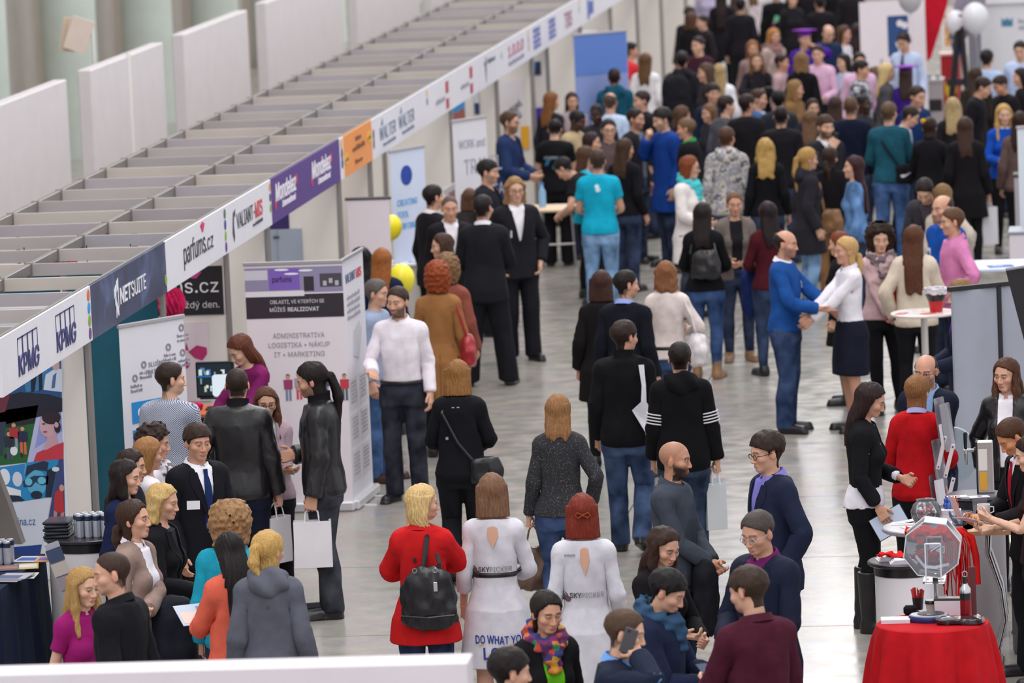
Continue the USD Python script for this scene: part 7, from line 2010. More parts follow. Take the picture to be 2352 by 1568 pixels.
person('whiteskirt', 1942, 543, 1.73, 'f', -72, ('lowpony', '#c09a66'), ('blouse', '#e2dee6'), ('skirt', '#161928'), 'person in white blouse and black skirt shaking hands', ra=((-.02, .47, 1.04), None, 10), la=((.02, .44, 1.01), None, 10), collar=('shirt', '#e2dee6'), hp=2, badge=(.06, 1.28, .05, .06), shoes=('pump', '#141216'), force=1)
person('curlyscarf', 2020, 511, 1.71, 'f', 5, ('afro', '#2b1b15'), ('sweater', '#c2a2a6'), bp, 'person in pink top and greyish scarf holding a red folder, smiling', scarf=('#b49a9c', 'camo', {'cols': ('#b8a0a2', '#6a5a62', '#c4acac'), 'scale': 9.}), legs='lean', la=((.10, .22, .98), (.8, -.4, -.3), 10), ra=((-.02, .27, .97), None, 10))
person('beige', 2098, 516, 1.74, 'f', 172, ('verylong', '#54301f'), ('jacket', '#cfc0ae'), bp, 'person in beige blazer seen from behind at the white standing table', la='pocket', ra='front', hy=-8)
person('ginger', 1926, 531, 1.60, 'f', -110, ('long', '#71341d'), ('coat', '#131114'), bp, 'person in black coat hidden behind the white blouse')
person('counterboy', 2202, 640, 1.75, 'm', -80, ('shortm', '#82623f'), ('blazer', '#1a1f34'), sl, 'person in navy suit half hidden behind the grey fabric wall', inner=('shirt', '#5a2a7a'), ra='front', la='front', hp=10)
person('crossed', 2125, 816, 1.76, 'm', -22, ('ring', '#2e221e'), ('openjk', '#151a2c'), dj, 'person in dark navy jacket and glasses with folded arms at the right', inner=('shirt', '#7d9cc8'), collar=('shirt', '#8aa8d2'), glasses='#1a1618', ra='cross', la=((-.10, .17, 1.08), (.9, -.1, -.6), 10), beard=.4, hp=10, badge=(-.09, 1.32, .07, .05))
person('redjacket', 2105, 858, 1.70, 'f', 165, ('bun', '#855a38'), ('jacket', '#b0121a', 'knit'), sl, 'person in red jacket with lilac collar, back to the viewer', collar=('shirt', '#a8a6d8'), ra='front', la='front', hy=-10)
person('blackfull', 1998, 878, 1.76, 'f', 82, ('long', '#281617'), ('crop', '#121116'), ('skinny', '#0f0f13'), 'person in short black jacket, black trousers and boots holding a folder', inner=('under', '#dcd8e2'), ra='downf', la='front', hp=20, shoes=('tallboot', '#131115'), legs='stand', v=1.)
person('smileleather', 2310, 821, 1.72, 'f', -22, ('longf', '#523322'), ('openjk', '#17151a', 'leather'), bp, 'person in black leather jacket over white blouse, smiling, at the right edge', inner=('blouse', '#e8e4ec'), collar=('shirt', '#e8e4ec'), ra='pocket', la='pocket', hy=-15, hp=6)
person('redtie', 2318, 960, 1.78, 'm', -72, ('short', '#442818'), ('blazer', '#131117'), sl, 'person in black suit and red tie bent over a booklet at the right', inner=('shirt', '#e6e2ea'), collar=('shirt', '#e6e2ea'), tie='#a41426', hp=30, lean=8, ra='hold', la='hold', skin='#c98a62')
person('cuparm', 2368, 1000, 1.70, 'f', -95, ('long', '#281110'), ('tee', '#231115'), bp, 'person in dark top cut by the right edge, hand at a white cup', la='holdhi', ra='hold', hp=14)
# --- by the stalls, middle left
person('whiteshirt', 912, 657, 1.80, 'm', -14, ('short', '#3a2920'), ('shirt', '#e2dae2'), ('jeans', '#1a1d2c'), 'person in white shirt and dark jeans, one palm turned up', beard=.85, ra='gesture', la='down', collar=('shirt', '#e2dae2'), belt='#1d1210', hy=-12)
person('bluebehind', 864, 640, 1.74, 'm', 70, ('short', '#5c5450'), ('shirtout', '#93a0ba'), ('jeans', '#3c5c8c'), 'person in pale blue shirt and jeans behind the sideways banner', shoes=('shoe', '#3a241c'), hp=6)
person('navywhite', 876, 569, 1.70, 'f', 170, ('long', '#94582a'), ('sweater', '#18203a'), bp, 'person in navy sweater with white collar beside the yellow balloon', collar=('shirt', '#d8d2dc'), force=1)
person('navyleft', 828, 566, 1.65, 'f', -150, ('wavy', '#131014'), ('sweater', '#17254a'), bp, 'person in navy sweater left of the white collar')
person('trench', 1003, 601, 1.70, 'f', 178, ('curly', '#8a3e1a'), ('trench', '#93653c'), bp, 'person in tan trench coat with red shoulder bag', ra='bag', la='front', extra=[('coat_seam', printed([(bx(0, .32, 0, .006, 0, .001), 0, -.16, 1.22, 0, 0), (bx(0, .26, 0, .02, 0, .003), 0, -.13, 1.03, 0, 0), (bx(0, .006, 0, .36, 0, .001), 0, -.003, .60, 0, 0)], 'trench', '#6e4826'))])
person('rust', 1026, 583, 1.68, 'f', 172, ('curly', '#7a5a3c'), ('jacket', '#84483c'), bp, 'person in rust jacket behind the tan trench coat')
person('brownleft', 1014, 535, 1.68, 'f', -85, ('wavy', '#40281e'), ('sweater', '#3a2a2a'), bp, 'person in brown top looking left before the dark suits')
person('suitback', 1108, 446, 1.86, 'm', 176, ('short', '#20161a'), ('blazer', '#1a1a20'), ('slacks', '#18181e'), 'person in black suit seen from behind, feet apart, in the aisle', legs='wide', collar=('shirt', '#d8d4dc'), ra='front', la='front', hy=-25, force=1)
person('shaggy', 1182, 405, 1.85, 'm', 14, ('shag', '#93704a'), ('blazer', '#1c1b22'), ('slacks', '#1a1a22'), 'person in black suit and open white shirt with badge, hands in pockets', inner=('shirt', '#e8e6ec'), collar=('shirt', '#e8e6ec'), ra='pocket', la='pocket', badge=(.13, 1.25, .10, .07), glasses='#5a4038')
person('greybald', 1032, 450, 1.78, 'm', 8, ('buzz', '#5a4a44'), ('blazer', '#17161c'), sl, 'person in black suit facing the viewer between two dark suits', inner=('shirt', '#e6e2ea'), collar=('shirt', '#e6e2ea'), hp=8)
person('darkleft', 994, 423, 1.82, 'm', 120, ('short', '#1c1416'), ('blazer', '#17161d'), sl, 'person in black suit with white collar nearest the pale blue banner', collar=('shirt', '#dcd8de'), force=1)
person('darksuit', 1120, 364, 1.84, 'm', 75, ('shortm', '#1b1315'), ('blazer', '#1f1e26'), sl, 'person in dark suit looking right behind the tablet stand', beard=.3, hp=4)
person('blueblazer', 1170, 254, 1.88, 'm', 70, ('short', '#4a3426'), ('blazer', '#22335a'), sl, 'person in blue blazer with white lanyard against the stall post', beard=.7, ra='front', la='front', glasses='#201a1c', badge=(.02, 1.10, .09, .12))
person('sitting_hidden', 1078, 432, 1.50, 'f', 160, ('bob', '#5a3c2c'), ('sweater', '#3a3436'), bp, 'person mostly hidden beside the tablet stand')
person('darkgrey', 1266, 210, 1.68, 'f', 140, ('long', '#7a4c28'), ('sweater', '#25232a'), bp, 'person in dark grey top near the violet panel', hy=-25)
person('beigescarf', 1313, 211, 1.62, 'f', 10, ('long', '#37211e'), ('jacket', '#a4949a'), bp, 'person in pale mauve jacket facing the viewer before the lockers')
person('tealhood', 1410, 156, 1.84, 'm', 178, ('buzz', '#2a1c1c'), ('loose', '#14485e'), dj, 'person in teal hooded sweater before the violet-blue banner', hood='#14485e')
person('baldblue', 1401, 213, 1.80, 'm', 165, ('ring', '#4e4038'), ('shirt', '#b9cbe6'), sl, 'person in pale blue shirt below the teal hooded sweater')
person('darkprof', 1473, 207, 1.80, 'm', -70, ('short', '#2e2020'), ('jacket', '#1b1a20'), dj, 'person in black jacket in left profile below the white sweater')
person('beigecoat', 1325, 253, 1.76, 'm', 60, ('short', '#120e10'), ('jacket', '#b5a07e'), dj, 'person in beige coat with head bent, among the left of the crowd', skin='#4a2e26', hp=20)
person('blackjk2', 1370, 239, 1.78, 'm', -20, ('buzz', '#100c0e'), ('jacket', '#2a2a30'), dj, 'person in dark jacket right of the beige coat', skin='#3c2520', hp=14)
person('glassesbrown', 1397, 272, 1.78, 'm', 8, ('short', '#241819'), ('sweater', '#5a4a4c'), dj, 'person in brown sweater and glasses facing the viewer', glasses='#241c1e', collar=('shirt', '#4a4048'), force=1)
person('lanyard', 1459, 248, 1.80, 'm', 60, ('short', '#241818'), ('openjk', '#232228'), dj, 'person in charcoal jacket with lilac lanyard, looking right', inner=('shirt', '#6a6a78'), beard=.4)
person('bluecoat', 1517, 247, 1.84, 'm', -65, ('messy', '#1c1414'), ('coat', '#123a86'), dj, 'person in bright blue coat with hand at the chin', ra='chin', la='down', hp=12, beard=.3)
person('brown562', 1566, 242, 1.72, 'f', 110, ('bob', '#4e3222'), ('jacket', '#1a181c'), bp, 'person in black jacket just right of the bright blue coat')
person('greenboy', 1575, 270, 1.76, 'm', -100, ('short', '#6a503c'), ('loose', '#18171b'), dj, 'person in black sweater with green lining, left profile', collar=('shirt', '#2a8a44'), force=1)
person('blacktee', 1274, 274, 1.72, 'm', 172, ('short', '#17110f'), ('tee', '#141419'), sl, 'person in black t-shirt with blue print on the back', hp=30, ra='front', la='front', force=1, extra=[('back_print', printed([(poly([(0, 0), (.24, .02), (.24, .07), (.03, .075)], .002), 0, -.12, 1.22, 0, 0), (bx(0, .04, 0, .04, 0, .002), 0, -.02, 1.175, 0, 0)], 'tee', '#2a7aa8')), ('back_lettering', printed([('STUDENT', .03, -.12, 1.30, .17, True)], 'tee', '#a8b4c0'))])
person('writer', 1292, 362, 1.74, 'm', -110, ('short', '#191214'), ('tee', '#131217'), sl, 'person in black writing bent over the light wood table', lean=38, hp=22, ra='desk', la='desk')
person('cyanback', 1372, 342, 1.80, 'm', 172, ('short', '#3e2c22'), ('tee', '#12a3c4'), lj, 'person in turquoise t-shirt and pale jeans seen from behind', ra='front', la='front', extra=[('white_mark', printed([(join([poly(Point(.02, .05).buffer(.022, 10), .002), poly(Point(.03, .015).buffer(.026, 10), .002)]), 0, -.025, 1.35, 0, 0)], 'tee', '#cfe6ee'))])
person('cyanside', 1345, 335, 1.68, 'f', 95, ('long', '#4a3020'), ('tee', '#12a3c4'), bp, 'person in turquoise t-shirt with black trousers beside the other turquoise shirt', ra='front')
person('blackbrown', 1434, 317, 1.70, 'f', 150, ('long', '#3c281c'), ('sweater', '#151419'), ('jeans', '#22304e'), 'person in black sweater and jeans right of the turquoise t-shirt', hy=-30)
person('mauve', 1358, 303, 1.66, 'f', 80, ('long', '#2a1a1a'), ('jacket', '#8a7478'), bp, 'person in mauve jacket behind the turquoise t-shirts')
# --- middle of the crowd
person('whitecoat', 1583, 357, 1.72, 'f', 55, ('bob', '#74391c'), ('coat', '#ddd6d4'), ('jeans', '#1c2338'), 'person in white coat and turquoise scarf, looking right', scarf=('#4ab6be', 'knit'), hy=30, ra='front', la='downf', glasses='#5a2a20', open=1)
person('camo', 1668, 290, 1.82, 'm', 172, ('short', '#4a3022'), ('loose', '#a8a4a6', 'camo'), dj, 'person in grey camouflage hooded sweater seen from behind', fab={'cols': ('#8a8a96', '#c2bab0', '#5a5c6e', '#aaa6a4'), 'scale': 13.}, hood='#a8a4a6', hy=-15)
person('blondeblack', 1757, 316, 1.70, 'f', 178, ('wavy', '#b08c50'), ('sweater', '#121116'), dj, 'person in black sweater seen from behind right of the camouflage')
person('parka', 1855, 338, 1.72, 'f', 105, ('longpony', '#a8824a'), ('coat', '#26242b'), lj, 'person in dark parka and pale jeans looking right', hood='#26242b')
person('tanbag', 1905, 337, 1.63, 'f', 172, ('lowpony', '#2e1c18'), ('jacket', '#141216', 'knit'), ('skinny', '#8a6444'), 'person in fluffy black jacket with tan strap bag', hy=-20)
person('denimshirt', 1962, 357, 1.70, 'f', -100, ('verylong', '#34171a'), ('shirtout', '#5277a6', 'denim'), dj, 'person in pale denim shirt in left profile', hy=10, hp=-4)
person('wine', 1762, 462, 1.68, 'f', -165, ('long', '#201316'), ('sweater', '#47151f'), ('skinny', '#1c2c4c', 'denim'), 'person in wine red top and jeans with a blue jacket on the arm', ra='front', la='front')
person('greyfront', 1686, 441, 1.68, 'f', 5, ('sleek', '#6a4e38'), ('openjk', '#6c625e'), ('skinny', '#1f2c48', 'denim'), 'person in grey-brown jacket facing the viewer, hands together', inner=('blouse', '#1a191e'), ra='front', la='front', hp=8, shoes=('shoe', '#8a6a4c'))
person('blackbag', 1613, 464, 1.70, 'f', 170, ('long', '#1f1516'), ('sweater', '#131216'), ('skinny', '#23406c', 'denim'), 'person in black top and blue jeans with a black shoulder bag', ra='front', la='front', shoes=('boot', '#8a6648'))
person('bending', 2122, 410, 1.80, 'm', -20, ('short', '#241a1a'), ('blazer', '#34323a'), sl, 'person in grey suit bent forward over the table', inner=('shirt', '#4a4048'), lean=18, hp=30, ra='hold', la='hold', badge=(.1, 1.28))
person('beigeleft', 2165, 422, 1.70, 'f', 150, ('long', '#7a5c3a'), ('sweater', '#b8aca0'), bp, 'person in beige sweater leaning right behind the blue sweater', side=-8, lean=12, ra='hip')
person('baldblue2', 2164, 449, 1.84, 'm', -55, ('ring', '#3a2c26'), ('sweater', '#15499c'), dj, 'person in royal blue sweater with badge behind the pink shirt', beard=.4, belly=.05, badge=(.09, 1.28, .09, .06))
person('pinkshirt', 2186, 476, 1.82, 'm', -80, ('short', '#5a3c28'), ('shirtout', '#cd7fae'), dj, 'person in bright pink shirt at the standing table, facing left', collar=('shirt', '#cd7fae'), ra='front', la='hip', force=1)
person('bluefront', 2305, 238, 1.72, 'f', 5, ('longf', '#b89458'), ('sweater', '#1546a4'), bp, 'person in royal blue sweater holding a magazine, facing the viewer', ra='hold', la='hold', collar=('shirt', '#dcd8e2'), shoes=('pump', '#15121a'), force=1)
person('browncoat', 2342, 255, 1.72, 'f', 165, ('long', '#2e1b18'), ('jacket', '#5c4a46'), bp, 'person in taupe brown jacket at the right edge beside the blue sweater')
person('longblack', 2216, 268, 1.72, 'f', 175, ('long', '#3a251e'), ('coat', '#121014'), bp, 'person in long black coat right of the white papers', ra='bag')
person('updo', 2135, 268, 1.68, 'f', 165, ('bun', '#2c1a14'), ('jacket', '#131117'), bp, 'person in black jacket with a yellow hair tie holding white papers', la='hold', ra='hold', hp=12)
person('blonde2185', 2188, 223, 1.68, 'f', 175, ('wavy', '#a89068'), ('jacket', '#1c191c'), bp, 'person in black jacket left of the long black coat')
person('teal', 2041, 233, 1.84, 'm', 174, ('short', '#5c4634'), ('sweater', '#1d4f60'), ('jeans', '#38588a'), 'person in teal sweater and jeans with black crossbody bag', hy=-20, ra='front', la='front')
person('whitevest', 2092, 243, 1.72, 'm', 80, ('short', '#2a1e1c'), ('shirt', '#c2c4d8'), sl, 'person in pale shirt bent forward between teal sweater and navy polo', hp=22, lean=12)
person('navypolo', 2105, 196, 1.84, 'm', 40, ('short', '#33241e'), ('polo', '#16305e'), dj, 'person in navy polo shirt looking down behind the pale shirt', hp=14)
person('phonebeard', 1895, 262, 1.84, 'm', 25, ('shortm', '#40291d'), ('blazer', '#1f2026'), sl, 'person in charcoal blazer and tie with a phone at the mouth', inner=('shirt', '#d8d6dc'), collar=('shirt', '#d8d6dc'), tie='#2f6f80', ra='chin', beard=.85, force=1)
person('navyback', 1953, 221, 1.84, 'm', 172, ('buzz', '#5a4234'), ('sweater', '#12182c'), dj, 'person in navy sweater seen from behind left of the teal sweater')
person('darkface', 1982, 217, 1.76, 'm', 60, ('buzz', '#100c0e'), ('jacket', '#2c2a30'), dj, 'person in black jacket between navy sweater and grey cardigan', skin='#3c2620')
person('longbrown1918', 1918, 220, 1.68, 'f', 172, ('long', '#3a2622'), ('jacket', '#5a5460'), bp, 'person in grey jacket left of the navy sweater')
person('darkcam', 1866, 226, 1.60, 'f', 12, ('wavy', '#2a1a18'), ('sweater', '#3a2c44'), bp, 'person in plum sweater facing the viewer in mid crowd')
person('brownjk', 1826, 183, 1.68, 'f', 60, ('longf', '#85643c'), ('jacket', '#7a5c3c'), bp, 'person in brown jacket looking right in mid crowd', hy=20)
person('black1787', 1787, 205, 1.74, 'm', 178, ('shortm', '#171012'), ('jacket', '#222832'), dj, 'person in slate jacket seen from behind, left of the brown jacket')
person('black1793', 1793, 243, 1.82, 'm', 172, ('buzz', '#191213'), ('jacket', '#17151a'), dj, 'person in wide black jacket behind the black sweater')
person('lightbrown', 1860, 252, 1.68, 'f', 170, ('long', '#6a4e38'), ('jacket', '#2a2630'), bp, 'person in dark jacket left of the charcoal blazer', collar=('shirt', '#d0ccd4'), force=1)
person('grey1668', 1668, 217, 1.78, 'm', 130, ('shortm', '#2a1b1b'), ('sweater', '#54545e'), dj, 'person in grey sweater above the camouflage sweater', hy=-25)
person('black1715', 1715, 215, 1.84, 'm', 155, ('short', '#241719'), ('jacket', '#18161b'), dj, 'person in broad black jacket right of the grey sweater', hy=-30)
person('blue1742', 1742, 204, 1.73, 'm', 70, ('short', '#3a2620'), ('openjk', '#2f5688', 'denim'), dj, 'person in blue denim jacket behind the broad black jacket', inner=('shirt', '#b4b8c8'))
person('glasses1637', 1637, 189, 1.78, 'm', 15, ('shortm', '#201518'), ('jacket', '#18243a'), dj, 'person in navy jacket facing the viewer below the white jacket')
person('small1628', 1628, 238, 1.62, 'f', -60, ('bob', '#6a4a34'), ('jacket', '#2c2a34'), bp, 'person in dark jacket peeking left of the grey sweater')
# --- the far crowd
person('white1482', 1482, 121, 1.70, 'f', 165, ('long', '#5e4028'), ('loose', '#d9d6da'), ('skinny', '#d0ced4'), 'person in white sweater and pale trousers left of the big backpack')
person('red1451', 1449, 96, 1.72, 'm', 90, ('short', '#161012'), ('tee', '#cc3038'), dj, 'person in red t-shirt behind the violet-blue banner edge')
person('hood1567', 1565, 116, 1.80, 'm', 175, ('shortm', '#1f1618'), ('jacket', '#1d1c22'), dj, 'person in black jacket carrying the big black backpack', hood='#1d1c22')
person('man1603', 1603, 83, 1.80, 'm', -40, ('short', '#2a1d1c'), ('shirtout', '#3a1a28'), dj, 'person in dark maroon shirt facing left above the white jacket')
person('prof1620', 1620, 144, 1.78, 'f', -80, ('bob', '#4a3628'), ('jacket', '#2a2428'), bp, 'person in dark jacket in left profile beside the white jacket')
person('white1650', 1651, 146, 1.70, 'f', 176, ('long', '#a48a62'), ('jacket', '#dcdbe2'), bp, 'person in white jacket seen from behind in the far crowd')
person('dark1588', 1588, 27, 1.74, 'f', 150, ('bob', '#4a2f20'), ('sweater', '#17151a'), bp, 'person in black sweater below the top edge, left of the long coat', hy=-25)
person('dark1580', 1583, 14, 1.74, 'm', -170, ('messy', '#2c1c1a'), ('jacket', '#1b191e'), dj, 'person in dark jacket highest at the left of the far crowd')
person('face1612', 1614, 34, 1.64, 'm', -70, ('short', '#2a1e1c'), ('jacket', '#201c20'), dj, 'person in dark jacket facing left beside the long black coat')
person('long1655', 1656, -24, 1.76, 'f', 175, ('verylong', '#241616'), ('coat', '#15141b'), bp, 'person in long black coat with a beige bag, head above the frame')
person('lilac1622', 1622, -52, 1.70, 'f', 10, ('long', '#3a2a24'), ('blouse', '#aaa2be'), bp, 'person in lilac patterned top cut by the top edge')
person('beige1697', 1690, -30, 1.72, 'f', 170, ('long', '#3a2a22'), ('coat', '#8a7c70'), bp, 'person in beige coat behind the pale sweater at the top edge')
person('pale1730', 1730, -48, 1.74, 'f', 172, ('long', '#6a4e36'), ('loose', '#d4c8ce'), bp, 'person in pale lilac sweater carrying a white paper bag at the top edge', ra='bag')
person('logo1780', 1783, -34, 1.82, 'm', 172, ('short', '#2a1c18'), ('jacket', '#141318'), dj, 'person in black jacket with small colourful back print at the top edge', force=1, extra=[('back_print', printed([(poly([(0, 0), (.10, .02), (.12, .10), (.04, .12)], .002), 0, -.06, 1.20, 0, 0)], 'jacket', '#7ac09a')), ('back_print', printed([(poly([(0, 0), (.05, .0), (.04, .05)], .002), 0, -.08, 1.16, 0, 0)], 'jacket', '#c04a8a'))])
person('dark1850', 1847, -52, 1.80, 'm', 165, ('short', '#1e1618'), ('jacket', '#1a161d'), dj, 'person in dark jacket at the top edge above the purple cap', ra='front')
person('dark1905', 1905, -60, 1.82, 'm', 178, ('short', '#1e1618'), ('jacket', '#141318'), sl, 'person in black jacket at the top edge, left of the navy jeans')
person('dark1952', 1954, -44, 1.78, 'm', 170, ('short', '#2a1e1a'), ('jacket', '#1d1a20'), ('jeans', '#1a2348'), 'person in dark jacket and navy jeans beside the large white banner')
person('ginger1728', 1728, 92, 1.68, 'f', 5, ('long', '#8a5a30'), ('sweater', '#8a7070'), bp, 'person in dusty pink top under the white paper bag')
person('long1737', 1737, 119, 1.70, 'f', 5, ('longf', '#6a4a2c'), ('jacket', '#1c1a20'), bp, 'person in black jacket holding both hands up before the chest', ra=((.03, .28, 1.22), (.9, .1, -.4), 30), la=((.03, .28, 1.22), (.9, .1, -.4), 30))
person('ginger1777', 1777, 64, 1.70, 'f', 35, ('long', '#a8743c'), ('jacket', '#b09a94'), bp, 'person in beige pink coat and scarf left of the purple cap', scarf=('#8a6a6a',))
person('purplecap', 1848, 70, 1.78, 'm', 15, ('buzz', '#3a2c26'), ('sweater', '#45218a'), dj, 'person in purple sweater wearing a purple graduation cap, hand at ear', glasses='#2a2024', la='phone')
person('bald1902', 1902, 58, 1.80, 'm', 20, ('ring', '#2a1e1c'), ('jacket', '#1c2c4a'), dj, 'person in navy puffer jacket looking down right of the purple cap', hp=24)
person('brown1938', 1938, 58, 1.73, 'f', 60, ('bob', '#4a3024'), ('blouse', '#d4d0da'), bp, 'person in white blouse right of the navy puffer jacket')
person('dark1968', 1968, 54, 1.66, 'f', 175, ('long', '#2a1818'), ('jacket', '#3a1a26'), bp, 'person in dark burgundy jacket at the edge of the large white banner')
person('pink1878', 1878, 103, 1.78, 'm', -15, ('short', '#2a1c18'), ('shirt', '#cfa6c2'), sl, 'person in pink shirt facing the viewer in the far crowd', collar=('shirt', '#cfa6c2'), ra='front', la='front', force=1)
person('dark1795', 1795, 124, 1.66, 'f', 70, ('short', '#281a1a'), ('jacket', '#b09298'), bp, 'person in dusty pink patterned top left of the fluffy black coat')
person('fluffy1838', 1840, 118, 1.78, 'f', 172, ('shag', '#7a5c3c'), ('coat', '#131215', 'knit'), bp, 'person in fluffy black coat seen from behind in the far crowd')
person('face1937', 1937, 123, 1.64, 'f', -60, ('long', '#201616'), ('shirt', '#b8c4dc'), bp, 'person in pale blue shirt looking left between the two pink shirts')
person('pink1973', 1973, 119, 1.80, 'm', 10, ('short', '#1c1414'), ('shirt', '#d0a8c4'), sl, 'person in pink shirt behind the black and white jacket')
person('bw1978', 1978, 136, 1.76, 'm', 70, ('shortm', '#1c1416'), ('jacket', '#8c8c98', 'camo'), dj, 'person in black, white and grey patterned jacket looking right', fab={'cols': ('#3a3a44', '#c8c8d2', '#6a6a76'), 'scale': 9.})
person('head2010', 2011, 152, 1.58, 'f', 100, ('bob', '#5a4232'), ('jacket', '#4a4248'), bp, 'person in dark jacket hidden right of the patterned jacket')
person('blonde2036', 2036, 144, 1.73, 'f', 95, ('long', '#c4aa78'), ('jacket', '#48454a', 'knit'), bp, 'person in grey cardigan with green collar before the large white banner', collar=('shirt', '#2a4a3a'), force=1)
person('cap2080', 2080, 152, 1.68, 'f', 172, ('long', '#32201e'), ('sweater', '#3a1f7a'), bp, 'person in purple sweater with purple graduation cap seen from behind')
person('headset', 2075, 75, 1.82, 'm', -30, ('short', '#241a1c'), ('shirt', '#b6c2e0'), sl, 'person in pale blue shirt wearing a headset before the large white banner', hp=20, tie='#3a3a5a')
person('black2262', 2258, 176, 1.82, 'm', 75, ('short', '#2a1c18'), ('jacket', '#15131a'), dj, 'person in black jacket with small yellow marks bending right', hp=20, lean=10)
person('face2296', 2296, 172, 1.76, 'm', -60, ('short', '#2a1c18'), ('jacket', '#181319'), dj, 'person in dark jacket facing the bent black jacket', hp=26)
person('bighair', 2240, 153, 1.70, 'f', 175, ('verylong', '#3a281e'), ('jacket', '#2c2420'), bp, 'person in dark brown jacket left of the bending black jacket')
person('blue2266', 2266, 112, 1.80, 'm', 160, ('short', '#1f1518'), ('shirt', '#a8bcdc'), sl, 'person in pale blue shirt at the white stand wall, back to the viewer')
person('blue2343', 2343, 93, 1.84, 'm', -15, ('short', '#241a18'), ('shirt', '#b4c2e2'), sl, 'person in pale blue shirt at the right edge facing the viewer', hp=14)
person('dark2340', 2344, 155, 1.70, 'f', -90, ('long', '#201516'), ('coat', '#17141a'), bp, 'person in black coat at the right edge below the pale blue shirt')
person('dark1760', 1700, -6, 1.78, 'm', 170, ('short', '#1c1416'), ('jacket', '#1a181e'), sl, 'person in dark jacket behind the white paper bag at the top edge')
person('dark1830', 1818, -20, 1.74, 'f', 20, ('long', '#1c1416'), ('jacket', '#1d1a20'), bp, 'person in dark jacket left of the purple graduation cap at the top edge')
person('dark1880', 1882, -12, 1.78, 'm', -170, ('short', '#1c1416'), ('jacket', '#17151a'), dj, 'person in black jacket directly above the navy puffer jacket')
# ------------------------------------------------------------------ what people hold and carry
def world_thing(name, label, cat, p, rz=0., group=None): return thing(name, label, cat, p, rz, group)
def paper_bag(P, side, label, w=.26, h=.33, d=.09, col='#e4e0e6', drop=.10, turn=0., kind='rough'):
    hp_ = hand(P, side, .085, .03)
    t = thing('paper_bag', label, 'bag', (hp_[0], hp_[1], hp_[2] - drop - h), P.rot + turn)
    pr = Polygon([(-w / 2, -d / 2), (w / 2, -d / 2), (w / 2, d / 2), (-w / 2, d / 2)])
    V = []; n = 12
    zs = (0, h * .3, h * .7, h)
    per = np.array([(-w / 2, -d / 2), (0, -d / 2), (w / 2, -d / 2), (w / 2, 0), (w / 2, d / 2), (0, d / 2), (-w / 2, d / 2), (-w / 2, 0), (-w / 2, -d / 2)])
    rows = []
    for k, z in enumerate(zs):
        q = per.copy(); q[[3, 7], 0] *= 1 - .10 * (z / h); q[:, 1] *= 1 + .06 * math.sin(k * 2.)
        rows.append(np.c_[q, np.full(9, z)])
    V, F = strip(rows, .004)
    m = mat(kind, col, rough=.5) if kind == 'rough' else mat('clear', col, haze=.6)
    obj('body', join([(V, F), bx(-w / 2, w / 2, -d / 2, d / 2, 0, .004)]), m, t, 30)
    for y in (-d / 2, d / 2):
        obj('handle', tube([[-w * .2, y, h - .02], [-w * .17, y * .6, h + drop * .6], [-.02, y * .1, h + drop], [.02, y * .1, h + drop], [w * .17, y * .6, h + drop * .6], [w * .2, y, h - .02]], .005, 6), m if kind == 'rough' else mat('plain', '#e8e8ee'), t)
    return t
G = PEOPLE
paper_bag(G['ponyleather'], 'l', 'large white paper bag held by the person in black leather jacket', .27, .34, turn=math.pi / 2 + .1)
paper_bag(G['leatherback'], 'r', 'narrow white paper bag held by the person at the orange desk', .20, .34, turn=.9)
paper_bag(G['cardigan'], 'r', 'white paper bag under the hand of the person in taupe cardigan', .22, .30, turn=math.pi / 2)
t = paper_bag(G['stripes'], 'r', 'translucent plastic bag held by the person with striped sleeves', .15, .36, .06, '#e6e8ee', .10, .3, 'clear')
obj('turquoise_item', bx(-.04, .03, -.02, .02, .24, .36, .01), mat('plain', '#1f8aa8'), t)
paper_bag(G['longblack'], 'r', 'white paper bag beside the long black coat at the right', .20, .42, .08, '#d0ced4', .08, .3)
paper_bag(G['pale1730'], 'r', 'white paper bag carried by the person in pale lilac sweater', .24, .30, .09, '#c8c6cc')
def soft_bag(name, label, p, rx, ry, rz_, col, rot=0., strap=None, kind='leather', taper=.25, cat='bag', hw=None):
    t = thing(name, label, cat, p, rot)
    def f(X, Y, Z):
        k = 1 - taper * (Z / rz_ * .5 + .5)
        q = ((np.abs(X) / (rx * k))**3 + (np.abs(Y) / (ry * k))**2.2 + (np.abs(Z) / rz_)**4)**(1 / 3.) - 1
        return q * min(rx, ry, rz_) + _hn(X, Y, Z, (22, 22, 14), .018)
    h = max(.008, rz_ / 16)
    V, F = snet(f, axis(-rx - .03, rx + .03, h), axis(-ry - .03, ry + .03, h), axis(-rz_ - .03, rz_ + .03, h))
    obj('body', (V, F), mat(kind, col), t, True)
    if strap is not None:
        Ri = Rz(-rot)
        pts = [(Ri @ (np.asarray(q, float) - p)) for q in strap]
        obj('strap', tube(np.array(pts), hw or .012, 6), mat(kind, col), t)
    return t
def bk(P, x, y, z): return wpt(P, 2, (x, y, z))
P = G['redcoat']
c = bk(P, .06, -.20, 1.05)
t = soft_bag('shoulder_bag', 'large black leather shoulder bag on the back of the red coat', c, .20, .075, .20, '#15141a', P.rot, [bk(P, .03, -.20, 1.22), bk(P, .04, -.17, 1.32), bk(P, .05, -.13, 1.44), bk(P, .06, -.02, 1.50)], hw=.018)
obj('second_strap', tube(np.array([Rz(-P.rot) @ (bk(P, x, y, z) - c) for x, y, z in ((.13, -.20, 1.20), (.14, -.20, 1.28), (.12, -.17, 1.34))]), .014, 6), mat('leather', '#15141a'), t)
for x in (-.07, .06):
    obj('ring', tube([[x + .014 * math.cos(a), -.07, .19 + .014 * math.sin(a)] for a in np.linspace(0, 6.28, 13)[:-1]], .004, 5, True), CHR, t)
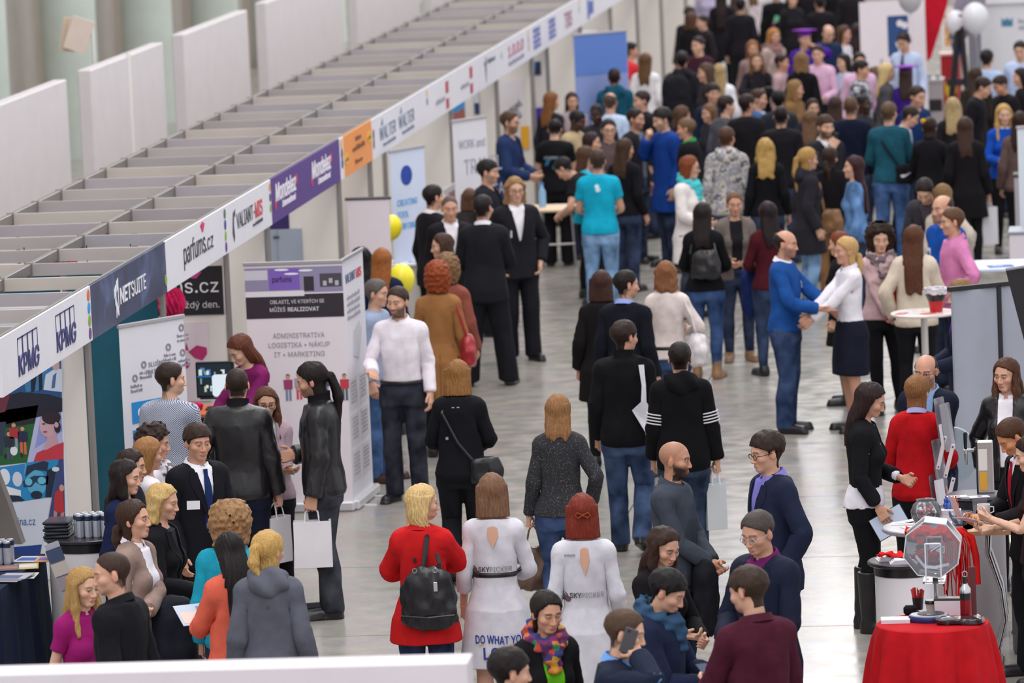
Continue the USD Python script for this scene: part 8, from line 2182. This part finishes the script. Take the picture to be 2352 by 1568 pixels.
obj('tag', bx(.05, .075, -.105, -.095, .06, .12, .003), mat('plain', '#c8c4cc', metal=.6, rough=.3), t); obj('bottom_panel', tube([[-.17, -.055, -.10], [0, -.082, -.11], [.17, -.055, -.10]], .006, 5), mat('leather', '#0f0e12'), t)
P = G['trench']; c = bk(P, .26, -.02, .98)
soft_bag('shoulder_bag', 'red leather shoulder bag on the tan trench coat', c, .075, .15, .15, '#a01f2a', P.rot, [bk(P, .25, -.09, 1.12), bk(P, .20, -.10, 1.30), bk(P, .15, -.06, 1.46), bk(P, .16, .05, 1.44), bk(P, .24, .08, 1.12)])
P = G['cream']; c = bk(P, .27, -.05, .97)
t = soft_bag('shoulder_bag', 'slouchy white leather bag on the arm of the cream sweater', c, .10, .15, .15, '#d6d0d2', P.rot, [bk(P, .26, -.08, 1.10), bk(P, .22, -.10, 1.28), bk(P, .14, -.07, 1.46), bk(P, .15, .05, 1.44), bk(P, .24, .06, 1.12)])
P = G['blackbag']; c = bk(P, .04, -.20, 1.17)
soft_bag('shoulder_bag', 'black rucksack-like bag on the back of the black top', c, .16, .08, .15, '#19171b', P.rot, [bk(P, -.12, -.14, 1.28), bk(P, -.10, -.05, 1.46), bk(P, .10, -.05, 1.46), bk(P, .14, -.14, 1.28)])
P = G['teal']; c = bk(P, .17, -.17, .99)
t = soft_bag('crossbody_bag', 'black crossbody bag with white swoosh mark on the teal sweater', c, .12, .05, .12, '#17151a', P.rot + .15, [bk(P, .10, -.16, 1.08), bk(P, -.04, -.16, 1.28), bk(P, -.13, -.08, 1.44), bk(P, -.13, .05, 1.42)], 'cloth', .05)
v, f = poly([(-.07, -.01), (-.05, -.035), (-.02, -.03), (.07, .03), (-.01, -.005), (-.045, .0)], .004)
obj('swoosh_mark', xf((v, f), Rx(math.pi / 2), (0, -.056, 0)), mat('plain', '#d8d8de'), t)
P = G['tanbag']; c = bk(P, .02, -.19, .92)
soft_bag('shoulder_bag', 'tan strapped bag low on the fluffy black jacket', c, .13, .07, .14, '#7a5636', P.rot, [bk(P, -.06, -.20, 1.02), bk(P, -.10, -.18, 1.24), bk(P, -.12, -.06, 1.46)], hw=.014)
P = G['hood1567']; c = bk(P, -.08, -.26, 1.22)
t = soft_bag('backpack', 'big black backpack in the far crowd below the white text banner', c, .20, .13, .27, '#1b1a20', P.rot, [bk(P, -.10, -.16, 1.40), bk(P, -.11, .0, 1.47), bk(P, -.11, .12, 1.30)], 'cloth', .1)
P = G['long1655']; c = bk(P, -.24, -.02, .92)
soft_bag('tote_bag', 'beige tote bag hanging from the long black coat', c, .05, .11, .20, '#b8a88c', P.rot, [bk(P, -.22, -.06, 1.10), bk(P, -.15, -.05, 1.46), bk(P, -.15, .05, 1.44), bk(P, -.22, .06, 1.10)], 'cloth', .3)
# strap bag of the walker: white sash and flat bag
P = G['jeansman']; c = bk(P, .19, -.16, 1.05)
t = thing('sash_bag', 'white fabric sash bag across the back of the black jacket', 'bag', c, P.rot)
L = lambda x, y, z: Rz(-P.rot) @ (bk(P, x, y, z) - c)
rows = [[L(.115, -.158, 1.46), L(.135, -.175, 1.30), L(.125, -.178, 1.18), L(.055, -.180, 1.12), L(.15, -.178, .95), L(.165, -.176, .80)], [L(.155, -.145, 1.46), L(.165, -.166, 1.30), L(.165, -.168, 1.18), L(.225, -.135, 1.06), L(.235, -.13, .96), L(.235, -.13, .84)]]
V, F = strip(rows, .008)
obj('body', (V, F), mat('cloth', '#d0ced8'), t)
# brown tote beside the white-dress pair
P = G['dress1']
p = atz(1196, 1215, .75)
person('knitback', 1280, 905, 1.70, 'f', 176, ('mid', '#8d6440'), ('sweater', '#1c1b20', 'fleck'), bj, 'person in black flecked knit sweater and blue jeans, back to the viewer', fab={'cols': ('#26252b', '#131216', '#6a6a74'), 'scale': 130.}, la='bag', ra='pocket', legs='walk', shoes=('boot', '#2a2024'))
person('blackcoat', 1050, 826, 1.70, 'f', 174, ('bob', '#8a5f34'), ('jacket', '#14141a'), sl, 'person in black coat with crossbody strap in the aisle, back to the viewer', collar=('stand', '#14141a'), ra='front', la='front', hp=10, legs='walk', extra=[('small_print', printed([(bx(0, .02, 0, .008, 0, .003), 0, .0, 1.42, 0, 0), (bx(0, .02, 0, .008, 0, .003), 0, -.04, 1.42, 0, 0), (bx(0, .022, 0, .022, 0, .005), 0, -.10, 1.17, 0, 0)], 'jacket', '#9a9aa4'))])
P = G['knitback']; h_ = hand(P, 'l', .085, .03)
t = soft_bag('tote_bag', 'brown leather tote held beside the black flecked sweater', (h_[0], h_[1], h_[2] - .32), .14, .06, .17, '#5e473c', P.rot + .5, None, 'leather', .2)
obj('handle', tube([[-.06, 0, .15], [-.03, 0, .28], [0, 0, .325], [.03, 0, .28], [.06, 0, .15]], .007, 6), mat('leather', '#5e473c'), t)
P = G['blackcoat']; c = bk(P, .21, -.14, .92)
soft_bag('crossbody_bag', 'black crossbody bag at the hip of the black coat', c, .13, .06, .11, '#1a191e', P.rot + .2, [bk(P, .12, -.17, 1.0), bk(P, .0, -.175, 1.15), bk(P, -.12, -.13, 1.38), bk(P, -.12, .0, 1.47)], 'leather', .1)
G['wine']; P = G['wine']; h_ = hand(P, 'l', .0, .0)
soft_bag('folded_jacket', 'dark blue jacket hanging from the arm of the wine red top', (h_[0], h_[1], h_[2] - .22), .12, .08, .25, '#1c2a5e', P.rot, None, 'cloth', -.2, 'jacket')
P = G['greyshirt']; h_ = hand(P, 'r', -.04, .0)
soft_bag('folded_jacket', 'black jacket hanging over the arm of the charcoal shirt', (h_[0], h_[1], h_[2] - .24), .13, .08, .26, '#15141a', P.rot + .5, None, 'cloth', -.1, 'jacket')
P = G['cardigan']
p = atz(405, 1420, .95)
soft_bag('padded_coat', 'dark padded coat hanging behind the person in taupe cardigan', (p[0], p[1] - .1, .78), .16, .14, .34, '#1b1d27', .3, None, 'cloth', .1, 'coat')
# graduation caps
def grad_cap(P, label):
    c = wpt(P, 4, (0, -.015, HO[2] + .10))
    t = thing('graduation_cap', label, 'cap', c, P.rot + .5)
    obj('crown', lathe([(0, .02), (.088, .02), (.092, -.055), (.086, -.055), (.08, .0), (0, .0)], 24), mat('cloth', '#6a2a92'), t, 40)
    obj('board', bx(-.125, .125, -.125, .125, .02, .032), mat('cloth', '#8a3ab0'), t)
    obj('button', xf(trimesh.creation.icosphere(1, .01), None, (0, 0, .034)), mat('plain', '#5a2080'), t)
grad_cap(G['purplecap'], 'purple graduation cap on the person in purple sweater with glasses')
grad_cap(G['cap2080'], 'purple graduation cap on the long-haired person in purple, seen from behind')
# headset
P = G['headset']
c = wpt(P, 4, (0, -.014, HO[2] + .02)); t = thing('headset', 'black headset on the person in pale blue shirt', 'headset', c, P.rot)
obj('band', tube([[.095 * math.cos(a), 0, .03 + .10 * math.sin(a)] for a in np.linspace(0, math.pi, 13)], .009, 6), mat('plain', '#2a2a30'), t)
for s_ in (-1, 1):
    obj('ear_pad', xf(lathe([(0, 0), (.03, 0), (.032, .02), (0, .024)], 14), Ry(math.pi / 2 * s_), (s_ * .082, 0, 0)), mat('plain', '#1a1a1e'), t)
# things in hands
def flat(name, label, cat, P, side, w, h, col, R=None, off=(0, .06, .03), parts=(), th=.004, rot=0.):
    p = hand(P, side, .09, .03) + Rz(P.rot) @ np.array(off)
    t = thing(name, label, cat, p, P.rot + rot)
    R = Rx(.45) if R is None else R
    obj('body', xf(bx(-w / 2, w / 2, -h / 2, h / 2, 0, th, min(.002, th * .3)), R), mat('plain', col, rough=.35), t)
    for nm, x0, y0, x1, y1, c in parts:
        obj(nm, xf(bx(x0, x1, y0, y1, th, th + .0012), R), mat('plain', c, rough=.3), t)
    return t
flat('brochure', 'blue landscape brochure in the hand of the young dark suit', 'brochure', G['youngsuit'], 'l', .15, .20, '#3a6a98', parts=(('picture', -.06, -.08, .06, .02, '#c8a088'), ('sky_print', -.06, .03, .06, .08, '#7aa4cc')))
flat('brochure', 'open picture brochure held by the person in coral coat', 'brochure', G['coral'], 'l', .21, .22, '#9aa8bc', off=(-.05, .08, .03), parts=(('picture', -.09, -.09, .02, .03, '#c0a49a'), ('text_block', .03, -.08, .09, .08, '#3a5a94')))
flat('tablet', 'white tablet in the hands of the person in navy coat and scarf', 'tablet', G['scarfnavy'], 'l', .16, .22, '#d8d6de', parts=(('screen', -.07, -.095, .07, .095, '#b8bcc8'),), th=.008, rot=-.5)
flat('phone', 'black phone in the other hand of the navy coat and scarf', 'phone', G['scarfnavy'], 'r', .07, .13, '#17161a', parts=(('screen', -.03, -.055, .03, .055, '#24242c'),), th=.008)
p = hand(G['phoneman'], 'r', .05, .045)
t = thing('phone', 'dark grey phone at the ear of the person in navy suit', 'phone', wpt(G['phoneman'], 4, (.103, .035, HO[2] - .015)), G['phoneman'].rot)
obj('case', xf(bx(-.005, .005, -.036, .036, -.07, .07, .004), Rx(-.35)), mat('plain', '#4a484e', rough=.35), t); obj('camera_dot', xf(bx(.005, .0065, -.02, -.005, .045, .058), Rx(-.35)), mat('plain', '#1a1a1e'), t)
flat('phone', 'dark phone in the hand of the person in burgundy sweater', 'phone', G['burgundy'], 'l', .07, .13, '#1a1d28', parts=(('screen', -.03, -.055, .03, .055, '#2c3a58'),), th=.008)
flat('booklet', 'open white booklet read by the person with red tie', 'booklet', G['redtie'], 'l', .15, .20, '#dcd6de', off=(-.06, .10, .02), R=Rx(.3) @ Ry(.12), parts=(('text_block', -.06, -.08, .05, .07, '#b8b0bc'),), rot=.2)
flat('leaflet', 'pinkish upright leaflet before the person with red tie', 'leaflet', G['redtie'], 'r', .11, .17, '#d8bcb4', off=(.0, .12, .08), R=Rx(1.2), parts=(('text_block', -.04, -.06, .04, .06, '#c4a49c'),))
p = hand(G['cuparm'], 'l', .10, .06)
t = thing('white_mug', 'white cup held at the right edge by the person in dark top', 'mug', (p[0], p[1], p[2] - .06))
obj('body', lathe([(0, 0), (.032, 0), (.042, .03), (.043, .085), (.039, .085), (.037, .03), (0, .008)], 24), mat('plain', '#d4d0d2', rough=.3), t, 40); obj('handle', tube([[.04, 0, .07], [.065, 0, .065], [.065, 0, .035], [.042, 0, .025]], .005, 6), mat('plain', '#d4d0d2', rough=.3), t)
flat('folder', 'black and white folder in the hand of the person in short black jacket', 'folder', G['blackfull'], 'r', .17, .25, '#1d2230', off=(.0, .03, -.03), R=Ry(1.35) @ Rz(.5), parts=(('paper', -.08, -.12, .08, .12, '#b4c2d8'),), th=.012)
flat('folder', 'bright red folder held by the person in pink top and scarf', 'folder', G['curlyscarf'], 'l', .22, .31, '#b8121a', off=(-.10, .02, .09), R=Rx(1.35) @ Rz(.25), parts=(('cover_edge', -.105, -.15, -.09, .15, '#96101a'),), th=.008)
flat('magazine', 'white picture magazine held by the person in royal blue sweater', 'magazine', G['bluefront'], 'l', .22, .28, '#cfc8d4', off=(-.08, .02, .10), R=Rx(1.1) @ Rz(-.5), parts=(('picture', -.07, -.09, .06, .04, '#8a7a94'), ('photo_print', -.04, -.06, .02, .0, '#2c2c44')))
flat('paper_sheet', 'white open papers held by the person with yellow hair tie', 'paper', G['updo'], 'l', .24, .24, '#dedce2', off=(-.12, .06, .06), R=Rx(.9), parts=(('text_block', -.08, -.08, .08, .02, '#b4b2be'),))
P = G['updo']
t = thing('hair_tie', 'yellow hair tie on the person holding white papers', 'hair tie', wpt(P, 4, (-.06, -.105, HO[2] + .07)), P.rot)
obj('bow', xf(trimesh.creation.icosphere(2, .028), np.diag([1.2, .6, 1.])), mat('cloth', '#d8a81c'), t); obj('knot', xf(trimesh.creation.icosphere(1, .012), None, (0, -.015, 0)), mat('cloth', '#b88a14'), t)
flat('camera_phone', 'small dark camera held up by the person in black jacket', 'camera', G['long1737'], 'r', .11, .07, '#17161c', off=(-.05, .05, .03), R=Rx(1.4), parts=(('lens', -.02, -.02, .02, .02, '#3a3a48'),), th=.03)
flat('phone', 'dark phone at the chin of the charcoal blazer', 'phone', G['phonebeard'], 'r', .06, .12, '#1c1c22', off=(0, .03, .03), R=Rx(1.3), parts=(('screen', -.025, -.05, .025, .05, '#2a2a34'),), th=.008)
P = G['dress2']; c = wpt(P, 4, (0, -.13, HO[2] - .005))
t = thing('hair_bow', 'small red-brown ribbon bow on the unbelted grey dress wearer', 'bow', c, P.rot)
for s_ in (-1, 1):
    obj('loop', tube([[0, 0, 0], [s_ * .035, -.006, .018], [s_ * .045, -.004, 0], [s_ * .03, -.006, -.016], [0, 0, 0]], .006, 6), mat('hair', '#8a3a20'), t)
obj('knot', xf(trimesh.creation.icosphere(1, .011), None, (0, -.004, 0)), mat('hair', '#8a3a20'), t)
P = G['greyjacket']; h_ = hand(P, 'r', .05, .0)
t = thing('umbrella', 'thin black umbrella stick slanting from the grey hooded jacket', 'umbrella', (h_[0], h_[1], h_[2]), P.rot)
obj('shaft', tube([[0, 0, .0], [.16, .12, -.42], [.20, .15, -.55]], [.008, .012, .005], 8), mat('plain', '#141318', rough=.4), t); obj('handle', tube([[0, 0, 0], [-.03, -.02, .06], [-.05, -.03, .05]], .010, 8), mat('plain', '#1c1a1e'), t)
